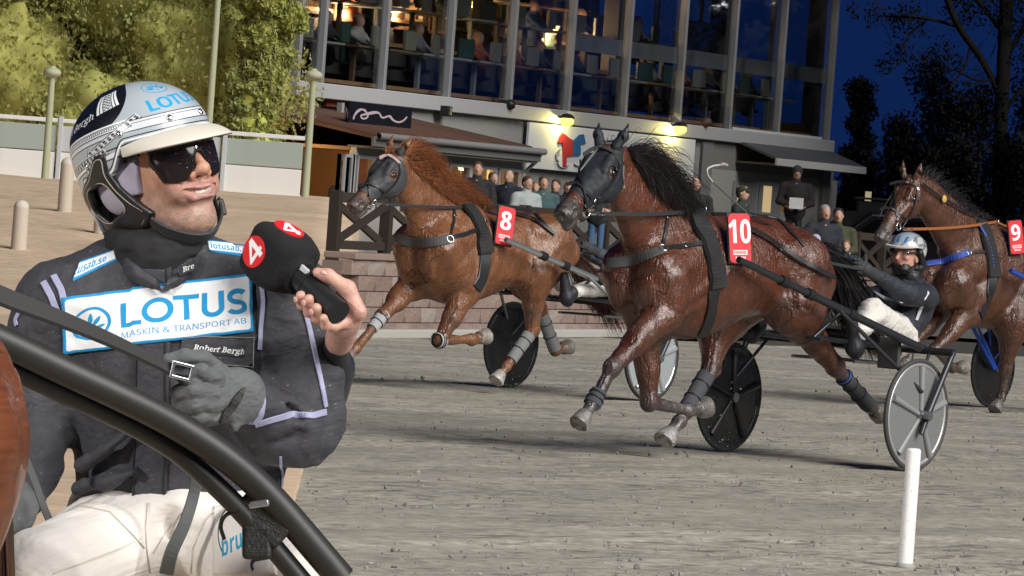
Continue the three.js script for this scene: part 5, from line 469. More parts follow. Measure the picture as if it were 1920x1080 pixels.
const suitT = specks(9000, '#3a3a40'), weave = dataTex(256, (u, v) => .5 + .25 * sin(u * 2 * PI * 64 + v * 2 * PI * 64) + tn(u, v, 20, 3) * .3), wrinkB = dataTex(512, (u, v) => .5 + tn(u, v, 9, 4, 5) * .6);
suitT.repeat.set(2.2, 2.2); weave.repeat.set(8, 8); wrinkB.repeat.set(3, 3);
const suitM = mat([1, 1, 1], .78, { phys: true, map: suitT, bumpMap: wrinkB, bumpScale: .012, sheen: .35, sheenRoughness: .5, sheenColor: lin(.3, .3, .34) });
const planar = (x, y, z, nx) => [x + z * .6, y + z * .15];
// head axes: he looks up and to the picture's right
const hF = V(sin(38 * DEG) * cos(9 * DEG), sin(9 * DEG), cos(38 * DEG) * cos(9 * DEG)).normalize(); let hL = V(hF.z, 0, -hF.x).normalize(), hU = V().crossVectors(hF, hL).normalize(); { const a = 11 * DEG, l = hL.clone().multiplyScalar(cos(a)).addScaledVector(hU, sin(a)); hU = V().crossVectors(hF, l).normalize(); hL = l; }
const hO = Q(302, 308, .02), hb = (x, y, z) => hO.clone().addScaledVector(hL, x).addScaledVector(hU, y).addScaledVector(hF, z), hq = new THREE.Quaternion().setFromRotationMatrix(new THREE.Matrix4().makeBasis(hL, hU, hF));
const toHead = (x, y, z) => { x -= hO.x; y -= hO.y; z -= hO.z; return [x * hL.x + y * hL.y + z * hL.z, x * hU.x + y * hU.y + z * hU.z, x * hF.x + y * hF.y + z * hF.z]; };
// skull, face and neck as one surface
const sk = [.56, .295, .19], skR = [.56, .275, .19], lipC = [.52, .225, .19];
const FH = new Field(.022);
FH.ell(hb(0, .03, -.02), [.077, .1, .098], sk, .03, hq).ell(hb(0, -.035, .03), [.059, .084, .064], sk, .04, hq).ell(hb(0, -.105, .062), [.030, .026, .026], sk, .028, hq).cap(hb(-.046, -.078, .0), hb(-.020, -.114, .055), .02, .018, sk, .03).cap(hb(.046, -.078, .0), hb(.020, -.114, .055), .02, .018, sk, .03);
for (const s of [-1, 1]) FH.ell(hb(s * .040, -.026, .074), [.022, .02, .017], skR, .022, hq).cap(hb(s * .012, .024, .092), hb(s * .044, .026, .076), .010, .009, sk, .018).ell(hb(s * .031, .004, .074), [.017, .013, .013], sk, .012, hq).ell(hb(s * .0165, -.036, .104), [.0088, .0082, .011], skR, .008, hq).ell(hb(s * .009, -.042, .108), [.0045, .0035, .006], null, .004, hq, 1).cap(hb(s * .024, -.04, .094), hb(s * .036, -.072, .076), .004, .004, null, .012, 1).ell(hb(s * .036, -.058, .078), [.017, .018, .016], skR, .018, hq).ell(hb(s * .079, -.01, -.012), [.012, .032, .02], skR, .008, hq);
FH.cap(hb(0, .022, .092), hb(0, -.028, .121), .0078, .0098, sk, .011).ell(hb(0, -.030, .120), [.0112, .0100, .0105], skR, .01, hq);
FH.ell(hb(0, -.062, .083), [.032, .022, .022], sk, .02, hq).cap(hb(-.012, -.0595, .107), hb(-.034, -.054, .093), .0048, .003, lipC, .006).cap(hb(.012, -.0595, .107), hb(.034, -.054, .093), .0048, .003, lipC, .006).cap(hb(-.012, -.0605, .107), hb(.012, -.0605, .107), .0055, .0055, lipC, .006).cap(hb(-.018, -.0790, .100), hb(.018, -.0790, .100), .0064, .0068, lipC, .007).cap(hb(-.018, -.0765, .100), hb(-.035, -.058, .09), .0055, .003, lipC, .007).cap(hb(.018, -.0765, .100), hb(.035, -.058, .09), .0055, .003, lipC, .007);
FH.cap(hb(-.016, -.0680, .1105), hb(.016, -.0680, .1105), .0058, .0058, null, .003, 1).cap(hb(-.014, -.0675, .108), hb(-.033, -.059, .096), .0064, .003, null, .003, 1).cap(hb(.014, -.0675, .108), hb(.033, -.059, .096), .0064, .003, null, .003, 1).cap(hb(-.014, -.09, .1), hb(.014, -.09, .1), .006, .006, null, .016, 1);
{ const nb = Q(300, 505, -.03), nt = hb(0, -.07, -.01); FH.cap(nb, nt, .066, .060, sk, .035); FH.cap(Q(330, 450, .045), hb(.01, -.1, .03), .018, .018, sk, .04); }
FH.disp = (x, y, z) => .0004 * noise(x * 90, y * 90, z * 90) + .0003 * noise(x * 210, y * 210, z * 210);
const faceCol = (x, y, z) => { let c = FH.color(x, y, z, .006); const [a, b, d] = toHead(x, y, z); const n = fbm(x * 60, y * 60, z * 60, 3), beard = sst(-.02, -.055, b) * sst(.0, .03, d) * sst(.02, .04, abs(a) + max(0, -.052 - b) * 3 + (b > -.058 && b < -.045 ? .03 : 0)) * .5 + sst(-.09, -.105, b) * .2; const st = beard * (.55 + .9 * abs(noise(x * 420, y * 420, z * 420))); c = [lerp(c[0], .25, st), lerp(c[1], .19, st), lerp(c[2], .165, st)]; const f = 1 + n * .34 + (noise(x * 160, y * 160, z * 160) > .62 ? -.12 : 0); const red = sst(.05, .0, hypot(abs(a) - .04, b + .03, d - .085)) * .06; return [c[0] * f * (1 + red * .3), c[1] * f * (1 - red), c[2] * f * (1 - red)]; };
const skinM = mat([1, 1, 1], .5, { phys: true, vertexColors: true, clearcoat: .12, clearcoatRoughness: .5, sheen: .1, bumpMap: dataTex(256, (u, v) => .5 + tn(u, v, 60, 3) * .6, 12), bumpScale: .0008 });
part('body', meshField(FH, hb(0, -.06, 0).addScalar(-.25), hb(0, -.06, 0).addScalar(.25), .0034, { col: faceCol, uv: planar }), skinM, hero);
part('teeth', strap([[-.015, -.0655, .1012], [-.008, -.0672, .1035], [0, -.0678, .1042], [.008, -.0672, .1035], [.018, -.0645, .1000]].map(q => ({ p: hb(...q), n: V().addScaledVector(hF, .1).addScaledVector(hL, q[0] * 2).normalize() })), .0052, .001), mat([.52, .47, .41], .3), hero);
// under-cap and neck warmer
{ const F = { d: (x, y, z) => { const [a, b, d] = toHead(x, y, z); return max(smin(FH.d(x, y, z) - .0045, (hypot((abs(a) - .080) / .022, (b + .022) / .05, (d + .035) / .05) - 1) * .022, .02), d - .032 - .35 * max(0, b - .02) + .25 * max(0, -b), -.045 - b - (d < -.0 ? .05 : 0)); } }; part('under_cap', meshField(F, hb(0, .02, -.03).addScalar(-.17), hb(0, .02, -.03).addScalar(.17), .0055, { uv: planar }), mat([.40, .37, .46], .85), hero);
  const g = new Field(.02); const ring = (cx, cy, rx, rz, r, til) => { const c = Q(cx, cy, .0), n = 16; for (let i = 0; i < n; i++) { const a0 = i / n * 2 * PI, a1 = (i + 1) / n * 2 * PI, f = a => V(c.x + cos(a) * rx, c.y - cos(a) * til - .012 * sin(a), sin(a) * rz + c.z); g.cap(f(a0), f(a1), r, r, [1, 1, 1], .02); } }; ring(298, 437, .074, .072, .013, -.004); ring(299, 455, .079, .078, .014, .004); ring(300, 474, .077, .078, .014, -.006); ring(302, 494, .073, .074, .015, .006); ring(303, 512, .066, .066, .016, 0); g.disp = (x, y, z) => .003 * noise(x * 40, y * 90, z * 40); part('neck_warmer', meshField(g, Q(302, 478).add(V(-.13, -.11, -.13)), Q(302, 478).add(V(.13, .1, .13)), .005, { uv: planar }), mat([.014, .014, .015], .85, { bumpMap: weave, bumpScale: .001 }), hero); }
// helmet: shell on an ellipsoid, printed all round
const hc = [0, .048, -.045], hr = [.121, .108, .140];
const eP = (a, e, off = 0) => { const ce = e < 0 ? cos(e * .55) : cos(e), dx = sin(a) * ce, dy = e < 0 ? e * 1.2 : sin(e), dz = cos(a) * ce; const n = V(dx / hr[0], (e < 0 ? .2 * dy : dy) / hr[1], dz / hr[2]).normalize(); return V(hc[0] + dx * hr[0] + n.x * off, hc[1] + dy * hr[1] + n.y * off, hc[2] + dz * hr[2] + n.z * off); };
const headW = v => hb(v.x, v.y, v.z), low = a => { const A = abs(a); return lerp(lerp(-.02, -.40, sst(.9, 1.25, A)), -1.12, sst(1.80, 2.15, A)); };
{ const na = 150, ne = 44, P = [], U = [], I = [], row = ne + 1; for (let lay = 0; lay < 2; lay++) for (let i = 0; i <= na; i++) for (let j = 0; j <= ne; j++) { const a = (i / na - .5) * 2 * PI, e = lerp(low(a), PI / 2 - .0001, j / ne), p = headW(eP(a, e, lay ? -.012 : 0)); P.push(p.x, p.y, p.z); U.push(i / na, (e + 1.2) / (1.2 + PI / 2)); }
  const S = (na + 1) * row; for (let i = 0; i < na; i++) { for (let j = 0; j < ne; j++) { const a = i * row + j, b = a + row; I.push(a, b, a + 1, b, b + 1, a + 1); I.push(a + S, a + 1 + S, b + S, b + S, a + 1 + S, b + 1 + S); } const a = i * row, b = a + row; I.push(a, a + S, b, b, a + S, b + S); }
  let g = new THREE.BufferGeometry(); g.setAttribute('position', new THREE.Float32BufferAttribute(P, 3)); g.setAttribute('uv', new THREE.Float32BufferAttribute(U, 2)); g.setIndex(I); g.computeVertexNormals();
  const tx = canvasTex(2048, 1024, (c, W, H) => { const X = a => (a / (2 * PI) + .5) * W, Y = e => H - (e + 1.2) / (1.2 + PI / 2) * H; c.fillStyle = '#a8b1b8'; c.fillRect(0, 0, W, H);
    // black back and crown panel, silver front
    c.fillStyle = '#15171b'; c.beginPath(); c.moveTo(X(-PI), Y(1.6)); c.lineTo(X(-.72), Y(1.6)); c.lineTo(X(-.72), Y(1.0)); c.bezierCurveTo(X(-.76), Y(.66), X(-.92), Y(.42), X(-1.12), Y(.32)); c.bezierCurveTo(X(-1.5), Y(.36), X(-2.0), Y(.16), X(-2.5), Y(-.05)); c.lineTo(X(-PI), Y(-.2)); c.fill(); c.fillStyle = '#15171b'; c.fillRect(X(1.3), 0, W, Y(.1));
    c.fillStyle = '#a7b0b6'; c.beginPath(); c.moveTo(X(-.55), Y(.30)); c.lineTo(X(-2.6), Y(-.02)); c.lineTo(X(-2.6), Y(-.9)); c.lineTo(X(-.6), Y(-.6)); c.fill();
    const band = (a0, e0, a1, e1, w, f, st) => { c.save(); c.strokeStyle = st || '#16181d'; c.lineWidth = w; c.beginPath(); c.moveTo(X(a0), Y(e0)); c.quadraticCurveTo(X((a0 + a1) / 2), Y((e0 + e1) / 2 + (f || 0)), X(a1), Y(e1)); c.stroke(); c.restore(); };
    for (const [o, w, st] of [[.36, 16, '#e6e8ea'], [.345, 4, '#14161a'], [.30, 30, '#dfe3e6'], [.25, 5, '#14161a'], [.20, 18, '#cfd5d8'], [.165, 5, '#14161a'], [-.02, 7, '#14161a'], [-.10, 22, '#e4e6e9'], [-.145, 5, '#14161a'], [-.32, 5, '#14161a'], [-.36, 10, '#e8eaec'], [-.40, 6, '#14161a']]) band(-2.7, o - .36, -.75, o, w, .16, st);
    for (let i = 0; i < 46; i++) { const t = i / 46, a = lerp(-2.6, -.8, t), e = lerp(-.04, .30, t) + .16 * 2 * t * (1 - t); c.strokeStyle = '#1a1c22'; c.lineWidth = 3; c.beginPath(); c.ellipse(X(a), Y(e), 7, 9, 0, 0, 7); c.stroke(); }
    // crossing chequer ribbons
    for (const [a0, e0, a1, e1, n] of [[-1.45, -.05, -.62, .40, 11], [-1.75, -.55, -1.45, .02, 8], [-2.3, -.25, -1.2, -.05, 14]]) { band(a0, e0, a1, e1, 44, 0, '#cdd2d6'); for (let i = 0; i < n; i++) { const t = (i + .5) / n; c.save(); c.translate(X(lerp(a0, a1, t)), Y(lerp(e0, e1, t))); c.rotate(-.6); c.fillStyle = i % 2 ? '#20242c' : '#59616b'; c.fillRect(-9, -13, 16, 12); c.fillStyle = i % 2 ? '#59616b' : '#20242c'; c.fillRect(-9, 1, 16, 12); c.restore(); } band(a0 - .05, e0 + .035, a1 - .05, e1 + .035, 4); band(a0 + .05, e0 - .035, a1 + .05, e1 - .035, 4); }
    // white edge line along the rim
    c.strokeStyle = '#eef0f2'; c.lineWidth = 9; c.beginPath(); for (let i = 0; i <= 200; i++) { const a = (i / 200 - .5) * 2 * PI; c[i ? 'lineTo' : 'moveTo'](X(a), Y(low(a) + .05)); } c.stroke(); c.strokeStyle = '#101216'; c.lineWidth = 6; c.beginPath(); for (let i = 0; i <= 200; i++) { const a = (i / 200 - .5) * 2 * PI; c[i ? 'lineTo' : 'moveTo'](X(a), Y(low(a) + .095)); } c.stroke();
    // front rim band
    c.fillStyle = '#cfd4d8'; c.fillRect(X(-.75), Y(.33), X(.9) - X(-.75), Y(.16) - Y(.33)); c.fillStyle = '#14161a'; c.fillRect(X(-.75), Y(.345), X(.9) - X(-.75), 5); c.fillRect(X(-.75), Y(.17), X(.9) - X(-.75), 5); c.fillRect(X(-.75), Y(.29), X(.9) - X(-.75), 3);
    // striped flash on the crown
    c.save(); c.translate(X(-1.12), Y(.86)); c.rotate(-.30); for (const [x, w, f] of [[-95, 18, '#eef0f2'], [-70, 16, '#eef0f2'], [-48, 56, '#d4d8dc'], [14, 15, '#eef0f2'], [36, 18, '#eef0f2']]) { c.fillStyle = f; c.fillRect(x, -90, w, 165); } c.fillStyle = '#2a2e36'; for (let i = 0; i < 12; i++) for (let j = 0; j < 4; j++) if ((i + j) % 2) c.fillRect(-46 + j * 13, -86 + i * 13, 11, 11); c.restore();
    // round badge at the back of the side
    c.fillStyle = '#101216'; c.fillRect(X(-2.75), Y(-.05), 165, 250); c.save(); c.translate(X(-2.48), Y(-.26)); c.strokeStyle = '#f0f2f4'; c.lineWidth = 5; for (let i = 0; i < 30; i++) { const a = i / 30 * 6.283; c.beginPath(); c.moveTo(44 * cos(a), 62 * sin(a)); c.lineTo(58 * cos(a), 82 * sin(a)); c.stroke(); } c.fillStyle = '#e9ebee'; c.beginPath(); c.ellipse(0, 0, 42, 58, 0, 0, 7); c.fill(); c.strokeStyle = '#30343c'; c.lineWidth = 4; for (let i = 0; i < 7; i++) { c.beginPath(); c.arc(rr(-16, 16), rr(-26, 26), rr(8, 18), rr(0, 3), rr(3, 6)); c.stroke(); } c.restore();
    // lettering
    const arc = (s, font, a, e, da, tilt, col, sx = 1) => { c.font = font; c.fillStyle = col; c.textAlign = 'center'; c.textBaseline = 'middle'; [...s].forEach((ch, i) => { c.save(); c.translate(X(a + da * i), Y(e + tilt * i)); c.scale(sx, 1); c.rotate(-tilt * 3); c.fillText(ch, 0, 0); c.restore(); }); };
    arc('LOTUS', 'bold 118px sans-serif', -.36, .52, .235, .012, '#2b9fd6', 1.18); c.strokeStyle = '#2b9fd6'; c.lineWidth = 7; c.beginPath(); c.ellipse(X(-.02), Y(.93), 105, 62, 0, 0, 7); c.stroke(); c.fillStyle = '#2b9fd6'; for (const [x, y, r] of [[0, -20, 0], [-36, -8, -.7], [36, -8, .7], [-52, 16, -1.2], [52, 16, 1.2]]) { c.save(); c.translate(X(-.02) + x, Y(.93) + y); c.rotate(r); c.beginPath(); c.ellipse(0, 0, 12, 27, 0, 0, 7); c.fill(); c.restore(); } c.fillRect(X(-.02) - 4, Y(.93), 8, 46);
    c.save(); c.translate(X(-2.02), Y(.44)); c.rotate(-.32); c.font = 'italic 66px serif'; c.fillStyle = '#f4f5f6'; c.textAlign = 'center'; c.fillText('Robert Bergh', 0, 0); c.restore(); });
  part('helmet', g, mat([1, 1, 1], .34, { phys: true, map: tx, clearcoat: .3, clearcoatRoughness: .1, metalness: .05, specularIntensity: .7 }), hero);
  // rivets
  for (const [a, e] of [[-.95, .16], [-.18, .22], [-1.62, -.17], [.5, .22]]) { const p = headW(eP(a, e, .001)), n = headW(eP(a, e, .01)).sub(p).normalize(), r = part('rivet', new THREE.SphereGeometry(.0062, 14, 8, 0, 7, 0, PI / 2).scale(1, .6, 1), M.chrome, hero); r.position.copy(p); r.quaternion.setFromUnitVectors(V(0, 1, 0), n); }
  // peak
  const P2 = [], I2 = [], n = 40, m = 8; for (let lay = 0; lay < 2; lay++) for (let i = 0; i <= n; i++) for (let j = 0; j <= m; j++) { const a = lerp(-.98, .98, i / n), s = pow(max(0, cos(a / .98 * PI / 2)), .75), b = eP(a, lerp(-.05, .10, s * .6), .001), t = j / m, out = V(sin(a) * .75, -.10 - .16 * t, cos(a)).multiplyScalar(.068 * s * t); b.add(out); b.y -= .004 * t * t * 3 + (lay ? .0075 * (1 - .35 * t) : 0); const w = headW(b); P2.push(w.x, w.y, w.z); } const S2 = (n + 1) * (m + 1); for (let i = 0; i < n; i++) { for (let j = 0; j < m; j++) { const a = i * (m + 1) + j, b = a + m + 1; I2.push(a, a + 1, b, b, a + 1, b + 1, a + S2, b + S2, a + 1 + S2, b + S2, b + 1 + S2, a + 1 + S2); } const a = i * (m + 1) + m, b = a + m + 1; I2.push(a, a + S2, b, b, a + S2, b + S2); } const g2 = new THREE.BufferGeometry(); g2.setAttribute('position', new THREE.Float32BufferAttribute(P2, 3)); g2.setIndex(I2); g2.computeVertexNormals(); part('peak', g2, mat([.66, .62, .54], .5, { side: THREE.DoubleSide }), hero);
  // padded leather ear guards with an opening, seen from the side: z forward, y up
  const poly = [[-.004, .034], [-.006, .005], [.000, -.025], [.014, -.056], [.028, -.082], [.012, -.10], [-.04, -.116], [-.088, -.108], [-.118, -.06], [-.105, -.02], [-.05, .005], [-.02, .034]], hole = [[-.026, -.018], [-.014, -.042], [-.012, -.060], [-.062, -.072], [-.084, -.052], [-.070, -.024]];
  const pd = (pl, x, y) => { let d = 1e9, s = 1; for (let i = 0, j = pl.length - 1; i < pl.length; j = i++) { const ex = pl[j][0] - pl[i][0], ey = pl[j][1] - pl[i][1], wx = x - pl[i][0], wy = y - pl[i][1], t = clamp((wx * ex + wy * ey) / (ex * ex + ey * ey), 0, 1); d = min(d, (wx - ex * t) ** 2 + (wy - ey * t) ** 2); const c1 = y >= pl[i][1], c2 = y < pl[j][1], c3 = ex * wy > ey * wx; if ((c1 && c2 && c3) || (!c1 && !c2 && !c3)) s = -s; } return s * sqrt(d); };
  for (const s of [-1, 1]) { const F = { d: (X, Y, Z) => { const [x, y, z] = toHead(X, Y, Z); if (x * s < .02) return .05; const taper = max(0, -y) * .16, r = hypot(x / (hr[0] - .002 - taper), (y - hc[1]) / .24, (z - hc[2]) / hr[2]), sh = abs((r - 1) * .11) - .0065, e = pd(poly, z, y) - .006, h = .006 - pd(hole, z, y); return -smin(-sh, smin(-e, -h, .006), .006); } }, c = hb(s * .1, -.045, -.03); part('ear_guard', meshField(F, c.clone().addScalar(-.13), c.clone().addScalar(.13), .0042, { uv: planar }), mat([.016, .016, .017], .36, { bumpMap: wrinkB, bumpScale: .002 }), hero);
    const tr = (pl, k) => { const q = pl.map(([z, y]) => { const taper = max(0, -y) * .16, X = sqrt(max(.05, 1 - ((y - hc[1]) / .24) ** 2 - ((z - hc[2]) / hr[2]) ** 2)) * (hr[0] - .002 - taper) + .0075; return hb(s * X, y, z); }); return new THREE.TubeGeometry(new THREE.CatmullRomCurve3(q, true), k, .0011, 5); }; const ins = (pl, k) => { const cx = pl.reduce((a, p) => a + p[0], 0) / pl.length, cy = pl.reduce((a, p) => a + p[1], 0) / pl.length; return pl.map(([a, b]) => [cx + (a - cx) * k, cy + (b - cy) * k]); }; if (s < 0) part('stitching', [tr(ins(poly, .95), 90), tr(ins(hole, 1.28), 60)], mat([.42, .40, .34], .7), hero); }
  // chin strap
  const cs = [[-.072, -.095, .03], [-.060, -.118, .05], [-.03, -.140, .072], [.0, -.146, .080], [.035, -.135, .068], [.066, -.112, .045], [.078, -.085, .03]].map(q => hb(...q)), cv = new THREE.CatmullRomCurve3(cs), sp = []; for (let i = 0; i <= 40; i++) { const p = cv.getPoint(i / 40), [x, y, z] = toHead(p.x, p.y, p.z); sp.push({ p, n: V().addScaledVector(hL, x).addScaledVector(hU, -.05 - .5 * (1 - abs(x) / .08) * .1).addScaledVector(hF, max(.01, z - .02) * 1.4).normalize() }); } part('chin_strap', strap(sp, .019, .003), mat([.03, .032, .034], .7), hero); part('strap_buckle', box(.018, .03, .012, 0, 0, 0, 0, .003).applyQuaternion(hq).translate(...hb(.076, -.10, .036).toArray()), M.black, hero);
  // wraparound sunglasses
  const lens = [[-.076, .026], [-.04, .032], [0, .026], [.04, .032], [.076, .026], [.079, .0], [.066, -.036], [.036, -.042], [.017, -.024], [.008, .0], [0, .006], [-.008, .0], [-.017, -.024], [-.036, -.042], [-.066, -.036], [-.079, .0]];
  const LF = { d: (X, Y, Z) => { const [x, y, z] = toHead(X, Y, Z); if (z < .01) return .05; const r = hypot(x / .092, (y) / .18, (z + .01) / .1265), sh = abs(r - 1) * .1 - .0021, e = pd(lens, x * (1 + .12 * abs(x) / .08), y) - .003; return -smin(-sh, -e, .003); } }; part('sunglasses', meshField(LF, hb(0, 0, .07).addScalar(-.12), hb(0, 0, .07).addScalar(.12), .0024, { uv: planar }), mat([.016, .012, .012], .09, { phys: true, specularIntensity: .8 }), hero);
  const fr = (pts, r) => tube(pts.map(q => hb(...q)), r, 30, 8); part('glasses_frame', [fr([[-.080, .022, .048], [-.076, .03, .062], [-.04, .034, .104], [0, .029, .1165], [.04, .034, .104], [.076, .03, .062], [.080, .022, .048]], .0032), fr([[-.079, .022, .052], [-.083, .018, .02], [-.084, .012, -.02]], .0036), fr([[.079, .022, .052], [.083, .018, .02], [.084, .012, -.02]], .0036), fr([[-.014, -.012, .114], [-.006, .004, .118], [.006, .004, .118], [.014, -.012, .114]], .0022)], M.black, hero);
  const dm = []; for (let i = 0; i < 130; i++) { const x = rr(-.07, .07), y = rr(-.026, .024), r = sqrt(max(.1, 1 - (x / .092) ** 2 - (y / .18) ** 2)), z = -.01 + .1265 * r * 1.021; if (pd(lens, x * (1 + .12 * abs(x) / .08), y) > -.001) continue; const g = new THREE.IcosahedronGeometry(.0004 + .0007 * pow(rnd(), 3), 0); dm.push(g.translate(...hb(x, y, z).toArray())); } part('dirt_specks', dm, mat([.45, .4, .32], .9), hero); }
// ---- race suit
const skinF = FH;
const FS = new Field(.05), sc3 = [1, 1, 1];
{ const tsec = [[338, 985, .178, .125], [338, 930, .180, .125], [337, 850, .187, .132], [332, 760, .196, .140], [328, 680, .204, .146], [322, 610, .210, .142], [314, 555, .205, .125], [306, 510, .150, .098], [301, 478, .092, .080]];
  FS.loft(tsec.map(([x, y, w, h]) => ({ c: Q(x, y, .0), h, w })), V(0, 0, 1), sc3, .05);
  const aR = [[112, 588, -.01, .083], [62, 735, .02, .073], [52, 800, .03, .066], [52, 865, .08, .055], [40, 925, .14, .046]], aL = [[546, 590, -.01, .085], [566, 700, .01, .070], [566, 785, .02, .066], [530, 802, .10, .060], [470, 757, .17, .049]];
  for (const A of [aR, aL]) for (let i = 0; i < A.length - 1; i++) FS.cap(Q(...A[i]), Q(...A[i + 1]), A[i][3], A[i + 1][3], sc3, i === 0 ? .07 : .03);
  FS.cap(Q(235, 505, -.01), Q(120, 572, -.01), .06, .075, sc3, .06).cap(Q(378, 505, -.01), Q(535, 573, -.01), .06, .078, sc3, .06).cap(Q(60, 765, .02), Q(58, 772, .025), .076, .077, sc3, .008);
  // folds: at the elbow, across the belly, from the armpits
  const fold = (pts, r, k = .02) => { for (let i = 0; i < pts.length - 1; i++) FS.cap(Q(...pts[i]), Q(...pts[i + 1]), r, r * .7, sc3, k); }, dent = (pts, r, k = .03) => { for (let i = 0; i < pts.length - 1; i++) FS.cap(Q(...pts[i]), Q(...pts[i + 1]), r, r, null, k, 1); };
  fold([[150, 870, .11], [200, 845, .135], [255, 800, .148]], .012); fold([[145, 915, .10], [200, 905, .13], [250, 885, .14]], .010); fold([[480, 640, .09], [505, 720, .09], [500, 800, .08]], .012); fold([[530, 640, .07], [580, 655, .07], [622, 700, .04]], .012); fold([[540, 720, .085], [590, 735, .075], [630, 775, .04]], .014); fold([[520, 790, .15], [565, 825, .12], [610, 835, .06]], .014); fold([[500, 812, .16], [545, 850, .12], [590, 860, .06]], .012); fold([[505, 745, .175], [530, 770, .16], [550, 800, .15]], .011);
  fold([[40, 800, .08], [70, 815, .10], [105, 805, .08]], .012); fold([[45, 850, .10], [75, 862, .12], [105, 845, .09]], .012); fold([[75, 640, .05], [100, 690, .075], [118, 740, .07]], .012);
  dent([[492, 600, .13], [486, 680, .15], [500, 780, .13]], .006); dent([[138, 600, .12], [142, 680, .135], [138, 780, .12]], .006); dent([[500, 835, .165], [560, 815, .15]], .004); dent([[525, 755, .165], [560, 780, .145]], .004); dent([[180, 880, .135], [240, 845, .15]], .005);
  FS.disp = (x, y, z) => .0065 * noise(x * 9 + y * 5, y * 11 - x * 6, z * 9) + .0035 * noise(x * 26 - y * 12, y * 22, z * 24) + .0018 * noise(x * 60, y * 46 + x * 20, z * 60);
  part('suit_jacket', meshField({ d: (x, y, z) => max(FS.d(x, y, z), -(hypot(x - Q(62, 0).x * 0 - Q(40, 925, .14).x, y - Q(40, 925, .14).y, z - .14) - .0), Q(0, 948).y - y - .0 - (x < Q(110, 0).x ? 1 : 0)) }, V(-.37, -.36, -.24), V(.38, .22, .36), .0058, { uv: planar }), suitM, hero); }
const patch = (name, corners, m, off = .0025, nu = 40, nv = 16, F = FS, extra) => { // sewn-on pieces laid over the cloth: corners TL TR BR BL
  const P = [], U = [], I = [], B = []; let zL = null; for (let j = 0; j <= nv; j++) for (let i = 0; i <= nu; i++) { const u = i / nu, v = j / nv, [a, b, c, d] = corners, bow = extra ? extra(u, v) : [0, 0], x = lerp(lerp(a[0], b[0], u), lerp(d[0], c[0], u), v) + bow[0], y = lerp(lerp(a[1], b[1], u), lerp(d[1], c[1], u), v) + bow[1], h = hHit(F, x, y, off); const p = h ? h.p : Q(x, y, (zL ?? .1)); if (h) zL = p.z; const n = h ? h.n : V(0, 0, 1); P.push(p.x, p.y, p.z); B.push(p.clone().addScaledVector(n, -.004)); m === suitM ? U.push(p.x + p.z * .6, p.y + .3) : U.push(u, 1 - v); }
  const w = nu + 1, N = P.length / 3; for (let j = 0; j < nv; j++) for (let i = 0; i < nu; i++) { const a = j * w + i; I.push(a, a + w, a + 1, a + 1, a + w, a + w + 1); } for (const b of B) P.push(b.x, b.y, b.z), U.push(U[(P.length / 3 - 1 - N) * 2], U[(P.length / 3 - 1 - N) * 2 + 1]); const ed = (a, b) => I.push(a, b, a + N, b, b + N, a + N); for (let i = 0; i < nu; i++) { ed(i, i + 1); ed(nv * w + i + 1, nv * w + i); } for (let j = 0; j < nv; j++) { ed((j + 1) * w, j * w); ed(j * w + nu, (j + 1) * w + nu); }
  const g = new THREE.BufferGeometry(); g.setAttribute('position', new THREE.Float32BufferAttribute(P, 3)); g.setAttribute('uv', new THREE.Float32BufferAttribute(U, 2)); g.setIndex(I); g.computeVertexNormals(); return part(name, g, m, hero); };
const cloth = t => mat([1, 1, 1], .8, { map: t, bumpMap: weave, bumpScale: .0006 });
const BLUE = '#1d9ad6';
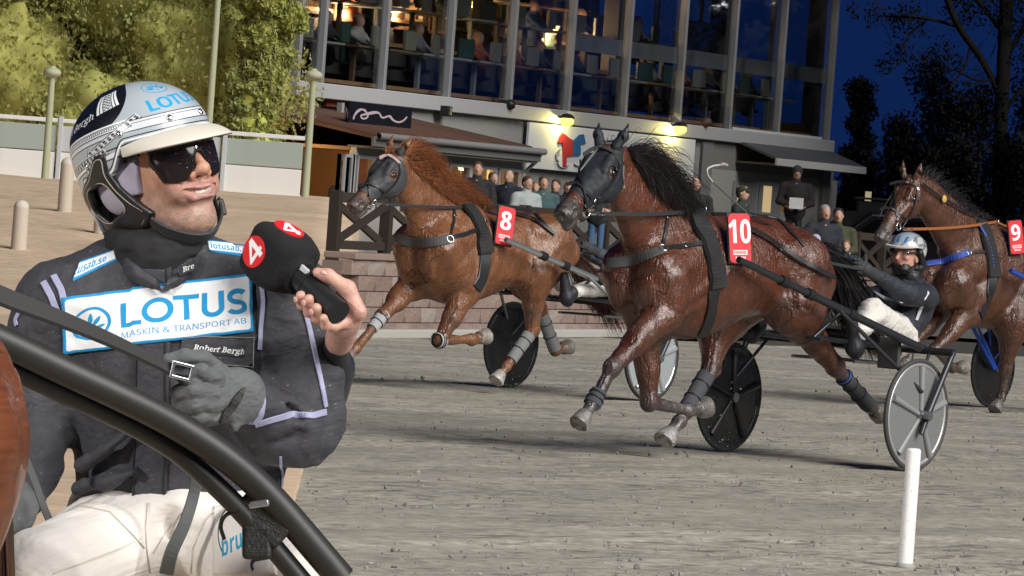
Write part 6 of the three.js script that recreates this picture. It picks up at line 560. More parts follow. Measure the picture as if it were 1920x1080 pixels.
{ // the chest panel
  const W = 1536, H = 560, t = canvasTex(W, H, (c) => { c.fillStyle = BLUE; c.fillRect(0, 0, W, H); c.fillStyle = '#f4f5f7'; c.beginPath(); c.roundRect(26, 26, W - 52, H - 52, 26); c.fill(); c.strokeStyle = BLUE; c.lineWidth = 26; c.beginPath(); c.arc(235, 290, 152, 0, 7); c.stroke(); c.fillStyle = BLUE; for (const [x, y, r, s] of [[0, -42, 0, 1], [-48, -18, -.55, .95], [48, -18, .55, .95], [-74, 38, -1.15, .8], [74, 38, 1.15, .8]]) { c.save(); c.translate(235 + x, 290 + y); c.rotate(r); c.scale(s, s); c.beginPath(); c.moveTo(0, -68); c.quadraticCurveTo(40, -5, 0, 58); c.quadraticCurveTo(-40, -5, 0, -68); c.fill(); c.restore(); } c.fillRect(229, 330, 12, 90);
    // LOTUS drawn as broad monoline capitals
    c.strokeStyle = BLUE; c.lineWidth = 44; c.lineJoin = 'miter'; const y0 = 130, y1 = 372; c.beginPath(); c.moveTo(500, y0); c.lineTo(500, y1 - 22); c.lineTo(640, y1 - 22); c.stroke(); c.beginPath(); c.ellipse(772, (y0 + y1) / 2, 108, 104, 0, 0, 7); c.stroke(); c.beginPath(); c.moveTo(898, y0 + 22); c.lineTo(1098, y0 + 22); c.moveTo(998, y0); c.lineTo(998, y1); c.stroke(); c.beginPath(); c.moveTo(1142, y0); c.lineTo(1142, 290); c.bezierCurveTo(1142, 372, 1280, 372, 1280, 290); c.lineTo(1280, y0); c.stroke(); c.beginPath(); c.moveTo(1462, y0 + 40); c.bezierCurveTo(1430, y0 + 6, 1346, y0 + 14, 1348, y0 + 72); c.bezierCurveTo(1350, y0 + 134, 1468, y0 + 104, 1468, y0 + 172); c.bezierCurveTo(1466, y0 + 236, 1372, y0 + 234, 1338, y0 + 196); c.stroke();
    c.font = '76px sans-serif'; c.fillStyle = BLUE; c.textBaseline = 'middle'; c.textAlign = 'left'; c.save(); c.translate(470, 446); const s = 'MASKIN & TRANSPORT AB'; c.scale(1010 / c.measureText(s).width, 1); c.fillText(s, 0, 0); c.restore(); });
  patch('chest_panel', [[117, 560], [472, 519], [474, 626], [119, 664]], cloth(t), .0062, 64, 22, FS, (u, v) => [0, (u > .36 && u < .375 ? 2 : 0) - 7 * sin(PI * u) * 0 - (u < .36 ? 0 : 3)]); }
{ const pl = (s, f) => canvasTex(768, 192, (c, W, H) => { c.fillStyle = BLUE; c.fillRect(0, 0, W, H); c.fillStyle = '#f2f4f6'; c.fillRect(0, 20, W - 18, H - 44); c.font = 'bold 142px sans-serif'; c.fillStyle = BLUE; c.textBaseline = 'middle'; c.textAlign = 'left'; c.save(); c.translate(f, H / 2 - 4); c.scale(1.08, 1); c.fillText(s, 0, 0); c.restore(); });
  patch('shoulder_panel', [[150, 491], [218, 468], [219, 487], [136, 527]], cloth(pl('lotusab.se', -170)), .0022, 30, 8); patch('shoulder_panel', [[388, 451], [468, 459], [467, 482], [392, 471]], cloth(pl('lotusab.se', 30)), .0022, 30, 8); }
// front placket, pocket flap, piping
patch('placket', [[262, 503], [322, 503], [312, 940], [253, 944]], suitM, .0042, 12, 70); for (const x of [0, 1]) patch('stitching', [[[257, 506], [311, 506]][x], [[259, 506], [313, 506]][x], [[251, 940], [307, 940]][x].map((q, i) => i ? q : q + 2), [[249, 940], [305, 940]][x]], mat([.02, .02, .022], .9),   .0056, 1, 70);
patch('pocket_flap', [[340, 630], [478, 632], [474, 690], [338, 680]], suitM, .0058, 24, 12, FS, (u, v) => [0, v > .9 && u > .93 ? -6 : 0]); { const st = mat([.30, .29, .27], .85); patch('stitching', [[342, 632], [476, 634], [476, 635.5], [342, 633.5]], st, .0072, 24, 1); patch('stitching', [[340, 677], [471, 687], [471, 688.5], [340, 678.5]], st, .0072, 24, 1); patch('stitching', [[475, 634], [476.5, 634], [473, 688], [471.5, 688]], st, .0072, 1, 12); }
const ink = canvasTex(512, 128, (c, W, H) => { c.clearRect(0, 0, W, H); c.fillStyle = '#3a3a41'; c.fillRect(0, 0, W, H); c.font = 'italic 82px serif'; c.fillStyle = '#f2f2f2'; c.strokeStyle = '#f2f2f2'; c.lineWidth = 3; c.textAlign = 'center'; c.textBaseline = 'middle'; c.fillText('Robert Bergh', W / 2, H / 2); c.strokeText('Robert Bergh', W / 2, H / 2); });
patch('name_print', [[364, 642], [456, 650], [454, 671], [362, 663]], cloth(ink), .0066, 24, 8);
{ const lv = mat([.33, .34, .50], .55); const pipe = (path, w) => { const pt = []; for (let i = 0; i < path.length - 1; i++) for (let k = 0; k < 10; k++) { const x = lerp(path[i][0], path[i + 1][0], k / 10), y = lerp(path[i][1], path[i + 1][1], k / 10), h = hHit(FS, x, y, .0025); if (h) pt.push(h); } for (let q = 0; q < 2; q++) for (let i = 1; i < pt.length - 1; i++) pt[i].p = pt[i].p.clone().multiplyScalar(2).add(pt[i - 1].p).add(pt[i + 1].p).multiplyScalar(.25); if (pt.length > 3) part('piping', strap(pt, w, .0016), lv, hero); };
  pipe([[82, 530], [97, 556], [110, 590]], .012); pipe([[101, 518], [116, 545], [124, 580]], .012); pipe([[564, 552], [574, 590], [585, 640], [596, 690], [606, 740], [610, 765]], .0095); pipe([[489, 528], [494, 565], [488, 620], [486, 660]], .008); pipe([[481, 726], [492, 752], [488, 778], [476, 795]], .013); pipe([[478, 796], [510, 786], [550, 776], [585, 780], [612, 772]], .012); pipe([[470, 770], [466, 795]], .011); pipe([[526, 855], [528, 890], [526, 915]], .005); pipe([[42, 575], [30, 600], [33, 612]], .008); }
{ // stand-up collar in two halves, open over the neck warmer
  const col = (top, bot) => { const cu = [top, bot].map(a => new THREE.CatmullRomCurve3(a.map(q => Q(...q)))), P = [], I = [], n = 28, m = 6, N = (n + 1) * (m + 1); for (let lay = 0; lay < 2; lay++) for (let i = 0; i <= n; i++) for (let j = 0; j <= m; j++) { const a = cu[0].getPoint(i / n), b = cu[1].getPoint(i / n), v = j / m, p = a.lerp(b, v); p.z += .012 * sin(PI * v) - lay * .006 + .003 * noise(i * .4, j * .5, 3); P.push(p.x, p.y, p.z); } for (let lay = 0; lay < 2; lay++) for (let i = 0; i < n; i++) for (let j = 0; j < m; j++) { const a = lay * N + i * (m + 1) + j, b = a + m + 1; I.push(a, b, a + 1, b, b + 1, a + 1); } for (let i = 0; i < n; i++) for (const j of [0, m]) { const a = i * (m + 1) + j, b = a + m + 1; I.push(a, b, a + N, b, b + N, a + N); } for (const i of [0, n]) for (let j = 0; j < m; j++) { const a = i * (m + 1) + j; I.push(a, a + 1, a + N, a + 1, a + 1 + N, a + N); } const g = new THREE.BufferGeometry(); g.setAttribute('position', new THREE.Float32BufferAttribute(P, 3)); g.setAttribute('uv', new THREE.Float32BufferAttribute(P.filter((_, k) => k % 3 < 2), 2)); g.setIndex(I); g.computeVertexNormals(); return g; };
  const collarM = suitM.clone(); collarM.side = THREE.DoubleSide; part('collar', [col([[226, 438, -.06], [222, 452, .01], [246, 488, .088], [296, 524, .128]], [[212, 486, -.05], [216, 508, .03], [250, 532, .105], [304, 546, .140]]), col([[382, 430, -.06], [388, 446, .01], [364, 484, .09], [316, 524, .128]], [[396, 474, -.05], [394, 496, .03], [356, 528, .108], [308, 546, .140]])], collarM, hero);
  const t2 = canvasTex(256, 128, (c, W, H) => { c.fillStyle = '#36363d'; c.fillRect(0, 0, W, H); c.font = 'italic bold 92px serif'; c.fillStyle = '#f2f2f2'; c.textAlign = 'center'; c.textBaseline = 'middle'; c.fillText('Bre', W / 2, H / 2); }); const g = new THREE.PlaneGeometry(.036, .018); const q = new THREE.Quaternion().setFromRotationMatrix(new THREE.Matrix4().makeBasis(V(.86, .34, -.36).normalize(), V(-.25, .9, .3).normalize(), V(.42, -.15, .88).normalize())); const o = part('collar_print', box(.036, .018, .0015), cloth(t2), hero); o.position.copy(Q(352, 502, .130)); o.quaternion.copy(q); }
// ---- white trousers
const FT = new Field(.05);
{ const w = [1, 1, 1]; FT.ell(Q(335, 985, -.02), [.195, .10, .15], w).cap(Q(245, 1010, .0), Q(75, 1085, .36), .105, .078, w, .05).cap(Q(425, 1010, .0), Q(545, 1115, .36), .108, .080, w, .05).cap(Q(75, 1085, .36), Q(40, 1420, .42), .075, .05, w, .03).cap(Q(545, 1115, .36), Q(590, 1440, .42), .075, .05, w, .03).ell(Q(338, 940, -.0), [.182, .05, .135], w, .03);
  for (const p of [[[190, 985, .13], [250, 1010, .10], [330, 1060, .05]], [[150, 1060, .24], [230, 1035, .15], [320, 1010, .07]], [[350, 1000, .09], [395, 1030, .13], [440, 1075, .24]], [[360, 965, .12], [400, 985, .13], [460, 1000, .16]], [[120, 1020, .26], [180, 1005, .18], [260, 975, .12]]]) for (let i = 0; i < 2; i++) FT.cap(Q(...p[i]), Q(...p[i + 1]), .011, .008, w, .03); FT.cap(Q(322, 975, .14), Q(335, 1075, .05), .008, .008, null, .03, 1);
  FT.disp = (x, y, z) => .006 * noise(x * 10 + y * 8, y * 10, z * 10) + .003 * noise(x * 30, y * 24 - x * 14, z * 26);
  const tt = canvasTex(1024, 1024, (c, W, H) => { c.fillStyle = '#dcd7d1'; c.fillRect(0, 0, W, H); for (let i = 0; i < 2600; i++) { const x = rnd() * W, y = rnd() * H; if (fbm(x / 150, y / 150, 7) < rr(-.2, .5)) continue; c.fillStyle = `rgba(120,98,74,${.05 + .2 * rnd()})`; c.beginPath(); c.ellipse(x, y, rr(.5, 2.2), rr(.5, 1.6), rr(0, 3), 0, 7); c.fill(); } for (let i = 0; i < 60; i++) { const x = rnd() * W, y = rnd() * H; c.strokeStyle = `rgba(150,128,104,${.05 + .1 * rnd()})`; c.lineWidth = rr(1, 3); c.beginPath(); c.moveTo(x, y); c.quadraticCurveTo(x + rr(-60, 60), y + rr(-30, 30), x + rr(-140, 140), y + rr(-60, 60)); c.stroke(); } }); tt.repeat.set(2, 2);
  const tm = mat([1, 1, 1], .8, { map: tt, bumpMap: wrinkB, bumpScale: .012 }); part('trousers', meshField(FT, V(-.40, -.98, -.2), V(.42, -.255, .52), .0075, { uv: planar }), tm, hero); const BF = new Field(.03); for (const [x, y] of [[40, 1440], [590, 1460]]) BF.cap(Q(x, y - 20, .42), Q(x, y + 30, .44), .055, .05, w).cap(Q(x, y + 50, .45), Q(x - 10, y + 60, .58), .048, .042, w); part('boots', meshField(BF, V(-.42, -1.05, .3), V(.42, -.70, .68), .012), M.black, hero);
  const seam = mat([.58, .54, .48], .9), sl = (path, w = .0016) => { const pt = []; for (let i = 0; i < path.length - 1; i++) for (let k = 0; k < 12; k++) { const h = hHit(FT, lerp(path[i][0], path[i + 1][0], k / 12), lerp(path[i][1], path[i + 1][1], k / 12), .0012); if (h) pt.push(h); } if (pt.length > 3) part('seam', strap(pt, w, .0012), seam, hero); }; sl([[278, 942], [272, 990], [274, 1030], [282, 1078]]); sl([[100, 1075], [170, 1050], [225, 1028], [268, 1008]]); sl([[150, 948], [205, 960], [250, 1005], [272, 1030]]); sl([[420, 940], [385, 975], [362, 1030], [358, 1078]]); sl([[165, 950], [200, 942], [215, 932]]); sl([[340, 960], [310, 1000], [285, 1040]]);
  const bt = canvasTex(512, 320, (c, W, H) => { c.fillStyle = '#dcd7d1'; c.fillRect(0, 0, W, H); c.strokeStyle = '#2a2e3c'; c.lineWidth = 9; c.beginPath(); c.arc(170, 130, 120, 2.2, 5.2); c.stroke(); c.font = 'italic bold 120px sans-serif'; c.fillStyle = '#1595b8'; c.textBaseline = 'middle'; c.save(); c.translate(60, 200); c.rotate(-.25); c.fillText('brusa', 0, 0); c.restore(); c.strokeStyle = '#23283a'; c.lineWidth = 22; c.beginPath(); c.moveTo(330, 300); c.quadraticCurveTo(300, 270, 350, 250); c.lineTo(500, 235); c.stroke(); }); patch('thigh_print', [[400, 950], [500, 950], [520, 1078], [400, 1078]], cloth(bt), .0018, 24, 24, FT); }
// ---- gloved hand closed on the rein
{ const FG = new Field(.012), g = [1, 1, 1], P = (x, y, z) => Q(x, y, z);
  FG.cap(P(452, 742, .20), P(392, 742, .235), .042, .044, g, .03).ell(P(378, 742, .245), [.050, .050, .036], g, .03).ell(P(438, 722, .215), [.040, .030, .035], g, .02).ell(P(462, 748, .20), [.032, .044, .045], g, .015);
  const fin = (pts, r0, r1) => { for (let i = 0; i < pts.length - 1; i++) FG.cap(P(...pts[i]), P(...pts[i + 1]), lerp(r0, r1, i / (pts.length - 1)), lerp(r0, r1, (i + 1) / (pts.length - 1)), g, .006); };
  fin([[412, 700, .235], [380, 672, .262], [345, 668, .285], [318, 672, .285]], .0175, .0105); fin([[405, 712, .275], [378, 698, .298], [358, 700, .300], [346, 712, .285]], .0165, .012); fin([[398, 738, .285], [362, 730, .312], [336, 736, .302], [336, 752, .275]], .0150, .013); fin([[398, 758, .28], [362, 758, .305], [342, 764, .292], [344, 775, .265]], .016, .012); fin([[402, 776, .265], [372, 780, .288], [356, 784, .275], [360, 788, .25]], .0145, .011);
  FG.cap(P(444, 775, .225), P(440, 800, .235), .02, .009, g, .015); for (const p of [[[408, 782, .272], [436, 764, .262]]]) FG.cap(P(...p[0]), P(...p[1]), .0035, .0025, null, .012, 1);
  FG.disp = (x, y, z) => .0011 * noise(x * 50, y * 50, z * 50) + .0006 * noise(x * 120, y * 150, z * 120); const gm = mat([1, 1, 1], .82, { map: specks(3500, '#5c5f61'), bumpMap: wrinkB, bumpScale: .006 }); part('glove', meshField(FG, P(385, 735, .24).addScalar(-.14), P(385, 735, .24).addScalar(.14), .0036, { uv: (x, y, z) => [x * 3, y * 3 + z] }), gm, hero);
  const st = []; for (let i = 0; i <= 14; i++) { const h = hHit(FG, lerp(412, 458, i / 14), lerp(792, 728, i / 14), .002); if (h) st.push({ ...h, w: .020 * sin(PI * (.12 + .8 * i / 14)) }); } if (st.length > 4) part('wrist_strap', strap(st, .02, .003), mat([.035, .035, .032], .7), hero);
  const F2 = new Field(.02); F2.cap(Q(38, 925, .14), Q(22, 950, .17), .042, .046, g).ell(Q(12, 968, .18), [.042, .05, .04], g); for (let i = 0; i < 4; i++) F2.cap(Q(0 + i * 10, 985, .205), Q(6 + i * 9, 1000, .17), .015, .012, g, .01); F2.cap(Q(34, 965, .19), Q(40, 985, .2), .015, .012, g, .01); part('glove', meshField(F2, Q(15, 970, .17).addScalar(-.12), Q(15, 970, .17).addScalar(.12), .006, { uv: planar }), gm, hero); }
// ---- his cart, the horse in front of it, the rein, the microphone and the person who holds it
const hThing = (n, l, c) => heroFrame(thing(n, l, c));
const bentBar = (pts, w, h, seg = 40) => { const c = new THREE.CatmullRomCurve3(pts), P = [], I = [], n = 14; for (let i = 0; i <= seg; i++) { const p = c.getPoint(i / seg), t = c.getTangent(i / seg), s = V().crossVectors(t, V(0, 0, 1)).normalize(), u = V().crossVectors(s, t); for (let k = 0; k < n; k++) { const a = k / n * 2 * PI, q = p.clone().addScaledVector(s, cos(a) * w / 2).addScaledVector(u, sin(a) * h / 2); P.push(q.x, q.y, q.z); } if (i) for (let k = 0; k < n; k++) { const a = (i - 1) * n + k, b = (i - 1) * n + (k + 1) % n; I.push(a, a + n, b, b, a + n, b + n); } } const g = new THREE.BufferGeometry(); g.setAttribute('position', new THREE.Float32BufferAttribute(P, 3)); g.setIndex(I); g.computeVertexNormals(); return g; };
{ const c = hThing('sulky', 'dark sulky the smiling driver sits on, its thick shaft crossing in front of him', 'sulky'), paint = mat([1, 1, 1], .5, { map: specks(2500, '#272725'), bumpMap: wrinkB, bumpScale: .002 });
  part('shaft', bentBar([Q(-120, 585, .75), Q(0, 637, .72), Q(120, 694, .68), Q(240, 750, .64), Q(330, 797, .60), Q(420, 855, .57), Q(500, 925, .54), Q(640, 1085, .50)], .050, .05), paint, c); part('lower_shaft', bentBar([Q(-120, 632, .70), Q(0, 682, .67), Q(120, 737, .63), Q(240, 793, .59), Q(330, 846, .56), Q(420, 925, .54), Q(490, 1000, .52), Q(570, 1095, .50)], .036, .04), paint, c);
  part('bracket', [box(.10, .07, .03, 0, 0, 0, 0, .008).rotateZ(-.75).translate(...Q(500, 965, .53).toArray()), box(.05, .06, .03, 0, 0, 0, 0, .008).translate(...Q(482, 1015, .53).toArray())], paint, c); part('bolt', [box(.034, .012, .02, 0, 0, 0, 0, .004).rotateZ(.15).translate(...Q(486, 945, .60).toArray())], mat([.45, .46, .47], .3, { metalness: .8 }), c);
  part('brake_cable', tube([Q(420, 1010, .50), Q(414, 985, .52), Q(425, 965, .54), Q(450, 958, .55)], .0035, 24, 8), M.black, c);
  // seat, arch and wheels under him
  const up = V(0, 1, 0).applyQuaternion(camera.quaternion.clone().invert()), seat = Q(335, 1105, -.06), gY = p => { const w = p.clone().applyQuaternion(camera.quaternion).add(c.position); return w.y; }; part('seat', new RoundedBoxGeometry(.40, .06, .34, 3, .025).translate(seat.x, seat.y, seat.z), M.leather, c); const hub = s => { const p = seat.clone().add(V(s * .64, 0, -.16)); return p.addScaledVector(up, .355 - gY(p)); }; for (const s of [-1, 1]) { const h = hub(s), t = seat.clone().add(V(s * .62, -.06, -.1)); part('arch', [rod(seat.clone().add(V(0, -.05, -.1)), t, .02, .02, 12), rod(t, h, .018, .018, 12)], paint, c); const w = new THREE.Group(); w.name = 'wheel'; c.add(w); w.position.copy(h); w.quaternion.setFromUnitVectors(V(0, 1, 0), up); part('tyre', new THREE.TorusGeometry(.335, .02, 10, 48).rotateY(PI / 2), M.rubber, w); part('spokes', Array.from({ length: 12 }, (_, i) => rod(V(0, 0, 0), V(0, .33 * cos(i * PI / 6), .33 * sin(i * PI / 6)), .004, .004, 6)), M.steel, w); part('hub', new THREE.CylinderGeometry(.03, .03, .1, 16).rotateZ(PI / 2), M.steel, w); const fr = seat.clone().add(V(s * .27, -.32, .52)); part('foot_rest', [rod(t, fr, .014, .014, 8), rod(fr.clone().add(V(-.07, 0, 0)), fr.clone().add(V(.07, 0, 0)), .014, .014, 8)], paint, c); } }
{ const r = hThing('driving_rein', 'long black driving rein running to the silver buckle at the gloved hand', 'rein'), pt = []; const cv = new THREE.CatmullRomCurve3([Q(-90, 510, .62), Q(0, 553, .56), Q(120, 600, .48), Q(230, 648, .40), Q(335, 703, .318), Q(352, 722, .30)]); for (let i = 0; i <= 40; i++) pt.push({ p: cv.getPoint(i / 40), n: V(.25, .55, .8).normalize(), w: lerp(.044, .022, sst(0, .9, i / 40)) }); part('strap', strap(pt, .03, .004), mat([.03, .03, .03], .5), r);
  const b = part('buckle', [box(.036, .006, .012, 0, .012, 0, 0, .002), box(.036, .006, .012, 0, -.012, 0, 0, .002), box(.006, .03, .012, .017, 0, 0, 0, .002), box(.006, .03, .012, -.017, 0, 0, 0, .002)], M.chrome, r); b.position.copy(Q(340, 696, .335)); b.rotation.z = -.25; b.rotation.y = .3; part('keeper', new RoundedBoxGeometry(.034, .022, .012, 2, .003).rotateZ(-.2).translate(...Q(337, 690, .325).toArray()), mat([.12, .125, .13], .4, { metalness: .6 }), r);
  const tl = (name, path, ws, th = .004) => { const q = path.map(p => ({ p: Q(...p), n: V(.1, .1, 1).normalize() })), c = new THREE.CatmullRomCurve3(q.map(a => a.p)), out = []; for (let i = 0; i <= 24; i++) out.push({ p: c.getPoint(i / 24), n: V(.15, .2, 1).normalize(), w: lerp(ws[0], ws[1], i / 24) }); part(name, strap(out, .02, th), mat([.075, .08, .08], .55), r); }; tl('loose_end', [[380, 790, .24], [372, 860, .23], [365, 920, .21], [345, 985, .22], [322, 1035, .22], [312, 1075, .20]], [.016, .026]); tl('loose_end', [[30, 800, .24], [45, 850, .24], [66, 905, .24], [84, 955, .24], [100, 990, .22]], [.014, .013]); }
{ // microphone with a flat-sided foam head
  const m = hThing('microphone', 'black foam topped microphone with red number four badges', 'microphone'), c = Q(526, 485, .14), axd = Q(640, 590, .27).sub(c).normalize(), s = V(0, 0, 1).addScaledVector(axd, -axd.z).normalize(), t = V().crossVectors(s, axd).normalize();
  const rot = -.40, e1 = s.clone().multiplyScalar(cos(rot)).addScaledVector(t, sin(rot)), e2 = t.clone().multiplyScalar(cos(rot)).addScaledVector(s, -sin(rot)); const F = { d: (x, y, z) => { x -= c.x; y -= c.y; z -= c.z; const u = x * axd.x + y * axd.y + z * axd.z, a = x * e1.x + y * e1.y + z * e1.z, b = x * e2.x + y * e2.y + z * e2.z; const taper = 1 - .16 * sst(.0, .065, u) - .10 * sst(.0, -.07, u); const k = hypot(max(0, abs(a) - .030 * taper), max(0, abs(b) - .030 * taper), max(0, abs(u) - .034)), body = k - .0235 * taper, neck = max(hypot(a, b) - .030, abs(u - .055) - .014); return smin(body, neck, .012) + .0006 * noise(x * 300, y * 300, z * 300); } };
  const foam = mat([.010, .010, .011], .95, { bumpMap: dataTex(256, (u, v) => rnd(), 20), bumpScale: .0012 }); const hd = part('foam_head', meshField(F, c.clone().addScalar(-.1), c.clone().addScalar(.1), .0032, { uv: planar }), foam, m);
  const tx = canvasTex(256, 256, (q, W) => { q.fillStyle = '#e0252c'; q.fillRect(0, 0, W, W); q.translate(W / 2, W / 2); q.fillStyle = '#fff'; q.beginPath(); q.moveTo(18, -98); q.lineTo(62, -98); q.lineTo(62, 22); q.lineTo(84, 22); q.lineTo(84, 56); q.lineTo(62, 56); q.lineTo(62, 92); q.lineTo(18, 92); q.lineTo(18, 56); q.lineTo(-92, 56); q.lineTo(-92, 40); q.closePath(); q.fill(); q.fillStyle = '#e0252c'; q.beginPath(); q.moveTo(18, -44); q.lineTo(18, 22); q.lineTo(-46, 22); q.closePath(); q.fill(); });
  const badge = (n, x, roll) => { const g = new THREE.CylinderGeometry(.0285, .0285, .003, 40), U = g.attributes.uv, P = g.attributes.position; for (let i = 0; i < P.count; i++) U.setXY(i, .5 + P.getX(i) / .057, .5 - P.getZ(i) / .057); const b = part('badge', g, mat([1, 1, 1], .5, { map: tx }), m), yv = n.clone().normalize(), xv = x.clone().addScaledVector(yv, -x.dot(yv)).normalize(), zv = V().crossVectors(xv, yv); b.quaternion.setFromRotationMatrix(new THREE.Matrix4().makeBasis(xv, yv, zv)); b.position.copy(c).addScaledVector(n, .0535).addScaledVector(axd, -.012); b.rotateY(roll); };
  badge(e1.clone(), axd.clone().negate(), -1.75); badge(e2.clone().multiplyScalar(e2.y > 0 ? 1 : -1), axd.clone().negate(), -1.6);
  const a = c.clone().addScaledVector(axd, .055), b = c.clone().addScaledVector(axd, .19); const mm = mat([.03, .033, .034], .38, { metalness: .5 }); part('handle', [rod(a, a.clone().lerp(b, .30), .0215, .0235, 28), rod(a.clone().lerp(b, .30), b, .0225, .021, 28)], mm, m); part('handle_ring', rod(a.clone().lerp(b, .295), a.clone().lerp(b, .31), .0238, .0238, 28), M.black, m); const sw = a.clone().lerp(b, .17).addScaledVector(s, .018).addScaledVector(t, t.y > 0 ? .014 : -.014); part('switch', new RoundedBoxGeometry(.022, .012, .007, 2, .002).applyQuaternion(new THREE.Quaternion().setFromUnitVectors(V(1, 0, 0), axd)).translate(sw.x, sw.y, sw.z), mat([.55, .56, .58], .4), m);
  // hand round the handle; the person kneels behind the driver, holding it out past his arm
  const p = hThing('person', 'person seen only as a bare hand gripping the microphone handle', 'person'), hs_ = [.60, .33, .26], nl = [.72, .45, .38], FQ = new Field(.008), up = t.clone().multiplyScalar(t.y > 0 ? 1 : -1); const wrP = Q(636, 640, .09), at3 = (u, r, ang) => a.clone().addScaledVector(axd, u).addScaledVector(s, cos(ang) * r).addScaledVector(up, sin(ang) * r);
  const fing = (u, A, r0) => { for (let i = 0; i < A.length - 1; i++) FQ.cap(at3(u + i * .003, A[i][1] || .034, A[i][0]), at3(u + (i + 1) * .003, A[i + 1][1] || .034, A[i + 1][0]), lerp(r0, r0 * .82, i / (A.length - 1)), lerp(r0, r0 * .82, (i + 1) / (A.length - 1)), hs_, .006); };
  fing(.052, [[3.3, .042], [4.0, .034], [4.75, .033], [5.5, .0325]], .0105); fing(.077, [[3.3, .044], [4.0, .035], [4.8, .034], [5.7, .033]], .0112); fing(.1015, [[3.3, .043], [4.0, .034], [4.8, .033], [5.6, .032]], .0108); fing(.124, [[3.3, .041], [4.0, .033], [4.7, .032], [5.35, .031]], .0092);
  FQ.cap(at3(.125, .05, 2.7), at3(.095, .044, 2.0), .016, .0135, hs_, .012).cap(at3(.095, .044, 2.0), at3(.068, .036, 1.25), .0135, .0115, hs_, .01).cap(at3(.068, .036, 1.25), at3(.052, .033, .95), .0115, .0092, hs_, .008);
  FQ.ell(at3(.092, .050, 3.2), [.028, .040, .028], hs_, .016).cap(at3(.095, .06, 3.05), wrP, .030, .025, hs_, .016); FQ.disp = (x, y, z) => .0006 * noise(x * 150, y * 150, z * 150);
  const wr = Q(636, 640, .09), el = Q(565, 810, -.30), shd = Q(455, 700, -.36), kn = V(0, -.45, 0); const bodyF = new Field(.05), cl = [.02, .022, .03]; bodyF.cap(wr, wr.clone().lerp(el, .5), .024, .036, cl, .02).cap(wr.clone().lerp(el, .3), el, .042, .055, cl).cap(el, shd, .055, .07, cl).cap(shd, Q(300, 690, -.40), .08, .08, cl).cap(Q(375, 720, -.42), Q(375, 980, -.44), .13, .15, cl).cap(Q(300, 690, -.40), Q(230, 800, -.30), .06, .05, cl).cap(Q(230, 800, -.3), Q(290, 860, -.18), .045, .04, cl).cap(Q(340, 1000, -.42), Q(300, 1180, -.22), .1, .08, cl).cap(Q(300, 1180, -.22), Q(300, 1560, -.30), .07, .06, cl).cap(Q(420, 1000, -.42), Q(430, 1500, -.42), .1, .07, cl).cap(Q(430, 1540, -.42), Q(430, 1560, -.75), .06, .05, cl).cap(Q(372, 640, -.42), Q(372, 690, -.42), .055, .06, hs_, .03).ell(Q(372, 600, -.41), [.075, .1, .09], hs_, .03).cap(Q(372, 600, -.32), Q(372, 612, -.305), .012, .015, hs_, .015);
  const hx = o => meshField(o, at3(.09, .05, 3).addScalar(-.16), at3(.09, .05, 3).addScalar(.16), .0034, { uv: planar, col: (x, y, z) => { const c3 = FQ.color(x, y, z), f = 1 + .2 * fbm(x * 60, y * 60, z * 60, 3); return [c3[0] * f, c3[1] * f * (1 - .1 * noise(x * 40, y * 40, z * 40)), c3[2] * f]; } });
  part('body', [hx(FQ), meshField(bodyF, Q(372, 900, -.4).add(V(-.32, -.68, -.4)), Q(372, 900, -.4).add(V(.4, .55, .7)), .02, { uv: planar, col: (x, y, z) => bodyF.color(x, y, z) })], skinM, p); for (const [u, g] of [[.052 + .009, 5.35], [.077 + .009, 5.55], [.1015 + .009, 5.45], [.068, .98]]) { const q = at3(u, .0425, g), n = s.clone().multiplyScalar(cos(g)).addScaledVector(up, sin(g)); part('nail', new THREE.SphereGeometry(.0062, 12, 8).scale(1, 1, .35).applyQuaternion(new THREE.Quaternion().setFromUnitVectors(V(0, 0, 1), n)).translate(q.x, q.y, q.z), mat(nl, .35), p); } }
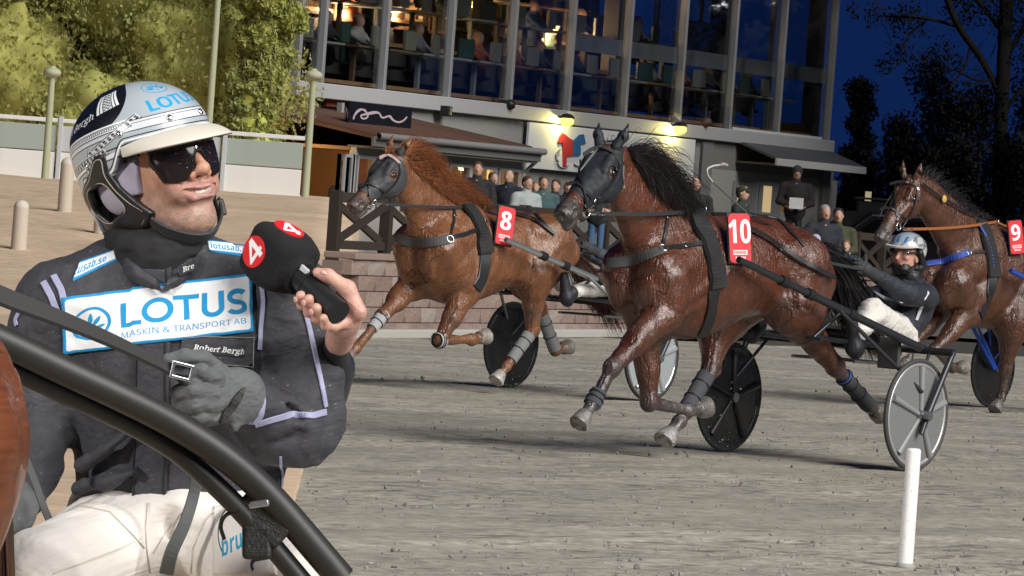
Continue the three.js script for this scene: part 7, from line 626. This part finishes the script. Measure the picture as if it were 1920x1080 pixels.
{ // the brown horse standing in front of the sulky, cut by the left edge of the view
  const p = hThing('horse', 'brown horse at the left edge of the view, in front of the sulky shaft', 'horse'), B = new Field(.08), c = [.20, .058, .018], up = V(0, 1, 0).applyQuaternion(camera.quaternion.clone().invert()), o = Q(-62, 900, 1.05), f = V(-.86, .06, .50).normalize(), r = V().crossVectors(f, up).normalize(), L = (x, y, z) => o.clone().addScaledVector(f, x).addScaledVector(up, y).addScaledVector(r, z); const y0 = -1 * (() => { const w = o.clone().applyQuaternion(camera.quaternion).add(p.position); return w.y; })();
  B.loft([[.0, .05, .2, .15], [.2, .1, .3, .24], [.6, .06, .34, .29], [1.0, .02, .33, .28], [1.4, .1, .31, .23], [1.6, .12, .2, .15]].map(([x, y, h, w]) => ({ c: L(x, y, 0), h, w })), up, c, .08).cap(L(1.45, .25, 0), L(2.0, .75, 0), .22, .11, c).cap(L(1.98, .78, 0), L(2.4, .48, 0), .12, .07, c); for (const s of [-1, 1]) { B.cap(L(.18, .05, s * .13), L(.2, -.35, s * .14), .2, .12, c).cap(L(.2, -.35, s * .14), L(.02, -.62, s * .12), .09, .05, c, .03).cap(L(.02, -.62, s * .12), L(.05, y0 + .14, s * .12), .045, .04, c, .02).cap(L(.05, y0 + .14, s * .12), L(.1, y0 + .05, s * .12), .045, .06, c, .02).cap(L(1.4, -.05, s * .13), L(1.42, -.5, s * .13), .13, .06, c).cap(L(1.42, -.5, s * .13), L(1.4, y0 + .12, s * .13), .045, .04, c, .02).cap(L(1.4, y0 + .14, s * .13), L(1.45, y0 + .05, s * .13), .045, .06, c, .02).cap(L(2.0, .88, s * .05), L(1.97, 1.0, s * .07), .035, .01, c, .02); } B.cap(L(.0, .1, 0), L(-.05, -.55, 0), .05, .06, [.05, .02, .012], .03); B.disp = (x, y, z) => .008 * noise(x * 8, y * 8, z * 8) + .002 * noise(x * 40, y * 24, z * 40);
  part('body', meshField(B, V(-3.2, y0 - .3 + o.y, .2), V(.2, 1.5, 3), .022, { uv: (x, y, z) => [x * 1.6 + z, y * 1.6], col: (x, y, z) => B.color(x, y, z) }), mat([1, 1, 1], .45, { phys: true, vertexColors: true, map: hairTex, bumpMap: hairBump, bumpScale: .004, clearcoat: .2 }), p); const t0 = L(-.02, .1, 0); const cv = []; for (let i = 0; i < 160; i++) { const q = t0.clone().add(V(rr(-.03, .03), rr(-.03, .03), rr(-.03, .03))); cv.push({ p: [q, q.clone().addScaledVector(up, -.3).addScaledVector(f, -.04), q.clone().addScaledVector(up, -.75).addScaledVector(f, rr(-.06, .04))], c: [.05, .02, .01].map(v => v * rr(.6, 1.5)) }); } part('tail', hair(cv, .006), mat([1, 1, 1], .5, { vertexColors: true }), p); }
// ------------------------------------------------------------------ drivers in the race, whip
function racer(F, label, o) {
  const r = thing('person', label, 'person'); F.put(r); const J = (a, b, c = 0) => F.J(a, b, c), p = o.p, navy = o.suit, skin = [.55, .30, .23], g = (n, f, lo, hi, cell, m, col) => part(n, meshField(f, lo, hi, cell, { col, uv: (x, y, z) => [x * 2 + z, y * 2] }), m, r);
  const hd = J(...p.head), fx = V(1, .04, -.10).normalize(), fz = V(.10, 0, 1).normalize(), fy = V().crossVectors(fz, fx).normalize(), H = (x, y, z) => hd.clone().addScaledVector(fx, x).addScaledVector(fy, y).addScaledVector(fz, z), q = new THREE.Quaternion().setFromRotationMatrix(new THREE.Matrix4().makeBasis(fx, fy, fz)); // x: forward
  const B = new Field(.02); B.ell(H(-.01, .03, 0), [.098, .1, .077], skin, .03, q).ell(H(.035, -.04, 0), [.062, .08, .062], skin, .03, q).ell(H(.065, -.10, 0), [.028, .024, .028], skin, .02, q).cap(H(.095, .015, 0), H(.122, -.03, 0), .010, .014, skin, .012).cap(H(.10, -.068, -.02), H(.10, -.068, .02), .008, .008, [.45, .15, .13], .008).cap(H(.10, -.068, -.018), H(.10, -.068, .018), .003, .003, null, .004, 1); for (const s of [-1, 1]) B.ell(H(.075, -.02, s * .042), [.022, .018, .02], [.6, .28, .22], .02, q).ell(H(.078, .005, s * .03), [.014, .012, .014], [.08, .05, .04], .008, q).ell(H(-.005, -.02, s * .078), [.02, .03, .012], skin, .01, q); B.cap(H(-.01, -.08, 0), J(...p.neck), .058, .062, skin, .03); B.disp = (x, y, z) => .001 * noise(x * 60, y * 60, z * 60);
  g('body', B, hd.clone().addScalar(-.24), hd.clone().addScalar(.24), .007, mat([1, 1, 1], .55, { vertexColors: true }), (x, y, z) => B.color(x, y, z, .006));
  const W = new Field(.02); for (const k of [0, 1, 2]) W.cap(H(-.02 - k * .012, -.105 - k * .03, -.03), H(-.02 - k * .012, -.105 - k * .03, .03), .062 + k * .008, .062 + k * .008, [1, 1, 1], .015); W.cap(H(.055, -.09, -.02), H(.055, -.09, .02), .045, .045, [1, 1, 1], .02); W.disp = (x, y, z) => .004 * noise(x * 30, y * 60, z * 30); g('neck_warmer', W, hd.clone().addScalar(-.26), hd.clone().addScalar(.2), .009, M.black);
  // helmet, peak, guards, goggles
  const hm = { d: (x, y, z) => { const d = V(x - hd.x, y - hd.y, z - hd.z), a = d.dot(fx), b = d.dot(fy), c = d.dot(fz), e = hypot((a + .02) / .142, (b - .04) / .112, c / .118), sh = (e - 1) * .112, inn = (hypot((a + .02) / .130, (b - .04) / .10, c / .107) - 1) * .10; return max(sh, -inn, -(b - (a > 0 ? .045 : lerp(.045, -.10, min(1, -a / .05))) - .0)); } }; g('helmet', hm, hd.clone().addScalar(-.22), hd.clone().addScalar(.24), .0075, mat([1, 1, 1], .22, { phys: true, vertexColors: true, clearcoat: 1, metalness: .2 }), (x, y, z) => { const d = V(x - hd.x, y - hd.y, z - hd.z), a = d.dot(fx), b = d.dot(fy), c = d.dot(fz), k = sin(a * 70 + b * 46) > .55 || sin(c * 80 + b * 60) > .75, blue = b > .075 && a > -.03 && abs(c) < .07; return blue ? (sin(c * 120) > .5 && b < .115 ? [.05, .18, .52] : [.42, .50, .58]) : k ? [.24, .26, .28] : [.62, .64, .65]; });
  const pk = new THREE.Shape(); pk.moveTo(-.115, 0); pk.quadraticCurveTo(-.10, .075, 0, .085); pk.quadraticCurveTo(.10, .075, .115, 0); pk.quadraticCurveTo(.07, .045, 0, .05); pk.quadraticCurveTo(-.07, .045, -.115, 0); const pg = new THREE.ExtrudeGeometry(pk, { depth: .009, bevelSize: .003, bevelThickness: .003, bevelSegments: 2, curveSegments: 16 }); const P0 = H(.065, .052, 0); pg.applyMatrix4(new THREE.Matrix4().makeBasis(fz, fx.clone().addScaledVector(fy, -.2).normalize(), V().crossVectors(fz, fx.clone().addScaledVector(fy, -.2).normalize())).setPosition(P0.x, P0.y, P0.z)); part('peak', pg, mat([.66, .66, .64], .4), r);
  for (const s of [-1, 1]) { const G2 = new Field(.015); G2.cap(H(-.0, .02, s * .098), H(-.06, -.06, s * .095), .024, .028, [1, 1, 1]).cap(H(.005, -.08, s * .082), H(-.05, -.08, s * .088), .020, .024, [1, 1, 1]); g('ear_guard', G2, H(-.02, -.03, s * .09).addScalar(-.14), H(-.02, -.03, s * .09).addScalar(.14), .009, M.black); } part('chin_strap', tube([H(.02, -.08, -.085), H(.06, -.115, -.045), H(.08, -.128, 0), H(.06, -.115, .045), H(.02, -.08, .085)], .007, 20, 6), M.black, r);
  const gg = []; for (const s of [-1, 1]) gg.push(new THREE.SphereGeometry(.034, 18, 12).scale(.45, .75, 1).applyQuaternion(q).translate(...H(.088, .006, s * .034).toArray())); part('goggles', gg, mat([.9, .92, .94], .04, { phys: true, transmission: 1, thickness: 0 }), r); part('goggle_strap', tube([H(.09, .012, -.065), H(.05, .016, -.085), H(-.02, .018, -.088)], .006, 12, 6), M.black, r); part('goggle_strap', tube([H(.09, .012, .065), H(.05, .016, .085), H(-.02, .018, .088)], .006, 12, 6), M.black, r);
  // suit
  const S = new Field(.05), w = [1, 1, 1], hip = J(...p.hip), ch = J(...p.chest), sl = J(...p.shL), sr = J(...p.shR), nk = J(...p.neck); S.cap(hip, ch, .165, .175, w).cap(sl, sr, .085, .085, w, .07).cap(ch, nk, .12, .075, w, .06); const arm = A => { for (let i = 0; i < A.length - 1; i++) S.cap(J(...A[i]), J(...A[i + 1]), A[i][3] || .06, A[i + 1][3] || .05, w, .03); }; arm(p.armL); arm(p.armR); S.disp = (x, y, z) => .010 * noise(x * 11, y * 14, z * 11) + .005 * noise(x * 28, y * 34 + x * 20, z * 28); g('suit_jacket', S, hip.clone().addScalar(-.75), hip.clone().add(V(1.0, .75, .7)), .0125, mat(navy, .7, { bumpMap: wrinkB, bumpScale: .01 }));
  const T = new Field(.04); T.ell(hip.clone().add(V(.02, -.03, 0)), [.19, .15, .185], w); for (const L of [p.legL, p.legR]) for (let i = 0; i < L.length - 1; i++) T.cap(J(...L[i]), J(...L[i + 1]), L[i][3], L[i + 1][3], w, .04); T.disp = (x, y, z) => .009 * noise(x * 10, y * 16, z * 12) + .005 * noise(x * 26 + y * 20, y * 30, z * 30); g('trousers', T, hip.clone().add(V(-.4, -.5, -.6)), hip.clone().add(V(1.7, .6, .6)), .0125, mat([.66, .64, .60], .75, { bumpMap: wrinkB, bumpScale: .008 }));
  const Bt = new Field(.02); for (const f of [p.bootL, p.bootR]) { const a = J(...f[0]), b = J(...f[1]); Bt.cap(a, b, .062, .055, w).cap(b, b.clone().add(V(.05, .17, 0)), .05, .036, w, .03).cap(b, b.clone().add(V(-.02, -.03, 0)), .05, .045, w); } g('boots', Bt, J(...p.bootL[1]).add(V(-.4, -.3, -1)), J(...p.bootL[1]).add(V(.35, .4, 1)), .011, mat([.018, .02, .028], .5, { bumpMap: hairBump, bumpScale: .004 }));
  const Gl = new Field(.012); for (const h of p.hands) { const [c, wr] = h, a = J(...c), b = J(...wr), d = a.clone().sub(b).normalize(), u = V(0, 1, 0), s = V().crossVectors(d, u).normalize(); Gl.cap(b, a, .036, .042, w, .02).ell(a, [.046, .04, .042], w, .02); for (let i = 0; i < 4; i++) { const k = (i - 1.5) * .021, base = a.clone().addScaledVector(d, .03).addScaledVector(u, -k); if (o.open && i < 3) Gl.cap(base, base.clone().addScaledVector(d, .055 - i * .006).addScaledVector(u, .012 - i * .006), .012, .0105, w, .008).cap(base.clone().addScaledVector(d, .055 - i * .006), base.clone().addScaledVector(d, .08 - i * .008).addScaledVector(s, .02), .0105, .009, w, .008); else Gl.cap(base, base.clone().addScaledVector(d, .035).addScaledVector(s, .012), .0135, .012, w, .008).cap(base.clone().addScaledVector(d, .035).addScaledVector(s, .012), base.clone().addScaledVector(d, .012).addScaledVector(s, .042), .012, .011, w, .008); } Gl.cap(a.clone().addScaledVector(u, .03), a.clone().addScaledVector(u, .085).addScaledVector(d, .012), .014, .010, w, .01); } const g0 = J(...p.hands[0][0]); g('gloves', Gl, g0.clone().addScalar(-.42), g0.clone().addScalar(.42), .0075, mat([.035, .038, .042], .75, { bumpMap: hairBump, bumpScale: .003 }));
  if (o.pipe) for (const path of o.pipe) { const pts = []; const co = F.loc(camera.position); for (const [x, y] of path) { const d = F.dir(ray(x, y)).normalize(), h = hitField(S, co, d, co.length() - 3, co.length() + 4); if (h) pts.push({ p: h.p.addScaledVector(h.n, .004), n: h.n }); } if (pts.length > 2) part('piping', strap(pts, o.pw || .02, .003), mat([.62, .64, .68], .6), r); }
  return r; }
racer(F10, 'driver in navy suit and silver helmet leaning back behind horse number ten', { suit: [.020, .024, .036], open: 1, p: { head: [1699, 478, 0], neck: [1703, 522, 0], chest: [1700, 572, 0], hip: [1672, 622, 0], shL: [1735, 556, .17], shR: [1668, 552, -.18], armL: [[1735, 556, .18, .078], [1702, 552, .30, .066], [1648, 520, .24, .045]], armR: [[1665, 552, -.18, .075], [1610, 556, -.24, .06], [1560, 530, -.14, .045]], hands: [[[1622, 505, .24], [1646, 519, .24]], [[1545, 522, -.12], [1560, 530, -.13]]], legL: [[1680, 622, .12, .115], [1634, 588, .28, .088], [1608, 628, .34, .058]], legR: [[1660, 622, -.12, .115], [1540, 590, -.30, .088], [1432, 602, -.34, .056]], bootL: [[1606, 646, .34], [1602, 652, .34]], bootR: [[1420, 608, -.34], [1408, 622, -.34]] }, pipe: [[[1718, 600], [1726, 580], [1734, 560], [1740, 548]], [[1640, 548], [1660, 560], [1690, 566]], [[1688, 518], [1700, 520], [1715, 517]]], pw: .022 });
racer(F8, 'driver in grey blue suit mostly hidden behind the leading horse', { suit: [.045, .055, .075], p: { head: [1228, 452, 0], neck: [1230, 486, 0], chest: [1222, 520, 0], hip: [1196, 560, 0], shL: [1252, 510, .17], shR: [1200, 506, -.18], armL: [[1252, 510, .18, .075], [1190, 500, .30, .06], [1122, 474, .22, .042]], armR: [[1200, 506, -.18, .075], [1160, 512, -.24, .06], [1110, 480, -.12, .042]], hands: [[[1104, 466, .22], [1121, 473, .22]], [[1098, 472, -.12], [1109, 479, -.12]]], legL: [[1200, 560, .12, .115], [1150, 535, .30, .085], [1080, 545, .36, .055]], legR: [[1185, 560, -.12, .11], [1120, 528, -.30, .085], [1052, 535, -.34, .055]], bootL: [[1070, 550, .36], [1062, 558, .36]], bootR: [[1042, 540, -.34], [1034, 548, -.34]] } });
{ const w = thing('whip', 'thin driving whip with a curled white tip above the leading horse', 'whip'); F10.put(w); const J = (x, y, c) => F10.J(x, y, c); part('stick', tube([J(1628, 500, .22), J(1560, 472, .2), J(1480, 438, .16), J(1408, 406, .12)], .0055, 30, 7), M.black, w); part('upper_stick', tube([J(1408, 406, .12), J(1370, 372, .10), J(1336, 341, .08)], .005, 20, 7), mat([.10, .10, .11], .5), w); part('lash', tube([J(1336, 341, .08), J(1327, 328, .08), J(1326, 318, .08), J(1335, 312, .08), J(1352, 309, .08)], .0065, 24, 7), mat([.45, .43, .40], .7), w); part('tassel', tube([J(1350, 309, .08), J(1357, 308, .08), J(1363, 310, .08)], .011, 10, 7), mat([.28, .27, .27], .8), w); }
{ // grit thrown up behind the hooves and off the far wheel
  const n = 420, im = new THREE.InstancedMesh(new THREE.IcosahedronGeometry(1, 0), mat([.16, .15, .135], .95), n), m4 = new THREE.Matrix4(), q = new THREE.Quaternion(), e = new THREE.Euler(), src = [[F10, 1310, 830, .7, 0], [F10, 1400, 800, .7, 0], [F10, 1640, 770, .14, 1], [F10, 1260, 820, -.12, 1], [F8, 940, 705, .7, 0], [F8, 935, 712, .12, 1], [F9, 1866, 765, .14, 1], [F10, 1690, 860, -.72, 0]];
  for (let i = 0; i < n; i++) { const [F, px, py, c] = src[floor(rnd() * src.length)], p = F.J(px, py, -c), w = F.M.clone().addScaledVector(F.h, p.x - pow(rnd(), 2) * .7).addScaledVector(F.r, p.z + rr(-.12, .12)).setY(max(.01, p.y + pow(rnd(), 2.2) * .4 - .08)), s = .002 + .006 * pow(rnd(), 3); e.set(rr(0, 6), rr(0, 6), 0); m4.compose(w, q.setFromEuler(e), V(s, s * .8, s)); im.setMatrixAt(i, m4); }
  im.name = 'flying_grit'; scene.add(im); tag(im, null, null, null, 'stuff'); }
for (const o of [scene]) o.traverse(c => { if (c.isMesh) c.castShadow = c.receiveShadow = true; });
camera.near = 1; camera.far = 2500; camera.updateProjectionMatrix();
renderer.render(scene, camera);
